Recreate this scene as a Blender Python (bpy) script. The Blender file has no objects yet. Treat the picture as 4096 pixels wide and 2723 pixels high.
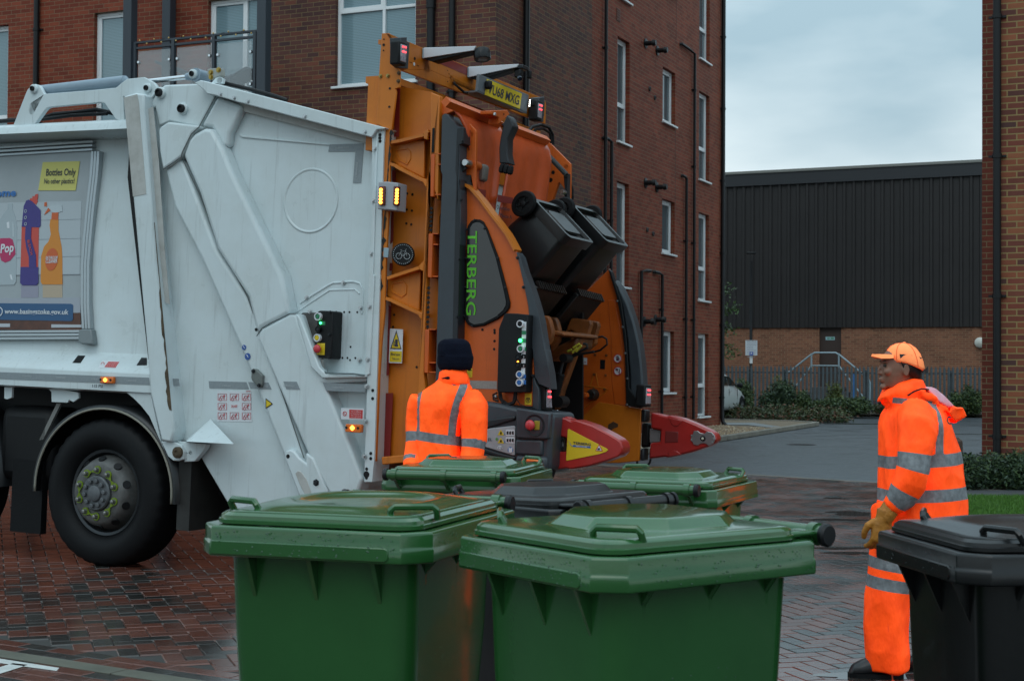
import bpy, bmesh, math, random
from mathutils import Vector, Matrix, noise
R = math.radians
random.seed(7)
S = bpy.context.scene
COL = S.collection
# ------------------------------------------------------------------ camera
F, CX, CY = 6000.0, 2048.0, 1361.5          # focal length and centre, in photo pixels
CAMH = 1.45
PITCH, ROLL = math.atan((1475 - CY) / F), 0.0065
CAMR = (Matrix.Rotation(math.pi / 2 + PITCH, 3, 'X') @ Matrix.Rotation(ROLL, 3, 'Z'))
CAMP = Vector((0, 0, CAMH))
cam = bpy.data.cameras.new('camera'); camo = bpy.data.objects.new('camera', cam); COL.objects.link(camo)
cam.sensor_width = 36; cam.lens = 36 * F / 4096; cam.clip_end = 2000; cam.clip_start = .1
cam.dof.use_dof = True; cam.dof.focus_distance = 8.2; cam.dof.aperture_fstop = 11
camo.matrix_world = Matrix.Translation(CAMP) @ CAMR.to_4x4()
S.camera = camo
# ------------------------------------------------------------------ world, sun, exposure
SUN_EL, SUN_AZ = R(52), R(200)
w = bpy.data.worlds.new('World'); S.world = w; w.use_nodes = True
nt = w.node_tree; nd = nt.nodes; ln = nt.links; nd.clear()
def wn(t, **k):
    n = nd.new(t)
    for a, b in k.items(): setattr(n, a, b)
    return n
tc = wn('ShaderNodeTexCoord'); sep = wn('ShaderNodeSeparateXYZ'); ln.new(tc.outputs['Generated'], sep.inputs[0])
sky = wn('ShaderNodeTexSky', sky_type='NISHITA'); sky.sun_disc = False; sky.sun_elevation = SUN_EL; sky.sun_rotation = SUN_AZ
sky.air_density = 1.0; sky.dust_density = 3.0
mz = wn('ShaderNodeMath', operation='MULTIPLY_ADD', use_clamp=False); cl = wn('ShaderNodeMath', operation='MAXIMUM')
ln.new(sep.outputs['Z'], cl.inputs[0]); cl.inputs[1].default_value = 0.0
ln.new(cl.outputs[0], mz.inputs[0]); mz.inputs[1].default_value = 1.75; mz.inputs[2].default_value = 1.16
mp = wn('ShaderNodeMapping'); mp.inputs['Scale'].default_value = (1.0, 1.0, 2.6); mp.inputs['Location'].default_value = (.35, .2, .1); ln.new(tc.outputs['Generated'], mp.inputs[0])
nz = wn('ShaderNodeTexNoise'); nz.inputs['Scale'].default_value = 4.2; nz.inputs['Detail'].default_value = 5; nz.inputs['Roughness'].default_value = .45
ln.new(mp.outputs[0], nz.inputs['Vector'])
cr = wn('ShaderNodeValToRGB'); cr.color_ramp.elements[0].position = .36; cr.color_ramp.elements[1].position = .66
cr.color_ramp.elements[0].color = (.37, .52, .60, 1); cr.color_ramp.elements[1].color = (.74, .865, .91, 1)
zc = wn('ShaderNodeMath', operation='MINIMUM'); ln.new(cl.outputs[0], zc.inputs[0]); zc.inputs[1].default_value = .205
zg = wn('ShaderNodeMath', operation='MULTIPLY_ADD'); ln.new(zc.outputs[0], zg.inputs[0]); zg.inputs[1].default_value = -4.2; zg.inputs[2].default_value = .76
za = wn('ShaderNodeMath', operation='ADD'); ln.new(nz.outputs['Fac'], za.inputs[0]); ln.new(zg.outputs[0], za.inputs[1]); ln.new(za.outputs[0], cr.inputs[0])
sc = wn('ShaderNodeVectorMath', operation='SCALE'); ln.new(cr.outputs[0], sc.inputs[0])
km = wn('ShaderNodeMath', operation='MULTIPLY'); ln.new(mz.outputs[0], km.inputs[0]); km.inputs[1].default_value = 8.8
ln.new(km.outputs[0], sc.inputs['Scale'])
mx = wn('ShaderNodeMix', data_type='RGBA'); mx.inputs['Factor'].default_value = .93
ln.new(sky.outputs[0], mx.inputs['A']); ln.new(sc.outputs[0], mx.inputs['B'])
bg = wn('ShaderNodeBackground'); bg.inputs['Strength'].default_value = .1; ln.new(mx.outputs['Result'], bg.inputs[0])
wo = wn('ShaderNodeOutputWorld'); ln.new(bg.outputs[0], wo.inputs[0])
sl = bpy.data.lights.new('sun', 'SUN'); sl.energy = .5; sl.angle = R(40); sl.color = (1, .96, .9)
so = bpy.data.objects.new('sun', sl); COL.objects.link(so)
so.rotation_euler = (math.pi / 2 - SUN_EL, 0, math.pi - SUN_AZ)
S.view_settings.view_transform = 'Standard'; S.view_settings.look = 'None'; S.view_settings.exposure = -.18; S.view_settings.gamma = 1
S.cycles.use_denoising = True; S.cycles.max_bounces = 6; S.cycles.diffuse_bounces = 3; S.cycles.glossy_bounces = 3
S.cycles.transmission_bounces = 4; S.cycles.transparent_max_bounces = 8; S.cycles.caustics_reflective = False; S.cycles.caustics_refractive = False
# ------------------------------------------------------------------ measuring helpers (photo pixel -> point on a known plane)
def zoom(x0, y0, s): return lambda x, y: (x0 + x * s, y0 + y * s)
zA = zoom(0, 200, .5102); zB = zoom(0, 900, .5102); zC = zoom(0, 1400, .5741); zD = zoom(800, 300, .5102); zE = zoom(800, 1100, .5739)
zF = zoom(1450, 100, .4464); zG = zoom(1450, 700, .5102); zH = zoom(1950, 700, .4464); zI = zoom(1850, 1200, .4782); zJ = zoom(2450, 1550, .2232)
zK = zoom(1550, 1300, .3826); zL = zoom(3300, 1300, .5103); zM = zoom(3300, 1950, .4929); zN = zoom(800, 1750, .6205); zO = zoom(1800, 1850, .6571)
zP = zoom(2850, 1200, .4663); zQ = zoom(0, 0, .4451); zR = zoom(1300, 0, .5087); zS = zoom(2300, 0, .5742); zT = zoom(2300, 800, .6379)
zU = zoom(0, 1900, .5249); zV = zoom(3800, 1500, .4465); zW = zoom(2800, 1200, .3827); zX = zoom(0, 550, .5102); zd = zoom(0, 0, 1.7364)
def ray(p): return CAMR @ Vector(((p[0] - CX) / F, -(p[1] - CY) / F, -1))
def onplane(p, pt, n):
    d = ray(p); n = Vector(n); return CAMP + d * ((Vector(pt) - CAMP).dot(n) / d.dot(n))
def gp(p, z=0.): return onplane(p, (0, 0, z), (0, 0, 1))
def atY(p, Y): d = ray(p); return CAMP + d * (Y / d.y)
# ------------------------------------------------------------------ materials
MATS = {}
def mat(name, col=(.5, .5, .5), rough=.5, metal=0., spec=.5, var=.0, vscale=6., bump=0., bscale=60., col2=None, coat=0., emit=None, estr=0., trans=0., alpha=1., rvar=0.):
    if name in MATS: return MATS[name]
    m = bpy.data.materials.new(name); m.use_nodes = True; MATS[name] = m
    t = m.node_tree; b = t.nodes['Principled BSDF']; L = t.links
    b.inputs['Base Color'].default_value = (*col, 1); b.inputs['Roughness'].default_value = rough; b.inputs['Metallic'].default_value = metal
    b.inputs['Specular IOR Level'].default_value = spec; b.inputs['Coat Weight'].default_value = coat; b.inputs['Coat Roughness'].default_value = .08
    if trans: b.inputs['Transmission Weight'].default_value = trans
    if alpha < 1: b.inputs['Alpha'].default_value = alpha
    if emit: b.inputs['Emission Color'].default_value = (*emit, 1); b.inputs['Emission Strength'].default_value = estr
    if var or bump or col2 or rvar:
        tcn = t.nodes.new('ShaderNodeTexCoord')
        if var or col2 or rvar:
            n = t.nodes.new('ShaderNodeTexNoise'); n.inputs['Scale'].default_value = vscale; n.inputs['Detail'].default_value = 6; n.inputs['Roughness'].default_value = .62
            L.new(tcn.outputs['Object'], n.inputs['Vector'])
            r = t.nodes.new('ShaderNodeValToRGB'); r.color_ramp.elements[0].position = .32; r.color_ramp.elements[1].position = .68
            c2 = col2 or tuple(c * (1 - var) for c in col)
            r.color_ramp.elements[0].color = (*c2, 1); r.color_ramp.elements[1].color = (*col, 1)
            L.new(n.outputs['Fac'], r.inputs[0]); L.new(r.outputs[0], b.inputs['Base Color'])
            if rvar:
                mr = t.nodes.new('ShaderNodeMapRange'); mr.inputs['From Min'].default_value = .3; mr.inputs['From Max'].default_value = .7
                mr.inputs['To Min'].default_value = max(.02, rough - rvar); mr.inputs['To Max'].default_value = rough + rvar
                L.new(n.outputs['Fac'], mr.inputs[0]); L.new(mr.outputs[0], b.inputs['Roughness'])
        if bump:
            n2 = t.nodes.new('ShaderNodeTexNoise'); n2.inputs['Scale'].default_value = bscale; n2.inputs['Detail'].default_value = 4
            L.new(tcn.outputs['Object'], n2.inputs['Vector'])
            bp = t.nodes.new('ShaderNodeBump'); bp.inputs['Strength'].default_value = bump; bp.inputs['Distance'].default_value = .01
            L.new(n2.outputs['Fac'], bp.inputs['Height']); L.new(bp.outputs[0], b.inputs['Normal'])
    return m
# ------------------------------------------------------------------ mesh builder
class MB:
    def __init__(s): s.v = []; s.f = []; s.m = []; s.mi = 0
    def add(s, vs, fs):
        o = len(s.v); s.v += [tuple(x) for x in vs]; s.f += [[i + o for i in f] for f in fs]; s.m += [s.mi] * len(fs); return s
    def box(s, c, d, rot=None):
        c = Vector(c); q = []
        for x in (-.5, .5):
            for y in (-.5, .5):
                for z in (-.5, .5):
                    p = Vector((x * d[0], y * d[1], z * d[2]))
                    q.append(c + (rot @ p if rot else p))
        return s.add(q, [(0, 1, 3, 2), (4, 6, 7, 5), (0, 4, 5, 1), (2, 3, 7, 6), (0, 2, 6, 4), (1, 5, 7, 3)])
    def mm(s, a, b):
        return s.box([(a[i] + b[i]) / 2 for i in range(3)], [abs(b[i] - a[i]) for i in range(3)])
    def bar(s, a, b, wd, th, up=(0, 0, 1)):
        a, b = Vector(a), Vector(b); d = (b - a); x = d.normalized(); y = Vector(up).cross(x)
        if y.length < 1e-4: y = Vector((0, 1, 0)).cross(x)
        y.normalize(); z = x.cross(y)
        return s.box((a + b) / 2, (d.length, wd, th), Matrix((x, y, z)).transposed())
    def loft(s, rings, cap=True, closed=True):
        n = len(rings[0]); vs = [p for r in rings for p in r]; fs = []
        for i in range(len(rings) - 1):
            for j in range(n if closed else n - 1):
                k = (j + 1) % n; fs.append((i * n + j, i * n + k, (i + 1) * n + k, (i + 1) * n + j))
        if cap:
            fs.append(tuple(range(n - 1, -1, -1))); fs.append(tuple(range((len(rings) - 1) * n, len(rings) * n)))
        return s.add(vs, fs)
    def tube(s, pts, r, n=10, cap=True):
        pts = [Vector(p) for p in pts]; rings = []; ref = None
        for i, p in enumerate(pts):
            d = (pts[min(i + 1, len(pts) - 1)] - pts[max(i - 1, 0)]).normalized()
            if ref is None:
                ref = Vector((0, 0, 1)) if abs(d.z) < .9 else Vector((1, 0, 0))
            a = (ref - d * ref.dot(d)).normalized(); ref = a; b = d.cross(a)
            rr = r[i] if isinstance(r, (list, tuple)) else r
            rings.append([p + (a * math.cos(t) + b * math.sin(t)) * rr for t in [2 * math.pi * k / n for k in range(n)]])
        return s.loft(rings, cap)
    def lathe(s, c, axis, prof, n=24, ref=None, cap=True):
        if prof[0][0] == prof[-1][0] and abs(prof[0][1] - prof[-1][1]) > 1e-6: prof = list(prof) + [prof[0]]; cap = False
        prof = [(h, max(q, 1e-5)) for h, q in prof]
        c = Vector(c); ax = Vector(axis).normalized(); a = Vector(ref) if ref else (Vector((0, 0, 1)) if abs(ax.z) < .9 else Vector((1, 0, 0)))
        a = (a - ax * a.dot(ax)).normalized(); b = ax.cross(a)
        return s.loft([[c + ax * h + (a * math.cos(2 * math.pi * k / n) + b * math.sin(2 * math.pi * k / n)) * rr for k in range(n)] for h, rr in prof], cap)
    def prism(s, pts, vec):
        vec = Vector(vec); n = len(pts); a = [Vector(p) for p in pts]; b = [p + vec for p in a]
        return s.add(a + b, [tuple(range(n)), tuple(range(2 * n - 1, n - 1, -1))] + [(i, i + n, (i + 1) % n + n, (i + 1) % n) for i in range(n)])
    def quad(s, *p): return s.add(p, [tuple(range(len(p)))])
    def sphere(s, c, r, n=12, m=8):
        c = Vector(c); r = r if isinstance(r, (tuple, list)) else (r, r, r); rings = []
        for i in range(m + 1):
            t = math.pi * (i + .001 * (i == 0) - .001 * (i == m)) / m
            rings.append([c + Vector((r[0] * math.sin(t) * math.cos(2 * math.pi * k / n), r[1] * math.sin(t) * math.sin(2 * math.pi * k / n), r[2] * math.cos(t))) for k in range(n)])
        return s.loft(rings)
    def build(s, name, ms, parent=None, bevel=0., smooth=False, seg=2, angle=30, solid=True):
        me = bpy.data.meshes.new(name); me.from_pydata(s.v, [], s.f)
        for m in (ms if isinstance(ms, (list, tuple)) else [ms]): me.materials.append(m)
        if len(me.materials) > 1: me.polygons.foreach_set('material_index', s.m)
        if solid:
            bm = bmesh.new(); bm.from_mesh(me); bmesh.ops.recalc_face_normals(bm, faces=bm.faces); bm.to_mesh(me); bm.free()
        o = bpy.data.objects.new(name, me); COL.objects.link(o)
        if parent is not None: o.parent = parent
        if bevel:
            b = o.modifiers.new('bevel', 'BEVEL'); b.width = bevel; b.segments = seg; b.limit_method = 'ANGLE'; b.angle_limit = R(angle)
        if smooth or bevel:
            me.polygons.foreach_set('use_smooth', [True] * len(me.polygons))
            if smooth != 'all': me.set_sharp_from_angle(angle=R(38 if smooth else 60))
        return o
def tag(o, label=None, cat=None, group=None, kind=None):
    for k, v in (('label', label), ('category', cat), ('group', group), ('kind', kind)):
        if v: o[k] = v
    return o
def thing(name, label, cat, group=None, mw=None):
    o = bpy.data.objects.new(name, None); COL.objects.link(o); o.empty_display_size = .3
    if mw is not None: o.matrix_world = mw
    return tag(o, label, cat, group)
def struct(o): o['kind'] = 'structure'; return o
def copy_tree(o, parent=None):
    c = o.copy(); COL.objects.link(c); c.parent = parent
    for ch in list(o.children): copy_tree(ch, c)
    return c
FONT = None
def text(body, name, m, parent, org, xdir, ydir, size, width=None, bold=0., extr=.0006, align='LEFT'):
    """lettering as a thin mesh; org = start (or centre) of the base line, xdir/ydir = reading and up directions"""
    cu = bpy.data.curves.new('txt', 'FONT'); cu.body = body; cu.size = 1; cu.extrude = 0; cu.offset = bold; cu.align_x = align; cu.resolution_u = 3
    t = bpy.data.objects.new('txt', cu); COL.objects.link(t)
    dg = bpy.context.evaluated_depsgraph_get(); dg.update()
    me = bpy.data.meshes.new_from_object(t.evaluated_get(dg)); bpy.data.objects.remove(t); bpy.data.curves.remove(cu)
    x = Vector(xdir).normalized(); y = Vector(ydir).normalized(); n = x.cross(y).normalized()
    xs = [v.co.x for v in me.vertices]; hx = size
    if width and xs: hx = width / max(1e-6, max(xs) - min(xs))
    for v in me.vertices: v.co = Vector(org) + x * (v.co.x * hx) + y * (v.co.y * size) + n * extr
    me.materials.clear(); me.materials.append(m)
    o = bpy.data.objects.new(name, me); COL.objects.link(o); me.name = name
    if parent is not None: o.parent = parent
    return o
# ================================================================== brick, paving, ground
def brick_mat(name, cols, mortar, scale=1.0, mort=.011, bw=.236, bh=.0805):
    m = bpy.data.materials.new(name); m.use_nodes = True; t = m.node_tree; L = t.links; b = t.nodes['Principled BSDF']; N = t.nodes.new
    tc = N('ShaderNodeTexCoord'); sp = N('ShaderNodeSeparateXYZ'); L.new(tc.outputs['Object'], sp.inputs[0])
    ad = N('ShaderNodeMath'); L.new(sp.outputs[0], ad.inputs[0]); L.new(sp.outputs[1], ad.inputs[1])
    cb = N('ShaderNodeCombineXYZ'); L.new(ad.outputs[0], cb.inputs[0]); L.new(sp.outputs[2], cb.inputs[1])
    br = N('ShaderNodeTexBrick'); L.new(cb.outputs[0], br.inputs['Vector']); br.offset = .5
    br.inputs['Color1'].default_value = (0, 0, 0, 1); br.inputs['Color2'].default_value = (1, 1, 1, 1); br.inputs['Mortar'].default_value = (.5, .5, .5, 1)
    br.inputs['Scale'].default_value = 1; br.inputs['Brick Width'].default_value = bw * scale; br.inputs['Row Height'].default_value = bh * scale
    br.inputs['Mortar Size'].default_value = mort * .5 * scale; br.inputs['Mortar Smooth'].default_value = .2; br.inputs['Bias'].default_value = 0
    rp = N('ShaderNodeValToRGB'); rp.color_ramp.interpolation = 'LINEAR'; els = rp.color_ramp.elements
    while len(els) < len(cols): els.new(.5)
    for i, c in enumerate(cols): els[i].position = i / (len(cols) - 1); els[i].color = (*c, 1)
    L.new(br.outputs['Color'], rp.inputs[0])
    nz = N('ShaderNodeTexNoise'); nz.inputs['Scale'].default_value = 1.1; nz.inputs['Detail'].default_value = 8; nz.inputs['Roughness'].default_value = .7; L.new(cb.outputs[0], nz.inputs['Vector'])
    mr = N('ShaderNodeMapRange'); mr.inputs['From Min'].default_value = .3; mr.inputs['From Max'].default_value = .7; mr.inputs['To Min'].default_value = .72; mr.inputs['To Max'].default_value = 1.15; L.new(nz.outputs['Fac'], mr.inputs[0])
    sc = N('ShaderNodeVectorMath'); sc.operation = 'SCALE'; L.new(rp.outputs[0], sc.inputs[0]); L.new(mr.outputs[0], sc.inputs['Scale'])
    mx = N('ShaderNodeMix'); mx.data_type = 'RGBA'; L.new(br.outputs['Fac'], mx.inputs['Factor']); L.new(sc.outputs[0], mx.inputs['A'])
    mx.inputs['B'].default_value = (*mortar, 1); L.new(mx.outputs['Result'], b.inputs['Base Color'])
    bp = N('ShaderNodeBump'); bp.inputs['Strength'].default_value = .5; bp.inputs['Distance'].default_value = .006; bp.invert = True
    L.new(br.outputs['Fac'], bp.inputs['Height']); L.new(bp.outputs[0], b.inputs['Normal'])
    b.inputs['Roughness'].default_value = .75; b.inputs['Specular IOR Level'].default_value = .3
    return m
M_redb = brick_mat('red_brick', [(.165, .030, .014), (.20, .038, .018), (.23, .046, .021), (.26, .056, .026)], (.20, .135, .08))
M_dark = brick_mat('purple_brick', [(.07, .034, .034), (.115, .042, .032), (.17, .054, .034), (.09, .04, .037), (.20, .063, .038)], (.19, .135, .065))
M_near = brick_mat('mixed_brick', [(.085, .04, .036), (.21, .055, .034), (.15, .048, .034), (.25, .075, .038), (.30, .105, .05)], (.28, .20, .085), mort=.018)
M_near2 = brick_mat('plain_red_brick', [(.15, .034, .022), (.19, .044, .026), (.165, .038, .023)], (.22, .16, .09), mort=.014)
M_far = brick_mat('brown_brick', [(.18, .075, .045), (.25, .10, .06), (.30, .125, .07), (.22, .09, .055)], (.30, .21, .13), mort=.014)
M_upvc = mat('white_upvc', (.80, .82, .83), .35)
M_black = mat('black_plastic', (.006, .0065, .008), .42, spec=.35)
M_steel = mat('dark_grey_steel', (.035, .045, .058), .45)
def glass_mat(name, c, blind=0.):
    m = mat(name, c, .06, spec=.9); t = m.node_tree; b = t.nodes['Principled BSDF']; L = t.links
    tc = t.nodes.new('ShaderNodeTexCoord'); sp = t.nodes.new('ShaderNodeSeparateXYZ'); L.new(tc.outputs['Object'], sp.inputs[0])
    ml = t.nodes.new('ShaderNodeMath'); ml.operation = 'MULTIPLY'; ml.inputs[1].default_value = 1 / .028; L.new(sp.outputs[2], ml.inputs[0])
    fr = t.nodes.new('ShaderNodeMath'); fr.operation = 'FRACT'; L.new(ml.outputs[0], fr.inputs[0])
    rp = t.nodes.new('ShaderNodeValToRGB'); rp.color_ramp.elements[0].position = .25; rp.color_ramp.elements[0].color = (*[x * (1 - blind) for x in c], 1); rp.color_ramp.elements[1].position = .5; rp.color_ramp.elements[1].color = (*c, 1)
    L.new(fr.outputs[0], rp.inputs[0]); L.new(rp.outputs[0], b.inputs['Base Color'])
    return m
M_glass_blind = glass_mat('window_glass_with_blind', (.22, .33, .37), .35)
M_glass = glass_mat('window_glass', (.085, .125, .14), .1)  # base colour lightened to stand in for sky reflected in the panes

M_asph = mat('wet_asphalt', (.062, .07, .08), .40, spec=.5, var=.35, vscale=1.3, bump=.35, bscale=140, rvar=.13)
M_ground = mat('ground_earth', (.06, .055, .045), .8, var=.4, vscale=2)
g = MB(); g.quad((-400, -200, -.012), (400, -200, -.012), (400, 600, -.012), (-400, 600, -.012)); struct(g.build('ground', M_ground))
g = MB(); g.quad((-60, 10, -.004), (60, 10, -.004), (60, 47.5, -.004), (-60, 47.5, -.004)); struct(g.build('road', M_asph))
# ---- block paving: herringbone, edging course, concrete strip, parking bay
pb = [gp((2344, 1858)), gp((3490, 1931))]           # far edge of the paving
pbd = (pb[1] - pb[0]).normalized(); pbn = Vector((-pbd.y, pbd.x, 0))
if pbn.y > 0: pbn = -pbn                               # towards the camera
ea, eb = gp(zU(0, 1340)), gp(zU(1500, 1568))         # far edge of the concrete strip
ed = (eb - ea).normalized(); en = Vector((-ed.y, ed.x, 0))
if en.y > 0: en = -en
def pav_mat():
    m = bpy.data.materials.new('wet_block_paving'); m.use_nodes = True; t = m.node_tree; L = t.links; b = t.nodes['Principled BSDF']
    a = t.nodes.new('ShaderNodeAttribute'); a.attribute_name = 'tone'
    tc = t.nodes.new('ShaderNodeTexCoord'); nz = t.nodes.new('ShaderNodeTexNoise'); nz.inputs['Scale'].default_value = 45; nz.inputs['Detail'].default_value = 5; L.new(tc.outputs['Object'], nz.inputs[0])
    rp = t.nodes.new('ShaderNodeValToRGB'); e = rp.color_ramp.elements; e[0].position = 0; e[0].color = (.022, .021, .019, 1); e[1].position = 1; e[1].color = (.155, .05, .031, 1)
    for p, c in ((.32, (.042, .038, .034)), (.42, (.085, .033, .023)), (.7, (.12, .04, .026))):
        x = e.new(p); x.color = (*c, 1)
    ad = t.nodes.new('ShaderNodeMath'); ad.operation = 'MULTIPLY_ADD'; L.new(nz.outputs['Fac'], ad.inputs[0]); ad.inputs[1].default_value = .3
    sb = t.nodes.new('ShaderNodeMath'); sb.operation = 'SUBTRACT'; L.new(a.outputs['Fac'], sb.inputs[0]); sb.inputs[1].default_value = .15; L.new(sb.outputs[0], ad.inputs[2])
    L.new(ad.outputs[0], rp.inputs[0]); L.new(rp.outputs[0], b.inputs['Base Color'])
    n2 = t.nodes.new('ShaderNodeTexNoise'); n2.inputs['Scale'].default_value = 1.3; n2.inputs['Detail'].default_value = 6; L.new(tc.outputs['Object'], n2.inputs[0])
    mr = t.nodes.new('ShaderNodeMapRange'); mr.inputs['From Min'].default_value = .35; mr.inputs['From Max'].default_value = .65; mr.inputs['To Min'].default_value = .12; mr.inputs['To Max'].default_value = .33; L.new(n2.outputs['Fac'], mr.inputs[0]); L.new(mr.outputs[0], b.inputs['Roughness'])
    b.inputs['Coat Weight'].default_value = .6; b.inputs['Coat Roughness'].default_value = .16
    bp = t.nodes.new('ShaderNodeBump'); bp.inputs['Strength'].default_value = .25; bp.inputs['Distance'].default_value = .004; L.new(nz.outputs['Fac'], bp.inputs['Height']); L.new(bp.outputs[0], b.inputs['Normal'])
    return m
M_pav = pav_mat()
M_joint = mat('joint_sand', (.03, .028, .025), .7)
def paving():
    v = []; f = []; tone = []
    rnd = random.Random(3)
    def brick(o, a, b, la, lb, t):
        c = .006; h = rnd.uniform(-.0012, .0012)
        P = []
        for (i, z) in ((.0015, .0), (c, .008)):
            for (x, y) in ((i, i), (la - i, i), (la - i, lb - i), (i, lb - i)):
                q = o + a * x + b * y; P.append((q.x, q.y, z + h))
        k = len(v); v.extend(P)
        f.extend([[k + 4, k + 5, k + 6, k + 7]] + [[k + i, k + (i + 1) % 4, k + 4 + (i + 1) % 4, k + 4 + i] for i in range(4)]); tone.extend([t] * 5)
    def tn(): return rnd.uniform(.45, 1.0) if rnd.random() < .66 else rnd.uniform(.05, .33)
    a = Vector((.945, .328, 0)).normalized(); b = Vector((-a.y, a.x, 0)); u = .103
    def inside(c, mrg=0):
        if c.y < 3.2 or c.y > 26 or abs(c.x) > .37 * c.y + .5: return False
        if (c - pb[0]).dot(pbn) < .06: return False
        if c.x > 2.2 and c.y < 17.4 and c.x > 0.292 * c.y + 0.55: return False
        return True
    for i in range(-140, 290):
        for j in range(-60, 300):
            m = (i - j) % 4
            if m not in (0, 3): continue
            o = a * (i * u) + b * (j * u)
            c = o + (a * u + b * u * .5 if m == 0 else a * u * .5 + b * u)
            if not inside(c): continue
            if (c - ea).dot(en) > -.26: continue
            if m == 0: brick(o, a, b, 2 * u, u, tn())
            else: brick(o, a, b, u, 2 * u, tn())
    # two stretcher rows beside the concrete strip
    for r in range(2):
        for k in range(-30, 60):
            o = ea + ed * (k * .206 + r * .1) - en * (.206 - r * .103)
            if inside(o): brick(o, ed, en, .206, .103, tn())
    for r in range(40):
        for k in range(-30, 60):
            o = ea + ed * (k * .206 + (r % 2) * .1) + en * (.13 + r * .103)
            if inside(o) and o.x < .2: brick(o, ed, en, .206, .103, tn())
    me = bpy.data.meshes.new('paving'); me.from_pydata(v, [], f)
    at = me.attributes.new('tone', 'FLOAT', 'FACE'); at.data.foreach_set('value', tone); me.materials.append(M_pav)
    o = bpy.data.objects.new('paving', me); COL.objects.link(o); return struct(o)
paving()
jp = [pb[0] - pbd * 30, pb[1] + pbd * 12, Vector((20, 2, 0)), Vector((-20, 2, 0))]
g = MB(); g.quad(*[(p.x, p.y, -.0005) for p in jp]); struct(g.build('paving_bed', M_joint))
# flush kerb between road and paving, concrete strip, white bay line
M_conc = mat('concrete', (.20, .185, .15), .6, var=.35, vscale=5, bump=.2, bscale=60)
g = MB(); o = pb[0] - pbd * 12
g.prism([o - pbn * .06, o + pbd * 32 - pbn * .06, o + pbd * 32 + pbn * .05, o + pbn * .05], (0, 0, .012)); struct(g.build('road_edging', mat('edging_concrete', (.17, .15, .125), .5, var=.4, vscale=3), bevel=.003))
g = MB()
for k in range(-8, 12):
    o = ea + ed * (k * .915) + en * .004
    g.prism([o, o + ed * .905, o + ed * .905 + en * .12, o + en * .12], (0, 0, .011))
struct(g.build('paving_strip', mat('mossy_concrete', (.115, .115, .085), .55, var=.35, vscale=4, bump=.2), bevel=.004))
M_paint = mat('worn_white_paint', (.62, .64, .62), .5, var=.25, vscale=14)
g = MB()
def gl(*pts): g.prism([gp(zU(*p), .0105) for p in pts], (0, 0, .002))
gl((0, 1398), (450, 1468), (432, 1490), (-200, 1402)); gl((100, 1432), (212, 1445), (-250, 1590), (-420, 1590))
struct(g.build('bay_marking', M_paint))
# puddles
M_wet = mat('puddle_water', (.05, .042, .038), .04, spec=.7)
def blob(c, rx, ry, rz, seed, z=.0095):
    r = random.Random(seed); ph = [r.uniform(0, 6.28) for _ in range(5)]; pts = []
    for k in range(36):
        t = 2 * math.pi * k / 36; q = 1 + .22 * math.sin(2 * t + ph[0]) + .16 * math.sin(3 * t + ph[1]) + .1 * math.sin(5 * t + ph[2])
        x, y = rx * q * math.cos(t), ry * q * math.sin(t)
        pts.append(c + Vector((x * math.cos(rz) - y * math.sin(rz), x * math.sin(rz) + y * math.cos(rz), 0)))
    return [(p.x, p.y, z) for p in pts]
g = MB()
for (p, rx, ry, z) in ((zM(215, 205), .26, .2, .0095), (zM(90, 258), .34, .1, .0095), (zM(270, 528), .30, .07, .0095), (zM(90, 488), .25, .08, .0095), (zM(85, 85), .12, .12, .0095), (zM(420, 1525), .3, .08, .0095)):
    g.quad(*blob(gp(p, .0095), rx, ry, .1, int(rx * 100), z))
struct(g.build('puddle', M_wet, solid=False))
g = MB()
for (p, rx, ry) in ((zP(1180, 1060), 1.6, .35), (zP(1230, 1012), 2.0, .5), (zP(2180, 1148), 1.2, .12)):
    g.quad(*blob(gp(p), rx, ry, -.1, int(rx * 10), -.001))
struct(g.build('road_puddle', mat('road_water', (.03, .032, .035), .08, spec=.6), solid=False))
# drain cover
dc = gp((3205, 1777)); dr = thing('manhole_cover', 'round dark iron drain cover sunk in the wet asphalt road', 'drain cover', mw=Matrix.Translation((dc.x, dc.y, 0)))
g = MB(); g.lathe((0, 0, -.003), (0, 0, 1), [(0, .29), (.004, .29), (.004, .26), (.002, .255), (.002, .0)], 32)
for i in range(-3, 4):
    for j in range(-3, 4):
        if i * i + j * j < 11: g.box((i * .07, j * .07, .0012), (.045, .045, .004))
g.build('cover_plate', mat('cast_iron', (.035, .028, .026), .45, metal=.6), dr)
# kerbs
M_kerb = mat('kerb_concrete', (.26, .235, .19), .6, var=.35, vscale=3, bump=.3)
def kerb(pts, wd=.13, h=.11, name='kerb', back=1):
    g = MB()
    for p, q in zip(pts[:-1], pts[1:]):
        L = (q - p).length; n = max(1, round(L / .915)); d = (q - p) / n; nn = Vector((-d.y, d.x, 0)).normalized() * wd * back
        for i in range(n):
            a = p + d * (i + .006); b = p + d * (i + .994); g.prism([a, b, b + nn, a + nn], (0, 0, h))
    return struct(g.build(name, M_kerb, bevel=.015))
k1, k2, k3 = gp((2584, 1818)), gp((2861, 1770)), gp((3278, 1703))
k0 = k1 + (k1 - k2) * 1.6
k4 = k3 + (k3 - k2).normalized() * .3 + Vector((-.6, .9, 0)); k5 = Vector((k4.x - 5.5, k4.y + 2.2, 0))
kerb([k0, k1, k2, k3, k4, k5])
fk = [gp((2500, 1664)), gp((3250, 1664)), gp((3930, 1668)), gp((4500, 1672))]
kerb(fk, h=.12)
def flat(pts, z, m, name): g = MB(); g.quad(*[(p[0], p[1], z) for p in pts]); return struct(g.build(name, m, solid=False))
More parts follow.
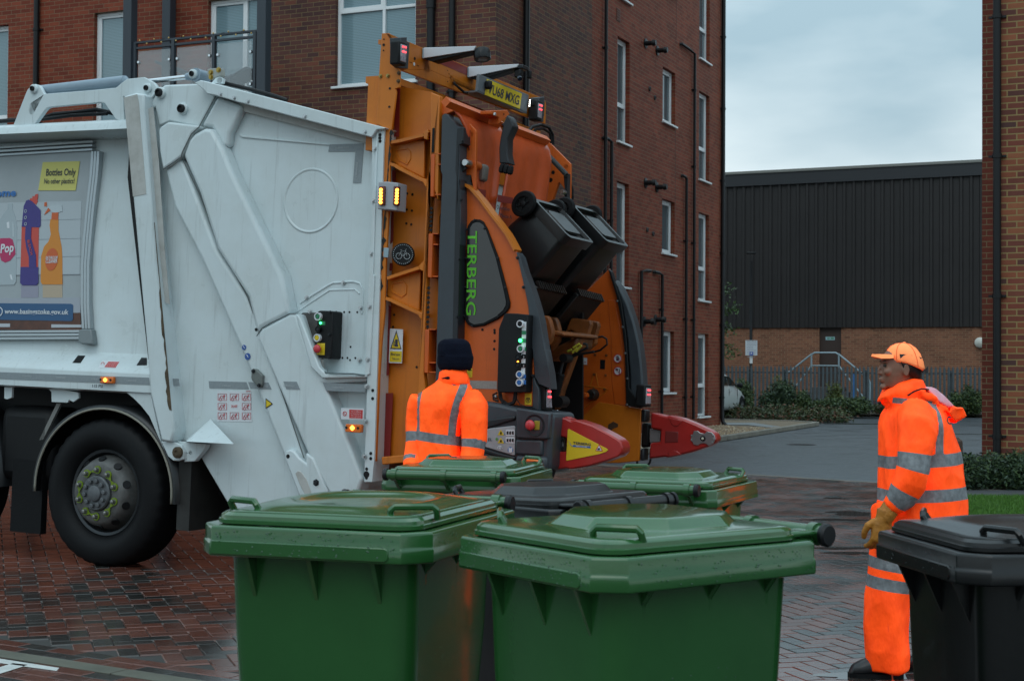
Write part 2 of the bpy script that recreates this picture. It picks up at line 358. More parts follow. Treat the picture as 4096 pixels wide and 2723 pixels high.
flat([fk[0] + Vector((-20, .1, 0)), fk[3] + Vector((20, .1, 0)), Vector((60, 120, 0)), Vector((-60, 120, 0))], .09, mat('planting_soil', (.05, .04, .028), .9, var=.5), 'planting_bed')
gb = Vector((5.23, 37.5, 0))
flat([k0 + Vector((0, .1, 0)), k1 + Vector((0, .12, 0)), k2 + Vector((0, .12, 0)), k3 + Vector((-.02, .1, 0)), k4, k5, Vector((-3, 38, 0)), Vector((-4, 24, 0))], .085, mat('gravel_base', (.24, .175, .11), .8, var=.5, vscale=30, bump=.8, bscale=80), 'gravel_base')
M_slab = mat('paving_slab_grey', (.22, .23, .235), .45, var=.2)
sl_ = [gp(p, .095) for p in (zW(255, 1282), zW(560, 1282), zW(850, 1325), zW(740, 1335), zW(500, 1305), zW(250, 1305))]
flat(sl_, .1, M_slab, 'path_slab')
# gravel stones
rg = random.Random(5)
def stones(name, fn, n, z):
    g = MB()
    for _ in range(n):
        c = fn()
        if c is None: continue
        s = rg.uniform(.012, .03); rot = Matrix.Rotation(rg.uniform(0, 6.28), 3, 'Z')
        q = [c + rot @ Vector((math.cos(t) * s * rg.uniform(.7, 1.2), math.sin(t) * s * rg.uniform(.6, 1.1), 0)) for t in (0, 1.1, 2.2, 3.2, 4.2, 5.3)]
        g.mi = rg.randrange(3); zz = z
        g.add([(p.x, p.y, zz) for p in q] + [(c.x + s * .2, c.y, zz + s * .8)], [(i, (i + 1) % 6, 6) for i in range(6)])
    return tag(g.build(name, [mat('stone_tan', (.36, .25, .14), .55), mat('stone_brown', (.24, .16, .09), .5), mat('stone_pale', (.48, .40, .28), .55)], solid=False), 'loose tan gravel between the kerb and the brick wall', 'gravel', kind='stuff')
def grav():
    t = rg.random(); p = k1.lerp(k3, t); d = Vector((-(k3 - k1).normalized().y, (k3 - k1).normalized().x, 0)); c = p + d * rg.uniform(.14, 5)
    if c.x > 5.4 and c.y > 36.2: return None
    return c
stones('gravel', grav, 9000, .088)
# lawn, tarmac path and hedge bed on the right
lz = [gp((3780, 1988)), gp((4400, 1992)), gp((4400, 2160)), gp((3780, 2160))]
flat([Vector((lz[0].x, lz[0].y, 0)), Vector((12, lz[0].y + .1, 0)), Vector((12, 10, 0)), Vector((lz[0].x - 2.1, 10, 0))], .012, mat('lawn_soil', (.035, .085, .012), .9, var=.4, vscale=9), 'lawn_base')
flat([gp((3700, 1963)), gp((4600, 1966)), gp((4600, 1992)), gp((3700, 1988))], .014, mat('path_tarmac', (.085, .09, .095), .5, var=.25, bump=.3, bscale=100), 'path')
def grassfield():
    g = MB(); rr = random.Random(11)
    for _ in range(26000):
        y = rr.uniform(13.6, lz[0].y); x = rr.uniform(.286 * y - .1, .36 * y + .1)
        if x < 0.292 * y + .5 - .35: continue
        h = rr.uniform(.02, .05); a = rr.uniform(0, 6.28); dx, dy = math.cos(a) * .005, math.sin(a) * .005; lx, ly = rr.uniform(-.02, .02), rr.uniform(-.02, .02)
        g.mi = rr.randrange(3); g.add([(x - dx, y - dy, .011), (x + dx, y + dy, .011), (x + lx, y + ly, .011 + h)], [(0, 1, 2)])
    tag(g.build('grass', [mat('grass_a', (.06, .17, .012), .6), mat('grass_b', (.08, .20, .02), .6), mat('grass_c', (.045, .13, .015), .6)], solid=False), 'short bright green lawn beside the tarmac path', 'grass', kind='stuff')
grassfield()
# ================================================================== apartment block
ANG = R(23.8)
dR = Vector((math.sin(ANG), math.cos(ANG), 0)); dL = Vector((-math.cos(ANG), math.sin(ANG), 0))
ZH = Vector((0, 0, 1))
endR = Vector((5.23, 37.5, 0)); CORN = endR - dR * 13.72
apt = thing('apartment_building', 'tall red and purple brick apartment block with white windows behind the refuse truck', 'building', mw=Matrix.Translation(CORN))
class Face:
    """a facade: u along d, z up, n outward; local frame = (d, inward, up)"""
    def __init__(s, org, d, n, parent):
        s.o = org; s.d = d; s.n = n; s.p = parent; s.inv = -n
        s.M = Matrix(((d.x, s.inv.x, 0, 0), (d.y, s.inv.y, 0, 0), (0, 0, 1, 0), (0, 0, 0, 1)))
        s.L = Matrix.Translation(org - (parent.matrix_world.translation if parent else Vector())) @ s.M
        s.W = Matrix.Translation(org) @ s.M
    def uz(s, p, off=0.): q = onplane(p, s.o + s.n * off, s.n) - s.o; return q.dot(s.d), q.z
    def put(s, o): o.parent = s.p; o.matrix_parent_inverse = Matrix(); o.matrix_local = s.L; return o
    def wall(s, u0, u1, z0, z1, holes, m, name='wall', rev=.11):
        us = sorted({u0, u1, *[min(max(h[i], u0), u1) for h in holes for i in (0, 2)]}); zs = sorted({z0, z1, *[min(max(h[i], z0), z1) for h in holes for i in (1, 3)]})
        g = MB()
        for a, b in zip(us[:-1], us[1:]):
            for c, d in zip(zs[:-1], zs[1:]):
                mu, mzz = (a + b) / 2, (c + d) / 2
                if any(h[0] < mu < h[2] and h[1] < mzz < h[3] for h in holes): continue
                g.quad((a, 0, c), (b, 0, c), (b, 0, d), (a, 0, d))
        for h in holes:
            if h[2] <= u0 or h[0] >= u1: continue
            a, c, b, d = h
            for q in (((a, 0, c), (a, rev, c), (a, rev, d), (a, 0, d)), ((b, 0, c), (b, 0, d), (b, rev, d), (b, rev, c)), ((a, 0, d), (b, 0, d), (b, rev, d), (a, rev, d)), ((a, 0, c), (a, rev, c), (b, rev, c), (b, 0, c))): g.quad(*q)
        return s.put(g.build(name, m, solid=False))
    def window(s, a, c, b, d, rev=.11, sill=True, lay='v', split=.5, glass=None, sash=True):
        """frame set in the opening; lay 't': transom at split; 'm': mullion at split; 'tm' both"""
        f = .055; y0, y1 = rev - .02, rev + .05
        fr = MB()
        fr.mm((a, y0, c), (a + f, y1, d)); fr.mm((b - f, y0, c), (b, y1, d)); fr.mm((a + f, y0, c), (b - f, y1, c + f)); fr.mm((a + f, y0, d - f), (b - f, y1, d))
        cells = [(a + f, c + f, b - f, d - f)]
        if 't' in lay:
            z = c + (d - c) * split; fr.mm((a + f, y0, z - f / 2), (b - f, y1, z + f / 2)); x = cells[0]; cells = [(x[0], x[1], x[2], z - f / 2), (x[0], z + f / 2, x[2], x[3])]
        if 'm' in lay:
            sp = a + (b - a) * .42; out = []
            fr.mm((sp - f / 2, y0 - .002, c + f), (sp + f / 2, y1, d - f))
            for x in cells: out += [(x[0], x[1], sp - f / 2, x[3]), (sp + f / 2, x[1], x[2], x[3])]
            cells = out
        fo = s.put(fr.build('window', M_upvc, bevel=.006))
        gl = MB(); sa = MB()
        for i, x in enumerate(cells):
            gl.mm((x[0], rev + .022, x[1]), (x[2], rev + .03, x[3]))
            if sash and (i == len(cells) - 1):
                t = .045
                for q in (((x[0], x[1]), (x[0] + t, x[3])), ((x[2] - t, x[1]), (x[2], x[3])), ((x[0] + t, x[1]), (x[2] - t, x[1] + t)), ((x[0] + t, x[3] - t), (x[2] - t, x[3]))):
                    sa.mm((q[0][0], rev - .008, q[0][1]), (q[1][0], rev + .02, q[1][1]))
        def kid(o): o.parent = fo; o.matrix_parent_inverse = Matrix(); return o
        kid(gl.build('pane', glass or M_glass))
        if sa.v: kid(sa.build('sash', M_upvc, bevel=.005))
        if sill:
            si = MB(); si.mm((a - .05, -.06, c - .045), (b + .05, rev, c)); kid(si.build('sill', M_upvc, bevel=.008))
        return fo
    def pipe(s, u, z0, z1, r=.034, hook=None, shoe=False, m=None, clips=True, name='downpipe'):
        g = MB(); pts = [(u, -.06, z1), (u, -.06, z0)]
        if hook: pts = [(u + hook, .02, z1 + .02), (u + hook, -.05, z1 + .02), (u + hook * .5, -.06, z1 + .01), (u, -.06, z1 - .02), (u, -.06, z0)]
        if shoe: pts += [(u - .02, -.09, z0 - .1), (u - .06, -.22, z0 - .22)]
        g.tube(pts, r, 10)
        if clips:
            z = z0 + .5
            while z < z1 - .3:
                g.lathe((u, -.06, z), (0, 0, 1), [(0, r * 1.25), (.05, r * 1.25)], 10); g.mm((u - r * 2.2, -.03, z + .012), (u + r * 2.2, .0, z + .04)); z += 1.8
        return s.put(g.build(name, m or M_black, smooth=True))
fR = Face(CORN, dR, Vector((math.cos(ANG), -math.sin(ANG), 0)), apt)
fL = Face(CORN, dL, -dR, apt)
def hole(f, tl, br): a = f.uz(tl); b = f.uz(br); return (min(a[0], b[0]), min(a[1], b[1]), max(a[0], b[0]), max(a[1], b[1]))
hr = [hole(fR, zS(297, 250), zS(378, 1015)), hole(fR, zS(612, 462), zS(697, 885)), hole(fR, zS(865, 630), zS(935, 1275)), hole(fR, zT(258, 20), zT(330, 548)),
      hole(fR, zS(605, 1380), zT(620, 345)), hole(fR, zS(858, 1475), zT(835, 635)), hole(fR, zT(530, 818), zT(612, 1205)), hole(fR, zT(760, 835), zT(830, 1352))]
hr[3] = (hr[0][0], hr[3][1], hr[0][2], fR.uz(zS(291, 1258))[1])
hr[4] = (hr[1][0], hr[4][1], hr[1][2], hr[4][3]); hr[5] = (hr[2][0], hr[5][1], hr[2][2], hr[5][3]); hr[7] = (hr[2][0], hr[7][1], hr[2][2], hr[7][3]); hr[6] = (hr[1][0], hr[6][1], hr[1][2], hr[6][3])
stp = hr[0][1] - hr[3][1]
b3 = fR.uz(zS(945, 455)); hr.append((hr[2][0], b3[1], hr[2][2], b3[1] + (hr[2][3] - hr[2][1])))
b0 = fR.uz(zS(398, 40)); hr.append((hr[0][0], b0[1], hr[0][2], b0[1] + 2.3)); hr.append((hr[1][0], hr[1][1] + stp, hr[1][2], hr[1][3] + stp))
TOP = 15.5
ud = fR.uz((2365, 700))[0]; ul = 13.72
fR.wall(0, ud, 0, TOP, [], M_dark); fR.wall(ud, ul, 0, TOP, hr, M_redb)
for i, h in enumerate(hr): fR.window(*h, lay='t' if i in (0, 2, 3, 5, 7, 8, 9) else 'v', split=.36, glass=M_glass)
uL = lambda p: fL.uz(p)[0]
udl = uL((1050, 300))
h4 = (uL(zR(712, 300)), fL.uz(zR(70, 685))[1], uL(zR(80, 300)), fL.uz(zR(70, 685))[1] + 2.75)
hd = (uL(zQ(2420, 300)), fL.uz(zQ(1868, 8))[1] - 2.35, uL(zQ(1868, 300)), fL.uz(zQ(1868, 8))[1])
hw = (uL(zQ(1195, 300)), fL.uz(zQ(845, 122))[1] - 2.2, uL(zQ(845, 300)), fL.uz(zQ(845, 122))[1])
he = (uL(zQ(75, 300)), fL.uz(zQ(75, 222))[1] - 2.6, uL(zQ(75, 300)) + 1.3, fL.uz(zQ(75, 222))[1])
fL.wall(0, udl, 0, TOP, [h4], M_dark); fL.wall(udl, 16, 0, TOP, [hd, hw, he], M_redb)
fL.window(*h4, lay='tm', split=.48, glass=M_glass_blind); fL.window(*hd, lay='tm', split=.36, glass=M_glass_blind, sill=False); fL.window(*hw, lay='v', glass=M_glass_blind); fL.window(*he, lay='t', split=.3, glass=M_glass_blind)
# far sides, inner floor and roof close the block
g = MB(); e1 = dR * ul; e2 = dL * 16
g.prism([Vector((0, 0, TOP)) + dR * .02 + dL * .02, e1 + ZH * TOP, e1 + e2 + ZH * TOP, e2 + ZH * TOP], (0, 0, .25)); g.build('roof', mat('roof_felt', (.1, .1, .11), .7), apt)
g = MB(); g.quad(e1, e1 + e2, e1 + e2 + ZH * TOP, e1 + ZH * TOP); g.quad(e2, e2 + e1, e2 + e1 + ZH * TOP, e2 + ZH * TOP)
i1 = dR * .4 + dL * .4
g.quad(i1, i1 + dR * 13, i1 + dR * 13 + ZH * TOP, i1 + ZH * TOP); g.quad(i1, i1 + dL * 15, i1 + dL * 15 + ZH * TOP, i1 + ZH * TOP); g.build('back_wall', mat('dark_room', (.02, .022, .024), .9), apt, solid=False)
fR.pipe(uL_ := fR.uz(zS(195, 700))[0], 0.1, 14); fR.pipe(fR.uz(zS(236, 1100))[0], .3, fR.uz(zS(236, 985))[1], hook=-.35); fR.pipe(fR.uz(zS(817, 800))[0], .3, fR.uz(zS(820, 375))[1], hook=-1.0)
fR.pipe(fR.uz(zS(760, 1400))[0], .3, fR.uz(zS(760, 1240))[1], hook=-.25)
fR.pipe(fR.uz(zT(400, 700))[0], 1.2, fR.uz(zT(402, 440))[1], hook=.62); fR.pipe(fR.uz(zT(531, 700))[0], .45, fR.uz(zT(533, 465))[1], hook=-.5)
fR.pipe(ul - .09, .25, 14.5, r=.05, shoe=True)
fR.pipe(fR.uz(zR(1560, 300))[0], .2, 14, r=.055)
fL.pipe(uL(zQ(345, 400)), .2, 14.5, r=.055); fL.pipe(uL(zR(846, 200)), .2, fL.uz(zR(846, 75))[1], r=.07, clips=False); fL.pipe(uL(zR(846, 200)), fL.uz(zR(846, 75))[1], 14.5, r=.085, clips=False); fL.pipe(uL(zR(1011, 200)), .2, 14.5, r=.055)
M_ventm = mat('air_brick_clay', (.16, .06, .04), .7)
for p in (zS(300, 105), zS(262, 1110)):
    u, z = fR.uz(p); g = MB(); g.mm((u - .11, -.012, z - .13), (u + .11, .0, z + .13))
    for k in range(5): g.mm((u - .09, -.02, z - .11 + k * .05), (u + .09, -.011, z - .09 + k * .05))
    fR.put(g.build('air_brick', M_ventm))
for p in (zS(490, 305), zS(572, 355), zS(490, 1275), zS(568, 1305), zT(432, 762), zT(502, 750)):
    u, z = fR.uz(p); g = MB(); g.lathe((u, 0, z), (0, -1, 0), [(0, .11), (.02, .11), (.03, .055), (.16, .05), (.17, .075), (.24, .06)], 14); fR.put(g.build('flue_terminal', M_black, smooth=True))
for p in (zS(517, 620), zS(553, 682), zT(450, 187), zT(487, 212)):
    u, z = fR.uz(p); g = MB(); g.lathe((u, 0, z), (0, -1, 0), [(0, .05), (.03, .05), (.035, .035), (.02, .03)], 12); fR.put(g.build('vent_cap', mat('weathered_plastic', (.05, .05, .05), .6), smooth=True))
g = MB(); u, z = fR.uz(zS(700, 890)); g.mm((u - .01, -.003, z - 2.1), (u + .008, 0, z - .05)); u, z = fR.uz(zS(705, 280)); g.mm((u - .01, -.003, z), (u + .008, 0, z + 2.5)); fR.put(g.build('movement_joint', mat('mastic', (.06, .03, .025), .7)))
# balcony: posts, rails, glass
BO = 1.25
bal = thing('balcony', None, None); del_ = bal; fL.put(bal)
def bu(p): return fL.uz(p, BO)
up0, up1, up2 = bu(zQ(1168, 400))[0], bu(zQ(1552, 400))[0], bu(zQ(2372, 300))[0]
def bp(mb, name, m, **k): o = mb.build(name, m, bal, **k); return o
for u, y in ((up0, -BO), (up2, -BO), (uL(zQ(1552, 300)), -.12)):
    g = MB(); g.mm((u - .09, y - .09, 0), (u + .09, y + .09, 14)); bp(g, 'post', M_steel, bevel=.01)
zr = bu(zQ(1700, 342))[1]
g = MB(); g.mm((up2, -BO - .03, zr - .02), (up0, -BO + .03, zr + .02)); bp(g, 'handrail', M_steel, bevel=.006)
zl = bu(zQ(1700, 392))[1]; g = MB(); g.mm((up2, -BO - .025, zl - .022), (up0, -BO + .025, zl + .022)); bp(g, 'rail', M_steel, bevel=.006)
zb = zl - 1.0
g = MB(); g.mm((up2, -BO - .025, zb - .02), (up0, -BO + .025, zb + .02)); bp(g, 'rail', M_steel, bevel=.006)
g = MB(); g.mm((up2 - .1, -BO - .12, zb - .32), (up0 + .1, 0, zb - .1)); bp(g, 'floor_slab', mat('slab_grey', (.2, .21, .22), .7), bevel=.01)
us_ = [bu(zQ(x, 450))[0] for x in (1216, 1562, 1925, 2295)]
for u in us_:
    g = MB(); g.mm((u - .03, -BO - .04, zb - .1), (u + .03, -BO + .04, zr)); bp(g, 'baluster', M_steel, bevel=.006)
M_clear = mat('balcony_glass', (.55, .6, .62), .03, trans=0, alpha=.28, spec=.8)
M_chrome = mat('chrome', (.7, .72, .74), .18, metal=1)
for a, b in zip(us_[:-1], us_[1:]):
    g = MB(); g.mm((b + .07, -BO - .006, zb + .05), (a - .07, -BO + .006, zl - .06)); bp(g, 'glass_panel', M_clear)
    for u in (a - .085, b + .085):
        for z in (zl - .25, zb + .2):
            g = MB(); g.lathe((u, -BO - .03, z), (0, 1, 0), [(0, .022), (.012, .03), (.045, .03)], 12); bp(g, 'glass_clamp', M_chrome, smooth=True)
# string of bulbs along the handrail, dark folding furniture behind the glass
fw = fL.W
lt = thing('string_lights', 'string of tiny warm bulbs wound along the balcony handrail', 'string lights', mw=fw)
g = MB(); g.tube([(up0 - (up0 - up2) * k / 60, -BO + .035 * math.sin(k * .7), zr + .025 - .02 * abs(math.cos(k * .7))) for k in range(61)], .004, 5); g.build('wire', M_black, lt)
for k in range(18):
    t = (k + .5) / 18; g = MB(); g.sphere((up0 - (up0 - up2) * t, -BO - .03, zr + (.03 if k % 2 else -.035)), .016, 8, 5); g.build('bulb', mat('bulb_amber', (.7, .45, .15), .2), lt, smooth='all')
af = thing('folding_chair', 'dark folding lounger leaning behind the balcony glass', 'chair', mw=fw @ Matrix.Translation((us_[1], -.8, zb)))
g = MB(); a0 = us_[0] - us_[1]
g.bar((a0 - .1, 0, .85), (-.1, 0, .5), .05, .05); g.bar((a0 - .1, .5, .85), (-.1, .5, .5), .05, .05)
g.bar((-.1, 0, .5), (.15, 0, -.1), .04, .04); g.bar((-.9, 0, .5), (-.6, 0, -.1), .04, .04); g.build('frame', M_steel, af)
g = MB(); g.box((-.45, .25, .42), (.8, .5, .14)); g.build('seat', mat('dark_canvas', (.03, .035, .04), .8), af, bevel=.03)
g = MB(); g.bar((-.85, .25, .45), (-1.2, .25, .6), .5, .06); g.build('backrest', mat('dark_canvas', (.03, .035, .04), .8), af, bevel=.02)
# ================================================================== near brick building on the right
dep1 = 19.3; pc = atY((3990, 1482), dep1); pc.z = 0
nb = thing('brick_building', 'mixed brown and red brick building with black downpipe at the right edge', 'building', mw=Matrix.Translation(pc))
fN = Face(pc, -dL, -dR, nb); fN.wall(0, 9, 0, 14, [], M_near)
fN2 = Face(pc + dR * 2.0, -dL, -dR, nb); u2 = fN2.uz((3928, 1000))[0]; fN2.wall(u2, .8, 0, 14, [], M_near2, name='recessed_wall')
fN3 = Face(pc, dR, dL, nb); fN3.wall(0, 2.0, 0, 14, [], M_near, name='return_wall')
fN4 = Face(pc + dR * 2.0 - dL * u2, dR, dL, nb); fN4.wall(0, 7.0, 0, 14, [], M_near2, name='return_wall')
g = MB(); g.prism([Vector((0, 0, 14)), -dL * 9 + ZH * 14, -dL * 9 + dR * 9 + ZH * 14, dR * 9 + ZH * 14], (0, 0, .2)); g.build('roof', mat('roof_felt', (.1, .1, .11), .7), nb)
up = fN.uz(zV(418, 400), .1)[0]; fN.pipe(up, .1, 13.5, r=.05, name='downpipe')
# ================================================================== industrial shed, stairs, fence
dI = Vector((.9075, -.42, 0)).normalized(); nI = Vector((-dI.y, dI.x, 0))
if nI.y > 0: nI = -nI
io = atY((3300, 1480), 56.); io.z = 0
shed = thing('industrial_shed', 'dark ribbed metal shed on a brown brick base, below the pale sky', 'building', mw=Matrix.Translation(io))
fI = Face(io, dI, nI, shed)
zc = fI.uz((3300, 1297))[1]; zt = fI.uz((3300, 672))[1]
hd_ = (fI.uz(zW(1246, 600))[0], .85, fI.uz(zW(1475, 600))[0], zc)
fI.wall(-16, 22, 0, zc, [hd_], M_far, rev=.15)
g = MB(); u = -16.0; pts = []
while u < 22:
    pts += [(u, -.05), (u + .2, -.05), (u + .235, -.105), (u + .315, -.105)]; u += .35
M_clad = mat('brown_cladding', (.024, .021, .021), .5, var=.25, vscale=.6)
for (x0, y0), (x1, y1) in zip(pts[:-1], pts[1:]): g.quad((x0, y0, zc - .12), (x1, y1, zc - .12), (x1, y1, zt - .55), (x0, y0, zt - .55))
fI.put(g.build('cladding', M_clad, solid=False))
g = MB(); g.mm((-16, -.16, zt - .56), (22, .2, zt - .1)); fI.put(g.build('fascia', mat('fascia_dark', (.028, .03, .034), .5)))
g = MB(); g.mm((-16, -.2, zt - .1), (22, .2, zt)); fI.put(g.build('roof_trim', mat('roof_trim_grey', (.22, .22, .2), .5)))
g = MB(); g.mm((-16, .21, 0), (22, 25, zt - .3)); fI.put(g.build('shed_body', mat('dark_room', (.02, .022, .024), .9)))
g = MB(); g.mm((hd_[0], .1, .85), (hd_[2], .14, zc)); do = fI.put(g.build('door', mat('brown_door', (.055, .036, .03), .5)))
u, z = fI.uz(zW(1355, 400)); g = MB(); g.mm((u - .17, .085, z - .06), (u + .17, .099, z + .06)); x = g.build('door_sign', mat('sign_mint', (.35, .55, .6), .5), do)
g = MB(); g.mm((u - .11, .079, z - .03), (u - .02, .084, z + .03)); g.mm((u + .02, .079, z - .035), (u + .14, .084, z + .035)); g.build('door_sign_print', mat('sign_green', (.1, .3, .2), .5), do)
g = MB(); u, z = fI.uz(zP(2297, 365)); g.lathe((u, 0, z), (0, -1, 0), [(0, .19), (.08, .19), (.12, .15), (.14, 0.001)], 20); fI.put(g.build('wall_light', mat('opal_cover', (.62, .62, .56), .4), smooth=True))
# stair railing in front of the door
sx = fI.uz(zW(1165, 600))[0]; sx2 = fI.uz(zW(1452, 600))[0]
sr = thing('door_stairs', 'galvanised stair railing up both sides of the brown shed door', 'stairs', mw=fI.W)
M_galv = mat('galvanised_blue_grey', (.30, .40, .45), .4, metal=.3)
zt_ = fI.uz(zW(1300, 550), 1.2)[1]; zm_ = fI.uz(zW(1300, 685), 1.2)[1]
c1, c2 = fI.uz(zW(1165, 600), 1.2)[0], fI.uz(zW(1452, 600), 1.2)[0]; e1_, e2_ = fI.uz(zW(870, 800), 1.2), fI.uz(zW(1760, 820), 1.2)
yy = -1.2
g = MB(); g.tube([(e1_[0], yy, e1_[1]), (c1 - .05, yy, zt_ - .1), (c1 + .12, yy, zt_), (c2 - .12, yy, zt_), (c2 + .05, yy, zt_ - .1), (e2_[0], yy, e2_[1]), (e2_[0] + .06, yy, e2_[1] - .15), (e2_[0] + .06, yy, .2)], .035, 8); g.build('handrail', M_galv, sr, smooth=True)
g = MB(); g.tube([(e1_[0] + .1, yy, e1_[1] - .85), (c1, yy, zm_), (c2, yy, zm_), (e2_[0], yy, e2_[1] - .9)], .03, 8); g.build('mid_rail', M_galv, sr, smooth=True)
for u in (c1, c2):
    g = MB(); g.tube([(u, yy, .1), (u, yy, zt_ - .02)], .035, 8); g.build('post', M_galv, sr, smooth=True)
g = MB(); u = fI.uz(zW(1612, 900), 1.2)[0]; g.tube([(u, yy, .1), (u, yy, 1.35)], .05, 8); g.build('post', mat('blue_paint', (.03, .16, .42), .4), sr, smooth=True)
g = MB(); g.mm((c1, -1.3, .0), (c2, -.01, .85)); g.build('landing', mat('landing_concrete', (.08, .07, .065), .7), sr)
g = MB()
for k in range(4): g.mm((c2 + .02 + k * .35, -1.25, 0), (c2 + .36 + k * .35, -.02, .68 - k * .2)); g.mm((c1 - .36 - k * .35, -1.25, 0), (c1 - .02 - k * .35, -.02, .68 - k * .2))
g.build('steps', mat('landing_concrete', (.08, .07, .065), .7), sr)
fI.put(MB().mm((fI.uz(zW(1160, 765))[0], -.05, 1.0), (fI.uz(zW(1240, 765))[0], .0, 1.0)).build('meter_cover', M_upvc)) if False else None
fo_ = io + nI * 5.5; ff = Face(fo_, dI, nI, None)
fence = thing('palisade_fence', 'grey green steel palisade fence with pointed pales in front of the shed', 'fence', mw=ff.W)
M_pal = mat('palisade_steel', (.105, .13, .145), .5, metal=.3, var=.2)
ztop = ff.uz(zP(1000, 560))[1]; g = MB(); u = -14.
while u < 16:
    zt2 = ztop
    g.add([(u - .040, 0, .1), (u, -.025, .1), (u + .040, 0, .1), (u - .040, 0, zt2 - .1), (u, -.025, zt2), (u + .040, 0, zt2 - .1)], [(0, 1, 4, 3), (1, 2, 5, 4), (0, 3, 5, 2), (3, 4, 5)])
    u += .137
g.build('pales', M_pal, fence)
for z in (ztop - .25, .45):
    g = MB(); g.mm((-14, .012, z - .025), (16, .05, z + .025)); g.build('rail', mat('palisade_rail', (.06, .075, .085), .5, metal=.3), fence)
for k in range(12):
    g = MB(); g.mm((-13.9 + k * 2.75 - .05, .052, 0), (-13.9 + k * 2.75 + .05, .12, ztop - .15)); g.build('post', M_pal, fence)
# lamp post and parking sign
lp = gp(zW(530, 1150)); lamp = thing('lamp_post', 'tall thin black lamp post standing among shrubs by the fence', 'lamp post', mw=Matrix.Translation((lp.x, lp.y, 0)))
g = MB(); g.lathe((0, 0, 0), (0, 0, 1), [(0, .09), (1.45, .09), (1.5, .058), (5.45, .05)], 14); g.build('column', M_black, lamp, smooth=True)
zz = atY((3003, 1010), lp.y).z
g = MB(); g.box((.0, 0, zz - .02), (.34, .2, .06)); g.build('lamp_head', M_black, lamp, bevel=.02)
g = MB(); q = atY(zW(530, 615), lp.y); g.mm((-.055, -.066, q.z - .16), (.055, -.06, q.z + .16)); g.build('number_label', M_upvc, lamp)
a, b = atY(zW(471, 420), lp.y - .1), atY(zW(595, 578), lp.y - .1)
ps = thing('parking_sign', 'white parking notice with blue P badge fixed to the lamp post', 'sign', mw=Matrix.Translation((lp.x, lp.y - .1, (a.z + b.z) / 2)))
ww, hh = (b.x - a.x), (a.z - b.z); g = MB(); g.box((.0, 0, 0), (ww, .012, hh)); g.build('plate', mat('sign_white', (.62, .66, .7), .45), ps, bevel=.004)
M_ink = mat('dark_ink', (.03, .035, .06), .6); M_blue = mat('sign_blue', (.05, .10, .42), .5)
text('PARKING CONDITIONS', 'heading', M_ink, ps, (0, -.008, hh * .4), (1, 0, 0), (0, 0, 1), .06, ww * .8, align='CENTER')
g = MB(); rr = random.Random(2)
for k in range(9):
    l = rr.uniform(.5, .8) * ww; g.mm((-ww * .36, -.0085, hh * .28 - k * .062), (-ww * .36 + l, -.0065, hh * .28 - k * .062 + .014))
g.build('small_print', mat('grey_ink', (.28, .3, .38), .6), ps)
g = MB(); g.box((0, -.008, -hh * .38), (.13, .004, .13)); g.build('badge', M_blue, ps); text('P', 'badge_letter', M_upvc, ps, (0, -.0112, -hh * .38 - .04), (1, 0, 0), (0, 0, 1), .11, .06, bold=.02, align='CENTER')
# small timber bollard behind the worker
bl = gp((3825, 1950)); bo = atY((3822, 1765), bl.y)
tb = thing('timber_bollard', 'short square brown timber bollard at the edge of the road', 'bollard', mw=Matrix.Translation((bl.x, bl.y, 0)))
g = MB(); g.box((0, 0, bo.z / 2), (.13, .13, bo.z)); g.build('bollard_post', mat('brown_timber', (.075, .042, .028), .6, var=.4, vscale=8), tb, bevel=.012)
g = MB(); g.loft([[(-.068, -.068, bo.z), (.068, -.068, bo.z), (.068, .068, bo.z), (-.068, .068, bo.z)], [(-.02, -.02, bo.z + .05), (.02, -.02, bo.z + .05), (.02, .02, bo.z + .05), (-.02, .02, bo.z + .05)]]); g.build('bollard_cap', mat('brown_timber', (.075, .042, .028), .6, var=.4, vscale=8), tb)
# ================================================================== planting
LEAF = {}
def leafm(n, c):
    m = mat(n, c, .5, spec=.35, var=.45, vscale=1.6); return m
def leaves(g, rr, c, rad, n, ls, nm, flat_=.0, hollow=.35):
    for _ in range(n):
        while True:
            p = Vector((rr.uniform(-1, 1), rr.uniform(-1, 1), rr.uniform(-1, 1)))
            if hollow < p.length < 1: break
        q = Vector((c[0] + p.x * rad[0], c[1] + p.y * rad[1], c[2] + p.z * rad[2]))
        if q.z < .02: q.z = rr.uniform(.02, .1)
        q += Vector((rr.gauss(0, ls), rr.gauss(0, ls), rr.gauss(0, ls)))
        a = Vector((rr.gauss(0, 1), rr.gauss(0, 1), rr.gauss(0, .7))).normalized(); b = a.cross(Vector((rr.gauss(0, 1), rr.gauss(0, 1), rr.gauss(0, 1)))).normalized()
        l = ls * rr.uniform(.6, 1.4); wd = l * rr.uniform(.3, .5); g.mi = rr.randrange(nm)
        g.add([q - a * l, q + b * wd, q + a * l, q - b * wd], [(0, 1, 2, 3)])
def shrub(name, label, cat, base, clumps, nl, ls, ms, seed, group=None, stems=6):
    rr = random.Random(seed); t = thing(name, label, cat, group, Matrix.Translation((base.x, base.y, 0)))
    g = MB(); tot = sum(c[3] * c[4] * c[5] for c in clumps) ** 1
    for c in clumps: leaves(g, rr, c[:3], c[3:6], int(nl * c[3] * c[4] * c[5] / tot) + 20, ls, len(ms))
    g.build('foliage', ms, t, solid=False)
    s = MB()
    for k in range(stems):
        c = rr.choice(clumps); q = Vector(c[:3]); s.tube([(rr.uniform(-.15, .15), rr.uniform(-.1, .1), .0), (q.x * .6, q.y * .6, q.z * .5), (q.x + rr.uniform(-.2, .2), q.y, q.z + c[5] * .6)], [.018, .012, .005], 5)
    s.build('stems', mat('stem_brown', (.05, .035, .025), .7), t)
    return t
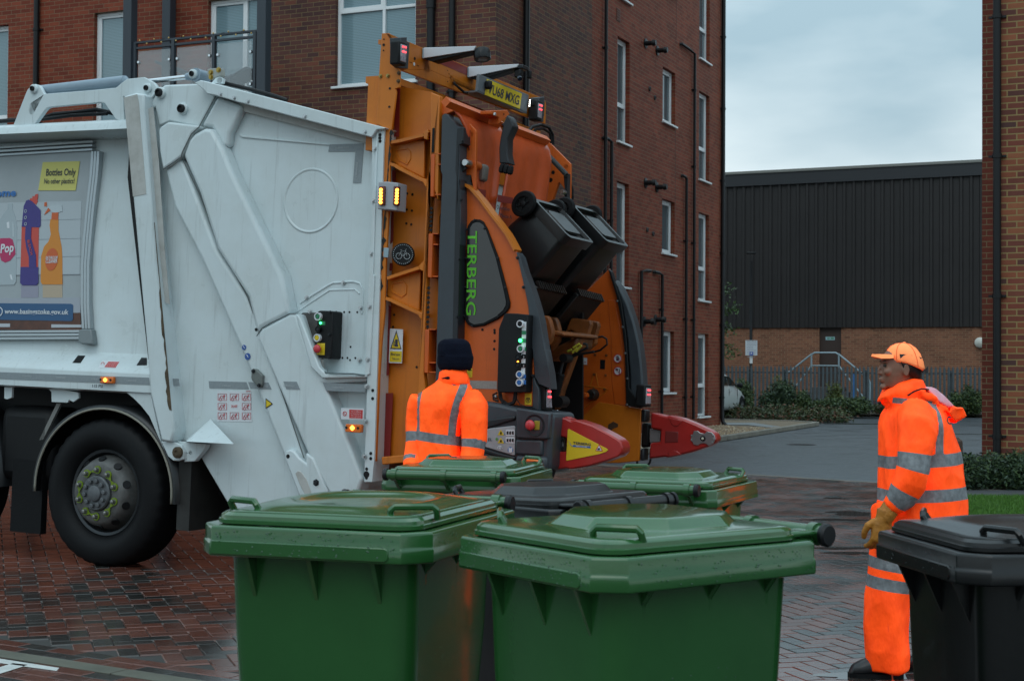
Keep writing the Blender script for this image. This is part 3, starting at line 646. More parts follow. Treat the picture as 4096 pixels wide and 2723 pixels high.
G1 = [leafm('leaf_mid', (.075, .125, .045)), leafm('leaf_dark', (.04, .075, .032)), leafm('leaf_light', (.12, .17, .05))]
G2 = [leafm('leaf_olive', (.095, .11, .04)), leafm('leaf_dark', (.04, .075, .032)), leafm('leaf_moss', (.07, .095, .035)), leafm('leaf_olive', (.095, .11, .04)), leafm('leaf_rust', (.16, .06, .03))]
G3 = [leafm('leaf_blue', (.06, .10, .065)), leafm('leaf_dark', (.04, .075, .032)), leafm('leaf_mid', (.075, .125, .045))]
G4 = [leafm('leaf_yellow', (.17, .18, .04)), leafm('leaf_light', (.12, .17, .05))]
def sh(px0, px1, ytop, Yd, label, ms, seed, ls=.042, n=4200, name='shrub', depth=.9, foot=.05):
    """a bush spanning two photo columns, up to ytop, standing at depth Yd"""
    a, b = atY((px0, ytop), Yd), atY((px1, ytop), Yd); wx = (b.x - a.x) / 2; h = a.z; rr = random.Random(seed)
    cl = []
    for k in range(7):
        x = rr.uniform(-.62, .62) * wx; hh_ = h * rr.uniform(.55, 1.0) if k else h
        cl.append((x, rr.uniform(-.3, .3) * depth, hh_ * .5 + foot, wx * rr.uniform(.3, .5), depth * rr.uniform(.35, .55), hh_ * .5))
    return shrub(name, label, 'shrub', Vector(((a.x + b.x) / 2, Yd, 0)), cl, n, ls, ms, seed, group='shrubs along the fence')
sh(2945, 3035, 1515, 48.6, 'bright green bush between the white car and the lamp post', G1, 1)
sh(3030, 3200, 1525, 48.9, 'tall loose bush just right of the lamp post', G3, 2, n=7000)
sh(3090, 3150, 1500, 49.4, 'spindly yellowish shrub against the fence, right of the lamp post', G4, 3, n=900, depth=.4)
sh(3170, 3300, 1565, 48.5, 'rounded dark bush below the left end of the stair railing', G1, 4)
sh(3300, 3370, 1530, 48.9, 'yellow green shrub sticking up in front of the shed door', G4, 5, n=1500, depth=.5)
sh(3270, 3520, 1590, 48.0, 'wide low bright green bush beside the road, left of the capped worker', G1, 6, n=9000)
sh(3480, 3700, 1600, 48.2, 'low dark green bush behind the capped worker', G2, 7, n=6000)
sh(3690, 3830, 1570, 48.4, 'dark green bush behind the raised hood of the capped worker', G1, 8)
sh(3800, 3945, 1545, 48.2, 'full dark bush at the foot of the fence beside the right brick building', G1, 9, n=8000)
# creeping plant on the corner bed
c0 = gp(zW(800, 1260)); rr = random.Random(77)
cl = [(rr.uniform(-3.3, 2.1), rr.uniform(-1.0, 3.2), .12, rr.uniform(.5, .9), rr.uniform(.5, .9), rr.uniform(.14, .4)) for _ in range(26)]
cl = [(c[0], c[1] - .25 * c[0], c[2], c[3], c[4], c[5]) for c in cl]
shrub('creeping_shrub', 'low spreading cotoneaster with rusty tips on the kerbed corner bed', 'shrub', c0, cl, 17000, .05, G2, 20, stems=20)
# hedge at the foot of the near building
hb = gp((4000, 1955)); rr = random.Random(31)
for lab, x0, x1, sd in (('dense low green hedge at the foot of the black downpipe', -.55, .35, 41), ('dense low green hedge at the right edge under the brick wall', .35, 3.0, 42)):
    cl = []
    n = 8 if x1 < 1 else 18
    for k in range(n):
        x = x0 + (x1 - x0) * (k + .5) / n; cl.append((x + rr.uniform(-.05, .05), rr.uniform(-.12, .25), .2, .26, .34, rr.uniform(.2, .3)))
    shrub('hedge', lab, 'hedge', hb, cl, 12000 if n == 8 else 15000, .026, G3, sd, group='hedge under the brick wall', stems=14)
# small tree hidden behind the corner of the apartments, its twigs showing
tr = Vector((5.05, 41.5, 0)); tree = thing('young_tree', 'young green tree peeping out behind the corner of the red brick block', 'tree', mw=Matrix.Translation(tr))
g = MB(); g.tube([(0, 0, 0), (.03, 0, 1.4), (-.05, 0, 2.8), (.02, 0, 4.6)], [.07, .06, .045, .02], 8); rr = random.Random(9); tips = []
for zz, xx in ((1.9, .95), (2.5, .85), (3.1, .95), (3.6, .75), (2.2, -.9), (3.0, -.9), (3.4, -.6), (4.2, .3)):
    g.tube([(0, 0, zz - .5), (xx * .5, rr.uniform(-.3, .3), zz - .12), (xx, rr.uniform(-.3, .3), zz)], [.025, .015, .006], 5); tips += [(xx * .62, 0, zz), (xx, 0, zz + .08)]
g.build('trunk', mat('stem_brown', (.05, .035, .025), .7), tree)
g = MB()
for tp in tips: leaves(g, rr, tp, (.32, .32, .22), 130, .05, 2, hollow=.1)
g.build('crown', [leafm('leaf_fresh', (.11, .22, .05)), leafm('leaf_mid', (.075, .125, .045))], tree, solid=False)
# ================================================================== refuse truck: frame and measuring
YAW, TILT = R(64), .033
p0 = gp((422, 2275))
_L = Vector((math.sin(YAW), -math.cos(YAW), 0)); _V = Vector((math.cos(YAW), math.sin(YAW), 0))
TROT = Matrix.Rotation(TILT, 3, 'Y') @ Matrix((_L, _V, ZH)).transposed()
TM = Matrix.Translation(p0) @ TROT.to_4x4(); TMI = TM.inverted(); TC = TMI @ CAMP
def tray(p): return TROT.transposed() @ ray(p)
def T(p, y=0., b=0., c=0.):
    """photo pixel -> truck-local point on the plane y = y + b*z + c*x"""
    d = tray(p); k = (y + b * TC.z + c * TC.x - TC.y) / (d.y - b * d.z - c * d.x); return TC + d * k
def TX(p, x, b=0.):
    """photo pixel -> truck-local point on the plane x = x + b*z (facing rear)"""
    d = tray(p); k = (x + b * TC.z - TC.x) / (d.x - b * d.z); return TC + d * k
truck = thing('refuse_truck', 'white refuse truck with an orange rear bin lift tipping two black bins', 'refuse truck', mw=TM)
def dirty(name, col, col2, rough=.35, sc_=3.0, lo=.42, hi=.72, coat=.15, streak=.5):
    """paint with faint grime patches and run-down streaks"""
    m = mat(name, col, rough, col2=col2, vscale=sc_, coat=coat, bump=.04, bscale=25, rvar=.12); t = m.node_tree; L = t.links; b = t.nodes['Principled BSDF']
    r = [n for n in t.nodes if n.type == 'VALTORGB'][0]; r.color_ramp.elements[0].position = 1 - hi; r.color_ramp.elements[1].position = 1 - lo
    tc = t.nodes.new('ShaderNodeTexCoord'); mp = t.nodes.new('ShaderNodeMapping'); mp.inputs['Scale'].default_value = (16, 16, .9); L.new(tc.outputs['Object'], mp.inputs[0])
    n = t.nodes.new('ShaderNodeTexNoise'); n.inputs['Scale'].default_value = 1.6; n.inputs['Detail'].default_value = 7; n.inputs['Roughness'].default_value = .7; L.new(mp.outputs[0], n.inputs['Vector'])
    q = t.nodes.new('ShaderNodeMapRange'); q.inputs['From Min'].default_value = .56; q.inputs['From Max'].default_value = .78; q.inputs['To Min'].default_value = 0; q.inputs['To Max'].default_value = streak; L.new(n.outputs['Fac'], q.inputs[0])
    x = t.nodes.new('ShaderNodeMix'); x.data_type = 'RGBA'; L.new(q.outputs[0], x.inputs['Factor']); L.new(r.outputs[0], x.inputs['A']); x.inputs['B'].default_value = (*[c * .45 for c in col2], 1); L.new(x.outputs['Result'], b.inputs['Base Color'])
    return m
M_w = dirty('truck_white', (.61, .69, .71), (.55, .615, .62))
M_w2 = dirty('scuff_and_shade_white', (.47, .475, .455), (.36, .355, .33), .6, 9)
M_or = dirty('lift_orange', (.60, .17, .006), (.44, .115, .005), .45, 2.5, coat=0.)
M_or2 = dirty('lift_orange_red', (.62, .112, .007), (.48, .08, .006), .45, 2.5, coat=0.)
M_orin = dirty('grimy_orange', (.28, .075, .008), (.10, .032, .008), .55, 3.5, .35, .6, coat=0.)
M_grey = dirty('lift_grey', (.040, .050, .060), (.03, .037, .045), .42, 6, coat=0.)
M_dkg = mat('dark_grey_paint', (.016, .019, .023), .42, spec=.4, var=.25, vscale=6)
M_blk = mat('matt_black', (.0045, .005, .006), .55, spec=.3)
M_rub = mat('tyre_rubber', (.0055, .006, .007), .6, bump=.15, bscale=50, spec=.2)
M_red = mat('red_plastic_arm', (.42, .022, .018), .3, coat=.2, var=.25, vscale=5)
M_tape = mat('grey_reflective_tape', (.26, .30, .32), .35, var=.15, vscale=60)
M_tapef = mat('tape_print', (.44, .48, .5), .4)
M_dred = mat('dark_red_reflector', (.21, .018, .014), .4)
M_steelc = mat('bright_steel', (.5, .52, .53), .3, metal=1)
M_amber = mat('amber_lens', (.75, .16, .01), .15, coat=.5)
M_ambl = mat('amber_led_lit', (1, .35, .02), .3, emit=(1, .30, .03), estr=9)
M_redl = mat('red_led_lit', (1, .1, .1), .3, emit=(1, .06, .08), estr=3.0)
M_whl = mat('white_led_lit', (1, 1, 1), .3, emit=(1, .97, .88), estr=7)
M_grl = mat('green_led_lit', (.1, 1, .3), .3, emit=(.05, 1, .25), estr=6)
M_lens = mat('clear_lamp_lens', (.42, .40, .45), .1, coat=.6, var=.5, vscale=70)
M_yel = mat('sign_yellow', (.68, .50, .015), .45)
M_wht = mat('sticker_white', (.66, .69, .72), .45)
M_sred = mat('sticker_red', (.52, .03, .03), .45)
M_sblue = mat('sticker_blue', (.03, .09, .32), .45)
M_lime = mat('lime_marker', (.15, .23, .006), .5)
M_grn = mat('lettering_green', (.10, .46, .02), .45)
def part(mb, name, m, parent=truck, **k): return mb.build(name, m, parent, **k)
def poly(name, pts, y, dep, m, bev=0., parent=truck, b=0., seg=2):
    P = [T(p, y, b) for p in pts]; return MB().prism(P, (0, dep, 0)).build(name, m, parent, bevel=bev, seg=seg)
def polyx(name, pts, x, dep, m, bev=0., parent=truck):
    return MB().prism([TX(p, x) for p in pts], (-dep, 0, 0)).build(name, m, parent, bevel=bev)
def zz_(f, *pts): return [f(*p) for p in pts]
def keyhole(outer, holes):
    """one outline with round holes cut in it (points in a plane, list of loops)"""
    out = list(outer)
    for h in holes:
        best = min(((i, j) for i in range(len(out)) for j in range(len(h))), key=lambda t: (out[t[0]] - h[t[1]]).length)
        i, j = best; out = out[:i + 1] + [h[(j - k) % len(h)] for k in range(len(h) + 1)] + out[i:]
    return out
def circ(c, r, n=18, ax='y', ry=None):
    c = Vector(c); ry = ry or r
    if ax == 'y': return [c + Vector((r * math.cos(2 * math.pi * k / n), 0, ry * math.sin(2 * math.pi * k / n))) for k in range(n)]
    return [c + Vector((0, r * math.cos(2 * math.pi * k / n), ry * math.sin(2 * math.pi * k / n))) for k in range(n)]
def disc(name, c, r, h, m, parent=truck, ax=(0, -1, 0), n=20, prof=None): return MB().lathe(c, ax, prof or [(0, r), (h, r)], n).build(name, m, parent, smooth=True)
def bolt(p, y, r=.011, m=None, parent=truck, name='bolt'): c = T(p, y); return MB().lathe(c, (0, -1, 0), [(-.004, r * 1.5), (.004, r * 1.5), (.004, r), (.014, r * .9)], 6).build(name, m or M_steelc, parent)
def hole_(p, y, r=.012): c = T(p, y); return MB().lathe(c, (0, -1, 0), [(0, r), (.0015, r)], 12).build('bolt_hole', M_blk, truck)
def side_text(s, name, m, p, q, y, hgt, parent=truck, bold=0., b=0., width=True):
    a, c = T(p, y, b), T(q, y, b); return text(s, name, m, parent, a, c - a, (0, 0, 1), hgt, (c - a).length if width else None, bold=bold, extr=.0015)
# ---------------------------------------------------------------- body hull
zl1 = T((0, 1394), .17).z; ztp = T((0, 577), .27).z; zbr = T((0, 540), .03).z
PB = (.27 - .17) / (ztp - zl1); PY = .17 - PB * zl1                     # side panel plane  y = PY + PB z
prof = [(.03, 1.262), (.0, 1.275), (.0, 1.405), (.012, 1.425), (.15, zl1 - .02), (.17, zl1), (.17 + PB * (ztp - zl1) * .5 - .015, (zl1 + ztp) / 2), (.27, ztp), (.035, zbr), (.01, zbr + .02), (.0, 3.16), (.02, 3.215), (.06, 3.24), (.16, 3.25), (2.24, 3.25), (2.34, 3.24), (2.4, 3.16), (2.4, 1.275), (2.37, 1.262)]
rx = lambda z: -.03 + (3.4 - z) * .167
part(MB().loft([[Vector((-5.2, y, z)) for y, z in prof], [Vector((rx(z) + .1, y, z)) for y, z in prof]]), 'body', M_w, bevel=.008)
g = MB(); g.mm((-5.2, .4, .55), (.9, 2.0, 1.26)); part(g, 'chassis', M_blk)
# grey stripe, ledge pads, lettering
stripe = [T(p, -.004) for p in ((-40, 1486), zB(1165, 1195), zB(1172, 1252), (-40, 1513))]
part(MB().prism(stripe, (0, .003, 0)), 'reflective_stripe', M_tape)
LB = (.15 - .012) / (zl1 - .02 - 1.425); LY = .012 - LB * 1.425
for pts in (((565, 1080), (610, 1021), (668, 1023), (630, 1081)), ((1068, 1100), (1108, 1038), (1150, 1040), (1150, 1098))):
    part(MB().prism([T(zB(*p), LY - .004, LB) for p in pts], (0, .006, 0)), 'rubber_pad', M_blk, bevel=.002)
lab = part(MB().prism([T(zB(*p), LY - .002, LB) for p in ((770, 1118), (800, 1060), (942, 1068), (910, 1122))], (0, .002, 0)), 'warning_label', M_wht)
part(MB().prism([T(zB(*p), LY - .004, LB) for p in ((818, 1112), (850, 1070), (934, 1072), (905, 1117))], (0, .002, 0)), 'label_panel', M_sred, lab)
c = T(zB(804, 1091), LY - .004, LB); part(MB().lathe(c, (0, -1, .3), [(0, .017), (.001, .017), (.001, .013), (0, .013)], 20), 'label_ring', M_sred, lab)
for k, s in enumerate(('IT IS AN OFFENCE', 'FOR ANY PERSON TO', 'RIDE ON THE REAR OF', 'A MOVING VEHICLE')):
    a, q = T(zB(842 - k * 6, 1083 + k * 9), LY - .007, LB), T(zB(922 - k * 6, 1085 + k * 9), LY - .007, LB); text(s, 'label_text', M_wht, lab, a, q - a, (0, LB, 1), .010, (q - a).length, extr=.0005)
side_text('115 PSI', 'stencil', M_ink, zB(718, 1271), zB(800, 1274), -.002, .031, bold=.01)
def tape_logo(p, q, y, h=.015, up=None):
    a, c = T(p, y - .002), T(q, y - .002); text('DENNIS EAGLE', 'tape_lettering', M_tapef, truck, a, c - a, up or (0, 0, 1), h, (c - a).length * .86, bold=.015, extr=.0012)
    d = (c - a) / 10; u = Vector(up or (0, 0, 1)) * h
    part(MB().prism([a - d * 1.6 + u, a - d * .9 + u * .2, a - d * .4 + u * 1.0, a - d * .8 - u * .1], (0, .001, 0)), 'tape_emblem', M_tapef)
for x0, x1, yy in ((185, 258, 1188), (448, 523, 1199), (722, 780, 1211), (1000, 1080, 1224)): tape_logo(zB(x0, yy), zB(x1, yy + 3), -.004)
def marker(pts, y, leds, name='side_marker_lamp', dep=.035):
    o = poly(name, pts, y - dep, dep, M_amber, .008)
    for p in leds:
        c = T(p, y - dep - .001); part(MB().sphere(c, (.009, .005, .009), 8, 6), 'led', M_ambl, o, smooth='all')
    return o
mk = marker(zz_(zB, (782, 1186), (884, 1188), (884, 1243), (780, 1240)), 0, zz_(zB, (817, 1213), (831, 1213), (824, 1206), (824, 1220)))
for p in (zB(788, 1211), zB(866, 1214)): c = T(p, -.036); part(MB().lathe(c, (0, -1, 0), [(0, .009), (.002, .009)], 8), 'screw', M_blk, mk)
# ---------------------------------------------------------------- poster panel on the side (flat print in a profiled frame)
post_ = thing('poster_panel', None, None); post_.parent = truck
def pp(name, pts, off, m, dep=.002, f=zX, bev=0.): return part(MB().prism([T(f(*p), PY - off, PB) for p in pts], (0, dep, 0)), name, m, post_, bevel=bev)
def ptxt(s, name, m, p, q, off, h, bold=0.):
    a, c = T(zX(*p), PY - off, PB), T(zX(*q), PY - off, PB); return text(s, name, m, post_, a, c - a, (0, PB, 1), h, (c - a).length, bold=bold, extr=.0005)
M_pg = mat('print_grey', (.36, .40, .42), .3, var=.12, vscale=3); M_pg2 = mat('print_pale_boards', (.42, .47, .50), .3); M_pln = mat('print_board_line', (.30, .34, .37), .3)
pp('print', ((-700, 175), (715, 110), (700, 460), (680, 700), (650, 900), (632, 1100), (630, 1380), (-700, 1380)), .035, M_pg, .03)
pp('print_boards', ((-700, 530), (640, 498), (630, 700), (625, 1070), (-700, 1085)), .037, M_pg2)
for y in (640, 790, 930): pp('print_line', ((130, y + 12), (636, y - 2), (636, y + 1), (130, y + 15)), .039, M_pln)
pp('print_line', ((-700, 1085), (625, 1070), (625, 1076), (-700, 1091)), .039, mat('print_shadow_line', (.2, .22, .25), .3))
pp('print_table', ((-700, 1262), (628, 1255), (630, 1375), (-700, 1380)), .037, mat('print_table', (.34, .37, .42), .3))
pp('print_wood', ((-700, 1380), (630, 1372), (636, 1510), (-700, 1500)), .037, mat('print_wood', (.115, .038, .02), .35, var=.5, vscale=12))
pp('banner', ((-60, 1298), (555, 1303), (572, 1312), (572, 1425), (560, 1438), (-60, 1428)), .040, M_sblue_ := mat('banner_blue', (.018, .085, .20), .35))
ptxt('www.basingstoke.gov.uk', 'banner_text', M_wht, (36, 1380), (538, 1386), .043, .052, .018)
c = T(zX(-6, 1365), PY - .044, PB); part(MB().lathe(c, (0, -1, PB), [(0, .036), (.001, .036), (.001, .028), (0, .028)], 24), 'banner_emblem', M_wht, post_)
pp('sticky_note', ((335, 194), (626, 186), (592, 416), (299, 416)), .040, mat('note_yellow', (.60, .56, .15), .5))
ptxt('Bottles Only', 'note_text', M_ink, (357, 300), (588, 296), .043, .075, .012); ptxt('No other plastics!', 'note_text', M_ink, (343, 363), (580, 360), .043, .056, .008)
ptxt('home', 'heading', mat('heading_blue', (.03, .16, .45), .4), (-80, 466), (120, 458), .042, .08, .03)
M_pvi = mat('print_violet', (.035, .022, .19), .25); M_pre = mat('print_red', (.55, .06, .04), .25); M_por = mat('print_orange', (.62, .22, .015), .25); M_pdo = mat('print_dark_orange', (.56, .10, .015), .3); M_pcl = mat('print_clear_bottle', (.46, .52, .55), .25); M_pmg = mat('print_magenta', (.45, .015, .10), .3)
pp('print_reflection', ((165, 1160), (300, 1160), (300, 1255), (165, 1255)), .0375, mat('print_reflection', (.28, .28, .36), .3)); pp('print_reflection', ((335, 1155), (488, 1155), (488, 1255), (335, 1255)), .0375, mat('print_reflection_warm', (.45, .36, .26), .3))
pp('print_red_bottle', ((170, 690), (305, 690), (298, 1040), (160, 1040)), .0395, M_pre)
pp('print_red_bottle', ((232, 490), (240, 475), (252, 478), (255, 460), (270, 462), (278, 445), (298, 443), (296, 480), (290, 490), (296, 500), (284, 528)), .0395, M_pre)
pp('print_violet_cap', ((185, 540), (205, 495), (225, 488), (250, 500), (318, 570), (318, 690), (308, 705), (170, 700)), .0415, M_pvi)
pp('print_violet_base', ((160, 1015), (300, 1015), (300, 1140), (285, 1158), (175, 1158), (157, 1140)), .0415, M_pvi)
pp('print_violet_band', ((200, 700), (246, 700), (242, 790), (262, 860), (280, 920), (284, 1020), (226, 1020), (226, 940), (205, 860), (195, 790)), .0425, M_pvi)
a = T(zX(212, 805), PY - .0445, PB); q = T(zX(240, 920), PY - .0445, PB); text('BLEACH', 'print_text', M_pre, post_, a, q - a, Vector((.98, 0, .25)), .034, (q - a).length, bold=.015, extr=.0004)
for y in (578, 628, 678): c = T(zX(200, y), PY - .043, PB); part(MB().lathe(c, (0, -1, PB), [(0, .013), (.001, .013), (.001, .009), (0, .009)], 14), 'print_ring', M_pcl, post_)
pp('print_orange_bottle', ((395, 640), (458, 640), (458, 730), (483, 860), (488, 940), (489, 1152), (330, 1152), (318, 1130), (322, 930), (345, 855), (380, 815), (398, 760), (388, 690)), .0395, M_por)
pp('print_orange_neck', ((406, 590), (457, 588), (455, 645), (402, 643)), .041, M_pdo); pp('print_white_trigger', ((378, 548), (405, 530), (485, 530), (488, 580), (440, 592), (405, 585)), .0405, M_pcl)
pp('print_orange_trigger', ((378, 553), (398, 570), (345, 608), (360, 580)), .0405, M_pdo); pp('print_orange_trigger', ((347, 510), (366, 506), (366, 540), (347, 540)), .0405, M_pdo)
c = T(zX(404, 956), PY - .0415, PB); g = MB(); g.prism([c + Vector((.062 * math.cos(t), PB * .085 * math.sin(t), .085 * math.sin(t))) for t in [2 * math.pi * k / 28 for k in range(28)]], (0, .001, 0)); part(g, 'print_badge', M_pdo, post_)
ptxt('BATHROOM', 'print_text', M_wht, (358, 956), (449, 953), .0435, .034, .015); ptxt('CLEANER', 'print_text', M_wht, (357, 985), (449, 981), .0435, .037, .02)
pp('print_clear_bottle', ((62, 520), (97, 518), (97, 560), (120, 620), (133, 700), (125, 1130), (110, 1155), (-30, 1158), (-40, 700), (20, 610), (60, 560)), .0392, mat('print_clear_bottle2', (.37, .43, .46), .25))
pp('print_highlight', ((52, 665), (72, 660), (74, 710), (55, 712)), .0405, M_wht); pp('print_highlight', ((96, 650), (108, 680), (110, 780), (98, 780)), .0405, M_pcl); pp('print_highlight', ((75, 1075), (90, 1075), (100, 1120), (85, 1110)), .0405, M_wht)
pp('print_label', ((-40, 800), (10, 790), (75, 788), (98, 800), (118, 880), (120, 915), (80, 965), (40, 980), (10, 965), (-10, 900)), .0415, M_pmg)
ptxt('Pop', 'print_text', M_wht, (0, 905), (103, 893), .0435, .095, .03)
pp('print_handle', ((-700, 1462), (78, 1458), (78, 1485), (-700, 1488)), .040, mat('print_chrome', (.45, .48, .52), .3)); pp('print_handle', ((402, 1464), (640, 1467), (640, 1488), (402, 1490)), .040, mat('print_chrome', (.45, .48, .52), .3))
M_alu = mat('aluminium_profile', (.40, .44, .46), .32, metal=.6)
for i, (a, b) in enumerate((((-700, 115), (724, 20)), ((-700, 140), (722, 50)), ((-700, 168), (722, 82)))):
    pp('frame_rail', ((a[0], a[1]), b, (b[0], b[1] + 22), (a[0], a[1] + 22)), .05 + .004 * (i % 2), M_alu, .045, bev=.004)
for k, w_ in ((0, 22), (24, 20), (46, 22)):
    L_ = ((712, 105), (698, 300), (668, 560), (645, 800), (630, 1000), (628, 1300), (640, 1500)); pts = [(x + k, y) for x, y in L_] + [(x + k + w_, y) for x, y in reversed(L_)]
    pp('frame_stile', pts, .05 + .004 * (k == 24), M_alu, .045, bev=.004)
for k in range(3): pp('frame_rail', ((-700, 1515 + k * 26), (632, 1508 + k * 26), (632, 1530 + k * 26), (-700, 1537 + k * 26)), .05 + .004 * (k % 2), M_alu, .045, bev=.004)
pp('corner_piece', ((612, 1510), (640, 1500), (712, 1500), (728, 1620), (640, 1620), (610, 1600)), .062, mat('corner_grey', (.2, .23, .24), .45), .055, bev=.01)
# ---------------------------------------------------------------- rear post, rust, brackets
poly('corner_post', zz_(zA, (965, 362), (1060, 336), (1130, 345), (1126, 460), (1213, 1568)) + zz_(zB, (1345, 1440)) + zz_(zC, (1212, 560), (1190, 642), (1122, 632), (1045, 300)) + zz_(zB, (1160, 1070)) + zz_(zA, (1040, 1140)), -.035, .16, M_w, .015)
poly('scuffed_strip', zz_(zA, (970, 375), (1075, 348), (1088, 420), (1146, 1130), (1042, 1150), (1010, 800)), -.038, .004, M_w2)
poly('scuffed_strip', zz_(zA, (1142, 470), (1200, 446), (1245, 870), (1290, 1568)) + zz_(zB, (1330, 620), (1270, 600)) + zz_(zA, (1215, 1568), (1180, 1000)), .016, .004, M_w2)
def rust_mat():
    m = mat('rust_streak', (.115, .08, .045), .8, var=.7, vscale=18, bump=.3); return m
rr = random.Random(4); g = MB(); E = []
for k in range(41):
    t = k / 40; x, y = (1196 + (1330 - 1196) * max(0, t), -20 + 1470 * t); E.append((x + 14, y, 3 + 20 * rr.random() * (.2 + .8 * t) * (t > .3) + 14 * t * math.sin(t * 9) ** 2))
pts = [T(zB(x, y), -.039) for x, y, w_ in E] + [T(zB(x - w_, y), -.039) for x, y, w_ in reversed(E)]
part(MB().prism(pts, (0, .003, 0)), 'rust_streak', rust_mat())
poly('dark_gap_backing', zz_(zA, (1040, 300), (1300, 300), (1330, 1568)) + zz_(zC, (1380, 640), (1100, 640)) + zz_(zA, (1000, 1000)), .13, .04, M_blk)  # black plate added to give the gap its dark interior
poly('arch_plate', zz_(zC, (868, 285), (1048, 297), (1120, 632), (1142, 690), (1075, 540), (1040, 460), (985, 390), (930, 335)), .02, .02, M_w, .004)
poly('hinge_plate', zz_(zC, (1122, 634), (1215, 640), (1262, 660), (1282, 710), (1278, 760), (1240, 772), (1205, 770), (1170, 740)), .0, .05, M_w, .006)
c = T(zC(1238, 712), -.01); part(MB().lathe(c, (0, -1, 0), [(-.05, .04), (.01, .04), (.018, .028), (.018, .016), (.012, .012)], 20), 'hinge_pin', rust_mat(), smooth=True)
P = [T(p, .03) for p in zz_(zC, (1225, 632), (1440, 655), (1425, 690), (1355, 775), (1280, 778), (1290, 720), (1262, 655))]
c = T(zC(1326, 713), .03); part(MB().prism(keyhole(P, [circ(c, .019)]), (0, .05, 0)), 'lower_lug', M_w, bevel=.005)
# ---------------------------------------------------------------- tailgate
poly('tailgate', zz_(zA, (1146, 462), (1235, 320), (1290, 274), (1560, 262), (1600, 246)) + zz_(zD, (40, 48), (1440, 410), (1425, 700)) + zz_(zE, (1240, 0), (1160, 1440), (1140, 1480), (1100, 1520), (860, 1560)) + [zd(640, 1290), zd(545, 1195)] + zz_(zC, (1395, 745), (1420, 690), (1440, 655), (1225, 632), (1212, 560)) + zz_(zA, (1222, 1568)), .10, 2.2, M_w, .012)
poly('upper_plate', zz_(zA, (1150, 462), (1232, 330), (1290, 276), (1560, 264), (1590, 250), (1612, 300), (1690, 360), (1560, 605), (1330, 560), (1245, 600), (1215, 450)), .06, .06, M_w, .012)
poly('filler_cap_cover', zz_(zA, (1240, 625), (1262, 598), (1318, 562), (1540, 590), (1562, 604), (1505, 655), (1425, 830), (1350, 890), (1275, 938), (1250, 800)), -.01, .12, M_w, .035, seg=3)
poly('shoulder_panel', zz_(zA, (1700, 365), (1860, 420), (1905, 440), (1800, 650), (1790, 760), (1740, 760), (1660, 612), (1570, 600)), .035, .08, M_w, .03, seg=3)
# two long raised pressings running down the tailgate
poly('left_pressing', zz_(zA, (1290, 935), (1395, 850), (1440, 870), (1700, 1568)) + zz_(zE, (330, 150), (600, 900), (738, 1290), (760, 1330)) + zz_(zE, (900, 1568), (700, 1568), (585, 1280), (300, 560), (0, -120)) + zz_(zA, (1360, 1230)), .02, .1, M_w, .035, seg=3)
poly('right_pressing', zz_(zA, (1430, 825), (1480, 700), (1520, 655), (1600, 612), (1660, 615), (1750, 780)) + zz_(zD, (250, 760), (640, 1568)) + zz_(zE, (625, 268), (430, 370), (395, 425), (330, 150)) + zz_(zA, (1700, 1560), (1560, 1120)), -.012, .13, M_w, .04, seg=3)
poly('right_pressing', zz_(zE, (395, 425), (430, 372), (625, 270), (668, 268), (780, 620), (850, 700), (1155, 700), (1160, 742), (860, 755), (990, 1060), (1130, 1420), (1100, 1512), (905, 1530), (760, 1270), (600, 900)), -.02, .14, M_w, .035, seg=3)
poly('pressing_face', zz_(zE, (668, 268), (700, 300), (830, 640), (880, 690), (1155, 697), (1150, 715), (850, 720), (770, 640)), -.05, .05, M_w, .018)
poly('pivot_arm', zz_(zE, (585, 1265), (595, 1225), (625, 1212), (655, 1225), (690, 1270), (738, 1312), (735, 1235), (790, 1275), (900, 1540), (830, 1568), (700, 1568)), -.03, .06, M_w, .012)
poly('pivot_arm_slot', zz_(zE, (663, 1380), (680, 1362), (705, 1370), (740, 1420), (775, 1510), (768, 1540), (735, 1540), (690, 1450)), -.034, .01, M_w2, .004)
poly('top_rail', zz_(zD, (-45, 60), (0, 42), (38, 48), (1455, 414), (1440, 425), (1385, 430), (1345, 490), (300, 215), (115, 160), (55, 150), (30, 120)), -.05, .16, M_w, .014)
rail_sh = poly('rail_shade_strip', zz_(zD, (310, 218), (1345, 490), (1345, 545), (350, 290)), .06, .03, M_w2)  # greyer strip: shade under the top rail put into the colour
poly('rear_flange', zz_(zD, (1350, 470), (1395, 425), (1448, 420), (1440, 560), (1410, 1568)) + zz_(zE, (1255, 0), (1215, 1270), (1200, 1440), (1145, 1440), (1148, 1320), (1165, 760), (1180, 0)) + zz_(zD, (1345, 1400)), -.02, .2, M_w, .01)
poly('rear_flange', zz_(zD, (1385, 455), (1393, 455), (1355, 1568)) + zz_(zE, (1215, 0), (1183, 690), (1150, 700), (1160, 400), (1175, 0)) + zz_(zD, (1345, 1000)), -.032, .02, M_w, .005)
M_seam = mat('panel_seam', (.10, .11, .11), .7)
def seam(pts, y, w_=.0035, name='panel_seam', m=None):
    P = [T(p, y) for p in pts]; return part(MB().tube(P, w_, 6), name, m or M_seam)
seam(zz_(zE, (395, 425), (430, 372), (480, 340), (625, 270), (672, 268)), -.019, .0035)
seam(zz_(zA, (1690, 365), (1560, 605), (1500, 660), (1430, 800), (1420, 840), (1350, 890), (1280, 936)), -.010, .0035)
seam(zz_(zD, (345, 290), (280, 380), (230, 480), (225, 600), (300, 835), (440, 1165), (590, 1500), (625, 1568)), .098, .0035)
seam(zz_(zA, (1420, 835), (1560, 1120), (1740, 1568)) + zz_(zE, (330, 150), (600, 900), (730, 1290)), .018, .0035)
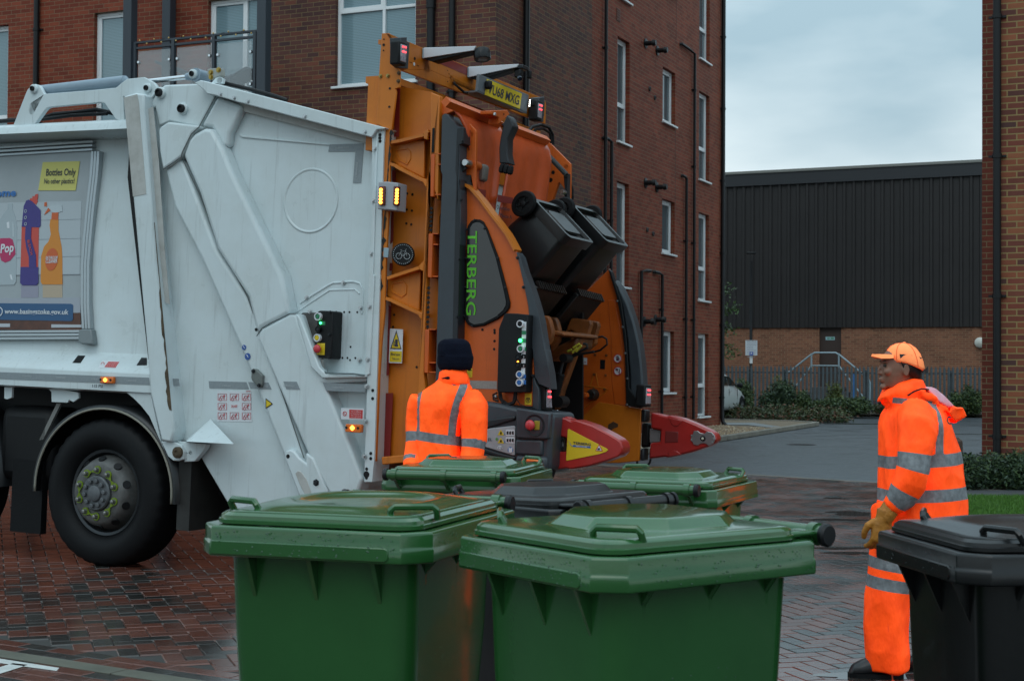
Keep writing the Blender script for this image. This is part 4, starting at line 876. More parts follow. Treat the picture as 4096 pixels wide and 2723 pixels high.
# round embossing and pressed edges of the upper side panel
c = T(zD(868, 985), .1); part(MB().lathe(c, (0, -1, 0), [(-.01, .225), (.004, .222), (.007, .214), (.002, .205), (-.002, .2)], 40), 'round_embossing', M_w, smooth='all')
poly('panel_crease', zz_(zD, (300, 470), (1000, 545), (1010, 552), (330, 490)), .088, .02, M_w, .006)
part(MB().tube([T(p, .1) for p in zz_(zE, (700, 195), (745, 165), (895, 72), (930, 55), (1070, 45), (1115, 60), (1138, 105), (1130, 270))], .008, 8), 'pressed_edge', M_w, smooth=True)
part(MB().tube([T(p, .1) for p in zz_(zE, (680, 255), (760, 200), (905, 105), (1080, 100), (1112, 130))], .006, 8), 'pressed_edge', M_w, smooth=True)
for p, y in ((zA(1265, 340), .06), (zA(1440, 465), .06)):
    c = T(p, y); o = part(MB().lathe(c, (0, -1, 0), [(-.01, .043), (.016, .042), (.022, .034), (.022, .02)], 22), 'pin_boss', M_w, smooth=True); part(MB().lathe(c + Vector((0, -.022, 0)), (0, -1, 0), [(-.005, .03), (.018, .03), (.022, .02), (.01, .015)], 14), 'pin_bolt', M_blk, o, smooth=True)
for p in zz_(zD, (160, 152), (268, 180), (375, 207), (822, 325), (1293, 446)): bolt(p, -.05)
for p in zz_(zD, (1370, 577), (1355, 988), (1340, 1400)) + zz_(zE, (1180, 220), (1168, 588), (1160, 775), (1152, 1018), (1143, 1262)): bolt(p, -.034)
for p in zz_(zD, (300, 835), (442, 1163), (590, 1498)) + zz_(zE, (655, 245), (700, 312), (732, 432), (768, 465), (742, 158), (998, 53), (1120, 228), (1110, 592), (765, 255)): bolt(p, .09, .01)
for p in zz_(zD, (1411, 495), (1412, 470), (1412, 520)) + zz_(zE, (1204, 803), (1203, 860), (1190, 1242), (1190, 1277), (1160, 1388), (1162, 1350), (1160, 1412)): hole_(p, -.021, .011 if p != zz_(zE, (1160, 1388))[0] else .022)
for p in zz_(zE, (950, 257), (1005, 258), (1042, 258), (1096, 259), (1050, 500), (938, 575), (993, 577), (1028, 577), (1046, 592), (1083, 578)): hole_(p, .099, .007)
hole_(zE(613, 1262), -.031, .014); bolt(zE(810, 1445), -.03, .016, M_dkg); hole_(zE(392, 380), -.013, .012)
# wedge bracket, lower lug plate, oval plate
a = [T(p, y) for p, y in zip(zz_(zC, (1468, 478), (1295, 635), (1625, 655)), (.02, -.02, -.02))]
g = MB(); A0 = T(zC(1468, 478), .08); B0, B1 = T(zC(1290, 632), .08), T(zC(1500, 640), .08); C0, C1 = T(zC(1300, 637), -.14), T(zC(1635, 655), -.14)
g.add([A0, B0, C0, C1, B1], [(0, 1, 2), (0, 2, 3), (0, 3, 4), (1, 4, 3, 2), (0, 4, 1)]); part(g, 'wedge_step', M_w, bevel=.004)
po = poly('oval_plate', zz_(zE, (358, 665), (372, 650), (390, 655), (425, 690), (435, 700), (432, 765), (420, 783), (402, 780), (362, 735), (355, 715)), -.008, .03, mat('weathered_zinc', (.17, .19, .18), .5, var=.3, vscale=20), .006)
for p in zz_(zE, (372, 668), (412, 768)): bolt(p, -.01, .010, M_dkg, po)
# tapes and stickers on the tailgate
for pts, y, lg in ((((60, 738), (322, 745), (340, 795), (65, 788)), .097, (165, 768, 225)), (((335, 745), (475, 748), (498, 795), (352, 793)), .017, (425, 770, 480)), (((580, 740), (672, 742), (697, 797), (602, 795)), -.023, (592, 768, 668)), (((855, 748), (1155, 762), (1152, 815), (880, 806)), -.024, (930, 780, 1012))):
    poly('reflective_tape', zz_(zE, *pts), y, .003, M_tape); tape_logo(zE(lg[0], lg[1] + 8), zE(lg[2], lg[1] + 10), y, .015)
poly('reflective_tape', zz_(zA, (1148, 0), (1148, 0), (1148, 0)), .01, .001, M_tape) if False else None
poly('reflective_tape', zz_(zB, (1345, 1202), (1400, 1205), (1407, 1262), (1352, 1260)), .012, .003, M_tape)
poly('reflective_tape', zz_(zD, (1015, 545), (1282, 538), (1262, 848), (1198, 848), (1218, 602), (1005, 604)), .096, .003, M_tape)
tape_logo(zD(1075, 578), zD(1180, 574), .096, .016); tape_logo(zD(1230, 790), zD(1240, 668), .096, .016, up=(-1, 0, 0))
ds = poly('pictogram_sheet', zz_(zE, (120, 806), (355, 812), (362, 1022), (118, 1018)), .097, .002, M_wht)
M_pkr = mat('print_rose', (.55, .12, .14), .5)
for r in range(3):
    for q in range(3):
        x, y = 124 + 84 * q, 826 + 65 * r
        P4 = [T(zE(*p), .0945) for p in ((x, y), (x + 62, y + 1), (x + 62, y + 48), (x, y + 47))]; P5 = [p0_.lerp(sum(P4, Vector()) / 4, .09) for p0_ in P4]
        if (r, q) == (1, 1):
            side_text('DO NOT', 'sheet_heading', M_sred, zE(x + 10, y + 30), zE(x + 52, y + 31), .0945, .023, ds, .03); continue
        for i in range(4): part(MB().prism([P4[i], P4[(i + 1) % 4], P5[(i + 1) % 4], P5[i]], (0, .001, 0)), 'pictogram_frame', M_pkr, ds) if i == 0 else None
        g = MB()
        for i in range(4): g.prism([P4[i], P4[(i + 1) % 4], P5[(i + 1) % 4], P5[i]], (0, .001, 0))
        cc = lambda a, b: T(zE(x + a, y + b), .094)
        g.tube([cc(12, 32), cc(22, 14), cc(38, 16), cc(32, 34)], .002, 4); g.lathe(cc(18, 38), (0, -1, 0), [(0, .012), (.001, .012), (.001, .008), (0, .008)], 10); g.tube([cc(44, 40), cc(42 - 4 * q, 26), cc(44, 20)], .003, 4); g.lathe(cc(45, 14), (0, -1, 0), [(0, .007), (.001, .007)], 8)
        part(g, 'pictogram', M_pkr, ds)
side_text('DANGER', 'sheet_heading', M_sred, zE(320, 812), zE(352, 813), .0945, .011, ds, .03)
for (cx, cy, r) in ((307, 504, .018), (332, 567, .024)):
    c = T(zE(cx, cy), .017); o = part(MB().lathe(c, (0, -1, 0), [(0, r), (.001, r)], 24), 'mandatory_sticker', M_sblue)
    part(MB().bar(c + Vector((-.006, -.003, r * .55)), c + Vector((.008, -.003, -r * .3)), .002, r * .35, (0, 1, 0)), 'sticker_symbol', M_wht, o)
ws = poly('warning_triangle', zz_(zE, (457, 857), (507, 897), (457, 931)), .016, .002, M_blk); poly('triangle_fill', zz_(zE, (462, 869), (498, 897), (462, 921)), .014, .002, M_yel, parent=ws)
lb = poly('warning_label', zz_(zE, (984, 925), (1142, 930), (1140, 1008), (982, 1003)), -.023, .002, M_wht); poly('label_panel', zz_(zE, (1040, 936), (1134, 940), (1132, 1001), (1040, 996)), -.0245, .001, M_sred, parent=lb)
c = T(zE(1009, 965), -.0245); part(MB().lathe(c, (0, -1, 0), [(0, .0155), (.001, .0155), (.001, .0115), (0, .0115)], 22), 'label_ring', M_sred, lb); part(MB().bar(c + Vector((-.01, -.0015, .01)), c + Vector((.01, -.0015, -.01)), .001, .004, (0, 1, 0)), 'label_bar', M_sred, lb)
for k, s in enumerate(('It is an offence', 'for any person to', 'ride on the rear of', 'a moving vehicle')): side_text(s, 'label_text', M_wht, zE(1052, 952 + k * 14), zE(1122, 955 + k * 14), -.026, .0105, lb)
mk = marker(zz_(zE, (1015, 1036), (1118, 1040), (1123, 1048), (1120, 1094), (1112, 1099), (1013, 1092), (1009, 1082)), -.02, zz_(zE, (1053, 1064), (1069, 1065), (1061, 1056), (1061, 1073)))
for p in zz_(zE, (1020, 1062), (1101, 1066)): c = T(p, -.057); part(MB().lathe(c, (0, -1, 0), [(0, .009), (.002, .009)], 8), 'screw', M_blk, mk)
# control box on the tailgate
poly('recess', zz_(zE, (705, 275), (715, 262), (815, 262), (830, 500), (790, 480)), .092, .008, mat('mottled_dark_recess', (.10, .095, .09), .7, var=.5, vscale=12))  # dark mottled sheet left of the control box
cb = poly('control_box', zz_(zE, (820, 252), (838, 247), (915, 250), (928, 256), (916, 578), (905, 586), (822, 575), (810, 400)), -.02, .12, M_blk, .012)
def button(p, y, r, ring, capm, parent, h=.025):
    c = T(p, y); o = part(MB().lathe(c, (0, -1, 0), [(0, r), (h, r), (h, r * .75), (h * .6, r * .7)], 18), 'button_collar', ring, parent, smooth=True); part(MB().lathe(c, (0, -1, 0), [(0, r * .68), (h * .8, r * .68), (h, r * .5)], 16), 'button', capm, parent, smooth=True); return o
M_bgrn = mat('button_green', (.02, .20, .09), .4); M_bblu = mat('button_blue', (.02, .13, .40), .4); M_bred = mat('button_red', (.55, .045, .055), .35)
button(zE(832, 290), -.02, .026, M_wht, M_bgrn, cb); button(zE(827, 438), -.02, .026, M_wht, M_yel, cb); button(zE(833, 378), -.02, .02, M_blk, M_dkg, cb)
c = T(zE(840, 334), -.026); part(MB().sphere(c, (.009, .007, .009), 10, 6), 'indicator', M_grl, cb, smooth='all'); poly('indicator_plate', zz_(zE, (830, 322), (872, 323), (872, 348), (830, 347)), -.022, .003, M_bgrn, parent=cb)
poly('stop_plate', zz_(zE, (815, 474), (870, 475), (867, 558), (813, 556)), -.024, .006, M_yel, .003, cb)
c = T(zE(832, 515), -.024); part(MB().lathe(c, (0, -1, 0), [(0, .012), (.02, .012), (.021, .027), (.03, .029), (.038, .024), (.042, .012), (.043, .001)], 22), 'stop_button', M_bred, cb, smooth='all')
for p in zz_(zE, (907, 258), (903, 415), (897, 575)): bolt(p, -.02, .007, M_dkg, cb)
part(MB().tube([T(zE(852, 585), .0), T(zE(850, 620), .02), T(zE(858, 655), .04)], .011, 10), 'cable_gland', M_w2, smooth=True)
part(MB().tube([T(p, y) for p, y in ((zE(858, 655), .04), (zE(875, 678), -.05), (zE(960, 686), -.058), (zE(1072, 688), -.058), (zE(1150, 698), -.05))], .0055, 8), 'cable', mat('cable_grey', (.12, .16, .17), .5), smooth=True)
# ---------------------------------------------------------------- lifting link and ram on the roof
P = [T(p, .05) for p in zz_(zA, (90, 612), (104, 590), (200, 345), (215, 312), (245, 280), (275, 268), (305, 276), (325, 310), (345, 346), (700, 318), (910, 297), (950, 262), (995, 228), (1130, 215), (1205, 258), (1228, 290), (1228, 330), (1150, 425), (1135, 440), (965, 362), (975, 558), (940, 556), (905, 540), (820, 418), (790, 412), (395, 448), (368, 455), (345, 480), (260, 598), (235, 615), (130, 625))]
h1 = circ(T(zA(250, 460), .05), .036, ry=.05); part(MB().prism(keyhole(P, [h1]), (0, .035, 0)), 'ram_link', M_w, bevel=.004)
a, b = T(zA(330, 325), .14), T(zA(985, 250), .14)
d = (b - a).normalized(); part(MB().tube([a, b], .046, 20).tube([b, b + d * .025], [.043, .02], 20), 'ram_barrel', mat('ram_blue_grey', (.25, .33, .40), .35, var=.15), smooth=True)
part(MB().tube([T(zA(1140, 250), .14), T(zA(1480, 212), .14)], .018, 16), 'ram_rod', M_chrome, smooth=True)
a = T(zA(1530, 195), .10); part(MB().tube([T(zA(1465, 213), .14), T(zA(1545, 200), .14)], [.026, .034], 12).lathe(a, (0, 1, 0), [(0, .048), (.12, .048)], 20), 'ram_clevis', mat('ram_blue_grey', (.25, .33, .40), .35, var=.15), smooth=True)
for p, y in ((zA(272, 308), .05), (zA(1163, 303), .05), (zA(1520, 192), .1)):
    c = T(p, y); o = part(MB().lathe(c, (0, -1, 0), [(0, .034), (.018, .034), (.022, .028)], 20), 'pin_boss', M_w, smooth=True); part(MB().lathe(c, (0, -1, 0), [(0, .019), (.034, .019), (.036, .013), (.028, .01)], 14), 'pin_bolt', M_blk, o, smooth=True)
pv = poly('valve_block', zz_(zA, (1625, 150), (1722, 140), (1726, 200), (1650, 235), (1620, 200)), .1, .06, mat('valve_grey', (.33, .34, .31), .4), .006)
for p in zz_(zA, (1655, 178), (1655, 213), (1714, 158)): bolt(p, .1, .014, mat('brass', (.4, .28, .08), .35, metal=1), pv)
c = T(zA(1722, 240), .0); part(MB().prism(keyhole([T(p, .0) for p in zz_(zA, (1655, 262), (1690, 222), (1722, 212), (1750, 228), (1745, 262))], [circ(c, .022)]), (0, .025, 0)), 'lifting_eye', M_w)
part(MB().tube([T(zA(1750, 262), .2)] + [T(p, .2) for p in zz_(zD, (180, 62), (420, 120), (600, 170), (680, 200))], .014, 8), 'roof_hose', M_blk, smooth=True)
part(MB().tube([T(zA(0, 560), .3), T(zA(90, 552), .3), T(zA(300, 545), .3), T(zA(420, 505), .3), T(zA(600, 490), .3), T(zA(760, 470), .3), T(zA(900, 500), .3)], .017, 8), 'roof_hose', M_blk, smooth=True)
part(MB().tube([T(zA(330, 545), .26), T(zA(560, 515), .26), T(zA(840, 500), .26)], .014, 8), 'roof_hose', M_blk, smooth=True)
g = MB(); g.mm((-1.1, .35, 3.2), (.3, 2.0, 3.27)); part(g, 'roof_well', M_blk)
# ---------------------------------------------------------------- wheels, mudguards
def wheel(x0):
    wr = thing('wheel', None, None); wr.parent = truck; wr.location = (x0, 0, .535)
    N = 72; tp = [(-.10, .30), (-.06, .315), (-.03, .335), (-.005, .37), (.004, .42), (-.006, .47), (-.02, .503), (-.04, .525), (-.07, .535), (-.3, .535), (-.33, .5), (-.335, .4), (-.3, .3)]
    N = 108; g = MB(); g.loft([[Vector((q * math.cos(2 * math.pi * k / N), .03 - h, q * math.sin(2 * math.pi * k / N))) for k in range(N) for q in (rr_ * (.982 if (rr_ > .515 and h > -.2 and k % 3 == 0) else 1.0),)] for h, rr_ in tp], cap=False); g.build('tyre', M_rub, wr, smooth=True)
    MB().lathe((0, .095, 0), (0, -1, 0), [(-.16, .27), (-.10, .285), (-.02, .292), (.0, .315), (.006, .31), (.0, .29), (-.03, .283), (-.1, .27)], 56).build('rim', mat('rim_dark_steel', (.05, .055, .06), .4, metal=.5), wr, smooth=True)
    M_disc = mat('wheel_disc_grey', (.15, .15, .145), .55, metal=.3, var=.5, vscale=9)
    g = MB(); n = 60; prof_ = [(.195, .13), (.185, .135), (.0, .205), (.0, .205)]
    g.lathe((0, .03, 0), (0, -1, 0), [(-.12, .275), (-.07, .262), (-.02, .245), (.012, .225), (.024, .205), (.024, .13), (.015, .125)], 60)
    disc_ = g.build('wheel_disc', M_disc, wr, smooth=True)
    for k in range(10):
        t = 2 * math.pi * (k + .5) / 10; c = Vector((math.cos(t) * .247, .042, math.sin(t) * .247)); o_ = Vector((math.cos(t) * .8, -.62, math.sin(t) * .8)).normalized()
        MB().lathe(c - o_ * .004, o_, [(0, .030), (.008, .028)], 14).build('hand_hole', M_blk, wr)
    MB().lathe((0, .01, 0), (0, -1, 0), [(-.03, .126), (.02, .126), (.03, .118), (.03, .062), (.045, .056), (.05, .045), (.05, .001)], 32).build('hub', mat('hub_grey', (.14, .15, .16), .5, metal=.4, var=.3, vscale=14), wr, smooth=True)
    for k in range(10):
        t = 2 * math.pi * k / 10 + .15; c = (math.cos(t) * .09, -.02, math.sin(t) * .09); MB().lathe(c, (0, -1, 0), [(0, .017), (.02, .017), (.022, .012)], 6).build('hub_bolt', mat('hub_grey', (.14, .15, .16), .5, metal=.4, var=.3, vscale=14), wr)
    for k in range(10):
        t = 2 * math.pi * k / 10 + .33; c = Vector((math.cos(t) * .168, .006, math.sin(t) * .168)); MB().lathe(c, (0, -1, 0), [(0, .021), (.012, .021), (.012, .016), (.036, .015), (.04, .008)], 6).build('wheel_nut', mat('nut_steel', (.22, .22, .21), .45, metal=.7), wr)
        t2 = t + (2 * math.pi / 10 if k % 2 == 0 else -2 * math.pi / 10); m_ = Vector((math.cos((t + t2) / 2) * .160, .002, math.sin((t + t2) / 2) * .160))
        g = MB(); g.lathe(c, (0, -1, 0), [(.002, .029), (.010, .029), (.010, .019), (.002, .019)], 16)
        d_ = (m_ - c); pz = Vector((0, -1, 0)).cross(d_).normalized(); s_ = c + d_.normalized() * .024
        g.prism([s_ + pz * .016 + Vector((0, -.004, 0)), c + d_ + Vector((0, -.004, 0)) + pz * .002, c + d_ - pz * .002 + Vector((0, -.004, 0)), s_ - pz * .016 + Vector((0, -.004, 0))], (0, -.006, 0)); g.build('nut_indicator', M_lime, wr)
    return wr
w1 = wheel(-.11); w2 = copy_tree(w1, truck); w2.location.x = -1.80
def guard(x0):
    n = 40; g = MB(); ang = [R(-4 + 188 * k / n) for k in range(n + 1)]
    def ring(a, b, y): return [Vector((x0 + a * math.cos(t), y, .545 + b * math.sin(t))) for t in ang]
    o_, i_ = ring(.66, .625, .03), ring(.655, .62, .5); g.loft([ring(.63, .595, .03), o_, i_, ring(.625, .59, .5)], cap=False, closed=False)
    mg = part(g, 'mudguard', mat('mudguard_black', (.014, .016, .018), .35), solid=False, smooth='all')
    part(MB().tube(ring(.632, .597, .025), .009, 6), 'mudguard_edge', mat('cream_edging', (.24, .23, .19), .5), mg, smooth='all')
    return mg
guard(-.09); guard(-1.80)
g = MB(); g.mm((-1.02, .1, .18), (-.72, .16, .72)); part(g, 'mudflap', M_rub)
g = MB(); g.mm((-1.2, .12, .55), (-.66, .5, 1.12)); part(g, 'air_tank', M_blk, bevel=.08)
poly('hanging_bracket', zz_(zC, (30, 258), (85, 258), (80, 330), (48, 342), (30, 335)), .06, .02, M_w); poly('hanging_bracket', zz_(zC, (335, 268), (430, 275), (545, 295), (548, 335), (510, 360), (480, 345), (470, 365), (360, 360), (358, 290)), .06, .02, M_w)
P = [T(p, .12) for p in zz_(zC, (395, 370), (425, 370), (300, 622), (272, 626))]; part(MB().prism(P, (0, .02, 0)), 'mudguard_stay', mat('stay_grey', (.2, .2, .19), .6))
g = MB(); a = T(zC(1290, 790), .25); g.mm((.55, .08, .32), (.66, .55, .84)); part(g, 'rear_mudflap', mat('muddy_rubber', (.03, .03, .028), .7, var=.5, vscale=8))
part(MB().mm((.7, .5, .35), (2.1, 2.0, .6)), 'rear_crossmember', M_blk)
# ---------------------------------------------------------------- amber corner beacon
bk = poly('beacon_housing', zz_(zD, (1398, 840), (1462, 836), (1552, 846), (1542, 1065), (1480, 1058), (1390, 1052)), -.10, .12, mat('beacon_grey', (.36, .37, .40), .4), .006)
for pts, c0, c1 in ((((1402, 872), (1447, 870), (1444, 1020), (1400, 1022)), (1418, 900), (1416, 1000)), (((1515, 870), (1556, 872), (1550, 1025), (1510, 1022)), (1545, 902), (1540, 1000))):
    poly('beacon_lens', zz_(zD, *pts), -.118, .03, mat('beacon_lens_dark', (.10, .02, .005), .2), .006, bk)
    for k in range(5):
        t = k / 4; x = c0[0] + (c1[0] - c0[0]) * t; y = c0[1] + (c1[1] - c0[1]) * t; c = T(zD(x, y), -.12); part(MB().sphere(c, (.013, .007, .0105), 10, 6), 'beacon_led', M_ambl, bk, smooth='all')
# ================================================================ bin lift (orange)
g = MB(); g.mm((1.9, .16, .75), (2.02, 2.2, 3.05)); part(g, 'hopper_dark_backing', M_blk)  # added black sheet standing in for the unlit hopper interior
LF = zz_(zF, (172, 76), (235, 74), (262, 118), (300, 380), (334, 404), (332, 560), (292, 572), (300, 600), (262, 930), (248, 960), (246, 1240), (240, 1568)) + zz_(zG, (205, 300), (182, 700), (172, 1080), (150, 1300), (132, 1560)) + [zd(866, 1062), zd(858, 1062)] + zz_(zG, (110, 1300), (150, 0)) + zz_(zF, (185, 1400), (200, 930), (122, 880), (150, 396))
poly('frame_flange', LF, -.005, .02, M_or, .004)
# cracked black sealant along the flange
rr = random.Random(8); E = []
for k in range(60):
    t = k / 59
    y = 940 + t * 1620; x = 252 - 26 * t * 3.2 + 4
    p = zF(252 - (y - 940) * .0715, y); w_ = (2 + 8 * rr.random() ** 2) * (1 + .6 * math.sin(k * .9)); E.append((p[0], p[1], w_))
pts = [T((x - w_ * .3, y), -.008) for x, y, w_ in E] + [T((x + w_, y), -.008) for x, y, w_ in reversed(E)]
part(MB().prism(pts, (0, .003, 0)), 'sealant_strip', mat('old_sealant', (.012, .011, .01), .7))
poly('frame_web', zz_(zF, (255, 540), (610, 600), (690, 640), (700, 1568)) + [zd(1010, 560), zd(1000, 1062), zd(880, 1066)] + zz_(zG, (150, 1560), (200, 600)), .13, .02, M_or)
for pts, f in ((((296, 600), (306, 572), (335, 570), (325, 1002), (284, 1002)), zF), (((255, 1290), (296, 1310), (290, 1402), (245, 1402)), zF), (((205, 285), (242, 285), (238, 515), (203, 560)), zG), (((196, 690), (235, 690), (230, 752), (192, 752)), zG), (((180, 1010), (222, 1030), (215, 1200), (205, 1568), (160, 1568)), zG)):
    poly('reflector_strip', zz_(f, *pts), .10, .006, M_dred)
poly('reflector_strip', [zd(882, 905), zd(905, 905), zd(898, 1056), zd(876, 1056)], .10, .006, M_dred)
poly('inner_flange', zz_(zF, (612, 606), (690, 634), (672, 1568)) + zz_(zG, (525, 0), (480, 1568)) + [zd(998, 1062), zd(950, 1062)] + zz_(zG, (440, 1568), (505, 0)) + zz_(zF, (598, 1568)), .0, .05, M_or, .006)
for k in range(14): hole_(zF(637 - k * .6, 935 + k * 15), -.002, .009)
for k in range(6): hole_(zG(541 - k * 1.2, 262 + k * 34), -.002, .010)
for k in range(9): hole_(zG(520 - k * 1.2, 885 + k * 38), -.002, .011)
def ledge(pts, f, th=.02, y1=.13):
    P = [T(f(*p), -.002) for p in pts]; g = MB()
    for a, b in zip(P[:-1], P[1:]):
        n = Vector((-(b - a).z, 0, (b - a).x)).normalized() * th
        if n.z > 0: n = -n
        g.prism([a, b, b + n, a + n], (0, y1, 0))
    return part(g, 'gusset', M_or)
ledge(((248, 1038), (330, 1025), (545, 972), (560, 955), (583, 938)), zF); ledge(((248, 1230), (290, 1245), (330, 1270), (540, 1378), (575, 1388)), zF)
ledge(((190, 798), (225, 785), (440, 715), (468, 690)), zG); ledge(((185, 955), (225, 970), (440, 1070), (465, 1085)), zG)
for pts, f in ((((545, 955), (585, 935), (580, 1030), (548, 1020)), zF), (((520, 1370), (575, 1385), (572, 1462), (556, 1440)), zF), (((440, 712), (478, 672), (475, 755), (445, 740)), zG), (((430, 1065), (467, 1082), (462, 1135), (440, 1110)), zG)):
    poly('gusset_tab', zz_(f, *pts), -.004, .02, M_or, .004)
poly('gusset_plate', zz_(zF, (252, 1045), (555, 1035), (552, 1375), (300, 1245), (252, 1225)), .06, .02, M_or, .006)
poly('gusset_plate', zz_(zG, (195, 805), (455, 755), (445, 1065), (225, 965), (190, 950)), .06, .02, M_or, .006)
part(MB().tube([T(zF(*p), .058) for p in ((300, 1150), (310, 1120), (400, 1110), (428, 1140), (430, 1200), (400, 1250), (330, 1210), (300, 1150))], .006, 6), 'embossing', M_or, smooth=True)
part(MB().tube([T(zG(*p), .058) for p in ((225, 890), (240, 850), (320, 835), (345, 870), (340, 930), (310, 955), (240, 920), (225, 890))], .006, 6), 'embossing', M_or, smooth=True)
for p in zz_(zG, (350, 145), (392, 152), (347, 272), (388, 280), (344, 380), (382, 388), (375, 575), (372, 680), (450, 800), (425, 1505), (248, 1095), (240, 1190)) + zz_(zF, (400, 1510), (447, 1520)): hole_(p, .128, .008)
for p in zz_(zF, (245, 570), (240, 735)): hole_(p, -.007, .008)
hole_(zF(190, 180), -.007, .009); hole_(zF(188, 230), -.007, .005); hole_(zF(192, 130), -.007, .005)
for p in zz_(zF, (162, 460), (228, 457)): bolt(p, -.008, .009, mat('yellow_zinc', (.35, .28, .10), .4, metal=.8))
for p in zz_(zF, (327, 433), (322, 505)): bolt(p, -.01, .009, mat('rusty_bolt', (.12, .07, .03), .7))
poly('frame_base', [zd(878, 1052), zd(948, 1046), zd(944, 1064), zd(880, 1070)], -.004, .08, M_or, .006)
# bracket column between flange and grey cover
poly('column_web', zz_(zF, (660, 680), (740, 690), (740, 1568)) + [zd(1012, 500), zd(1003, 1062), zd(985, 1062)] + zz_(zG, (525, 0)), .1, .03, M_or)
for f, x0, y0, x1, y1, mids in ((zF, 612, 1156, 700, 1540, (1156, 1250, 1520)), (zG, 516, 460, 590, 805, (460, 545, 795)), (zG, 488, 1210, 572, 1552, (1210, 1470, 1545))):
    poly('clamp_bracket', zz_(f, (x0, y0), (x0 + 32, y0), (x0 + 26, y1), (x0 - 6, y1 - 2)), -.01, .1, M_or2, .004)
    for ym in mids: poly('clamp_web', zz_(f, (x0 + 30, ym - 6), (x1, ym - 4), (x1, ym + 4), (x0 + 28, ym + 4)), .0, .1, M_or2)
poly('lift_mast', zz_(zF, (668, 682), (742, 668), (770, 690), (830, 770), (760, 800), (715, 810), (705, 1150), (660, 1150)), .04, .08, M_or2, .008)
# lifting frame side plate with holes, top tube
P = [T(p, .10) for p in zz_(zF, (740, 668), (780, 690), (1012, 945), (1016, 975), (1012, 1290), (1012, 1568)) + zz_(zG, (850, 0), (770, 0)) + zz_(zF, (855, 1568), (860, 1080), (905, 1070), (905, 905), (830, 780), (745, 700))]
hs = [circ(T(zF(978, 978), .1), .015, 14, ry=.018), circ(T(zF(973, 1045), .1), .007, 10)]
part(MB().prism(keyhole(P, hs), (0, .025, 0)), 'lifting_plate', M_or2, bevel=.003)
pl = poly('fixing_plate', zz_(zF, (765, 740), (785, 730), (832, 795), (812, 808)), .096, .006, mat('dull_steel', (.2, .18, .16), .5, metal=.4), .002)
poly('mast_cover', zz_(zF, (712, 815), (730, 797), (752, 796), (850, 905), (905, 918), (903, 1062), (870, 1075), (866, 1350), (860, 1568)) + zz_(zG, (765, 30), (770, 300), (745, 1150), (742, 1400)) + [(1822, 1840), (1735, 1840)] + zz_(zG, (575, 1520), (600, 600), (625, 0)) + zz_(zF, (700, 1300)), .0, .16, M_grey, .012)
poly('mast_cover_edge', zz_(zF, (845, 925), (903, 918), (903, 1062), (865, 1075), (850, 1568)) + zz_(zG, (765, 30), (760, 600), (742, 1500), (700, 1500), (720, 600), (735, 20)) + zz_(zF, (830, 1300)), -.004, .1, M_dkg, .004)
for p in zz_(zG, (775, 193), (758, 657), (740, 1108)) + zz_(zF, (895, 1040)): bolt(p, -.004, .0075, M_dkg)
a = T(zF(915, 1232), .02); part(MB().lathe(a, (0, 1, 0), [(0, .01), (0, .02), (.01, .023), (.07, .023)], 20), 'roller', M_steelc, smooth=True); part(MB().lathe(a + Vector((0, .07, 0)), (0, 1, 0), [(0, .029), (.12, .029)], 18), 'roller_tube', M_or2, smooth=True)
poly('roller_lever', zz_(zF, (860, 1320), (880, 1262), (905, 1262), (925, 1285), (870, 1345)), .04, .03, M_dkg, .004)
poly('guide_rail', zz_(zF, (1018, 1060), (1040, 1055), (1045, 1520), (985, 1480), (945, 1480), (945, 1290), (1015, 1280)), .3, .05, M_dkg, .004)
poly('catch_block', zz_(zF, (1030, 1250), (1075, 1240), (1090, 1265), (1075, 1385), (1050, 1400), (1030, 1380)), .25, .08, mat('dull_steel', (.2, .18, .16), .5, metal=.4), .01)
part(MB().tube([TX(zF(745, 690), 2.72), TX(zF(1225, 880), 2.72)], .034, 4), 'frame_tube', M_or2); part(MB().tube([TX(zF(1340, 925), 2.72), TX(zF(1650, 1040), 2.72)], .034, 4), 'frame_tube', M_or2)
# rubber curtains
M_cur = mat('orange_rubber_curtain', (.62, .088, .018), .35, var=.28, vscale=4, bump=.1, bscale=8)
def curtain(tl, tr, bl, br, x, seed, zdown):
    A, B = TX(tl, x), TX(tr, x); C, D = TX(bl, x), TX(br, x); n = 28; g = MB(); rings = []; rr = random.Random(seed)
    for j in range(15):
        t = j / 14; row = []
        for i in range(n + 1):
            s = i / n; p = A.lerp(B, s).lerp(C.lerp(D, s), t); bulge = .06 * math.sin(min(1, t * 6) * math.pi / 2) * (1 - .4 * t) - .03 + .004 * math.sin(s * 21 + seed) * (t + .2) + .018 * math.sin(s * 5 + seed) * t
            row.append(p + Vector((bulge, 0, 0)))
        rings.append(row)
    g.loft(rings, cap=False, closed=False); o = part(g, 'rubber_curtain', M_cur, smooth='all', solid=False); sd = o.modifiers.new('s', 'SOLIDIFY'); sd.thickness = .012; return o
c1_ = curtain(zF(835, 745), zF(1250, 905), zH(-40, 560), zH(20, 560), 2.72, 1, 0); c2_ = curtain(zF(1318, 935), zF(1668, 1062), zH(30, 560), zH(440, 760), 2.72, 2, 0)
def cxt(s, p, q, h, m, x=2.775, bold=.01): a, b = TX(p, x), TX(q, x); return text(s, 'curtain_lettering', m, truck, a, b - a, (0, 0, 1), h, (b - a).length, bold=bold, extr=.001)
cxt('Operative', zH(78, 302), zH(195, 325), .036, M_ink); cxt('Please A', zH(110, 375), zH(215, 395), .036, M_ink)
polyx('curtain_reflector', zz_(zH, (95, 178), (230, 205), (228, 262), (92, 240)), 2.79, .004, M_dred); polyx('curtain_reflector', zz_(zG, (915, 110), (968, 120), (965, 178), (912, 165)), 2.79, .004, M_dred)
cxt('er', zG(940, 222), zG(964, 228), .032, M_ink)
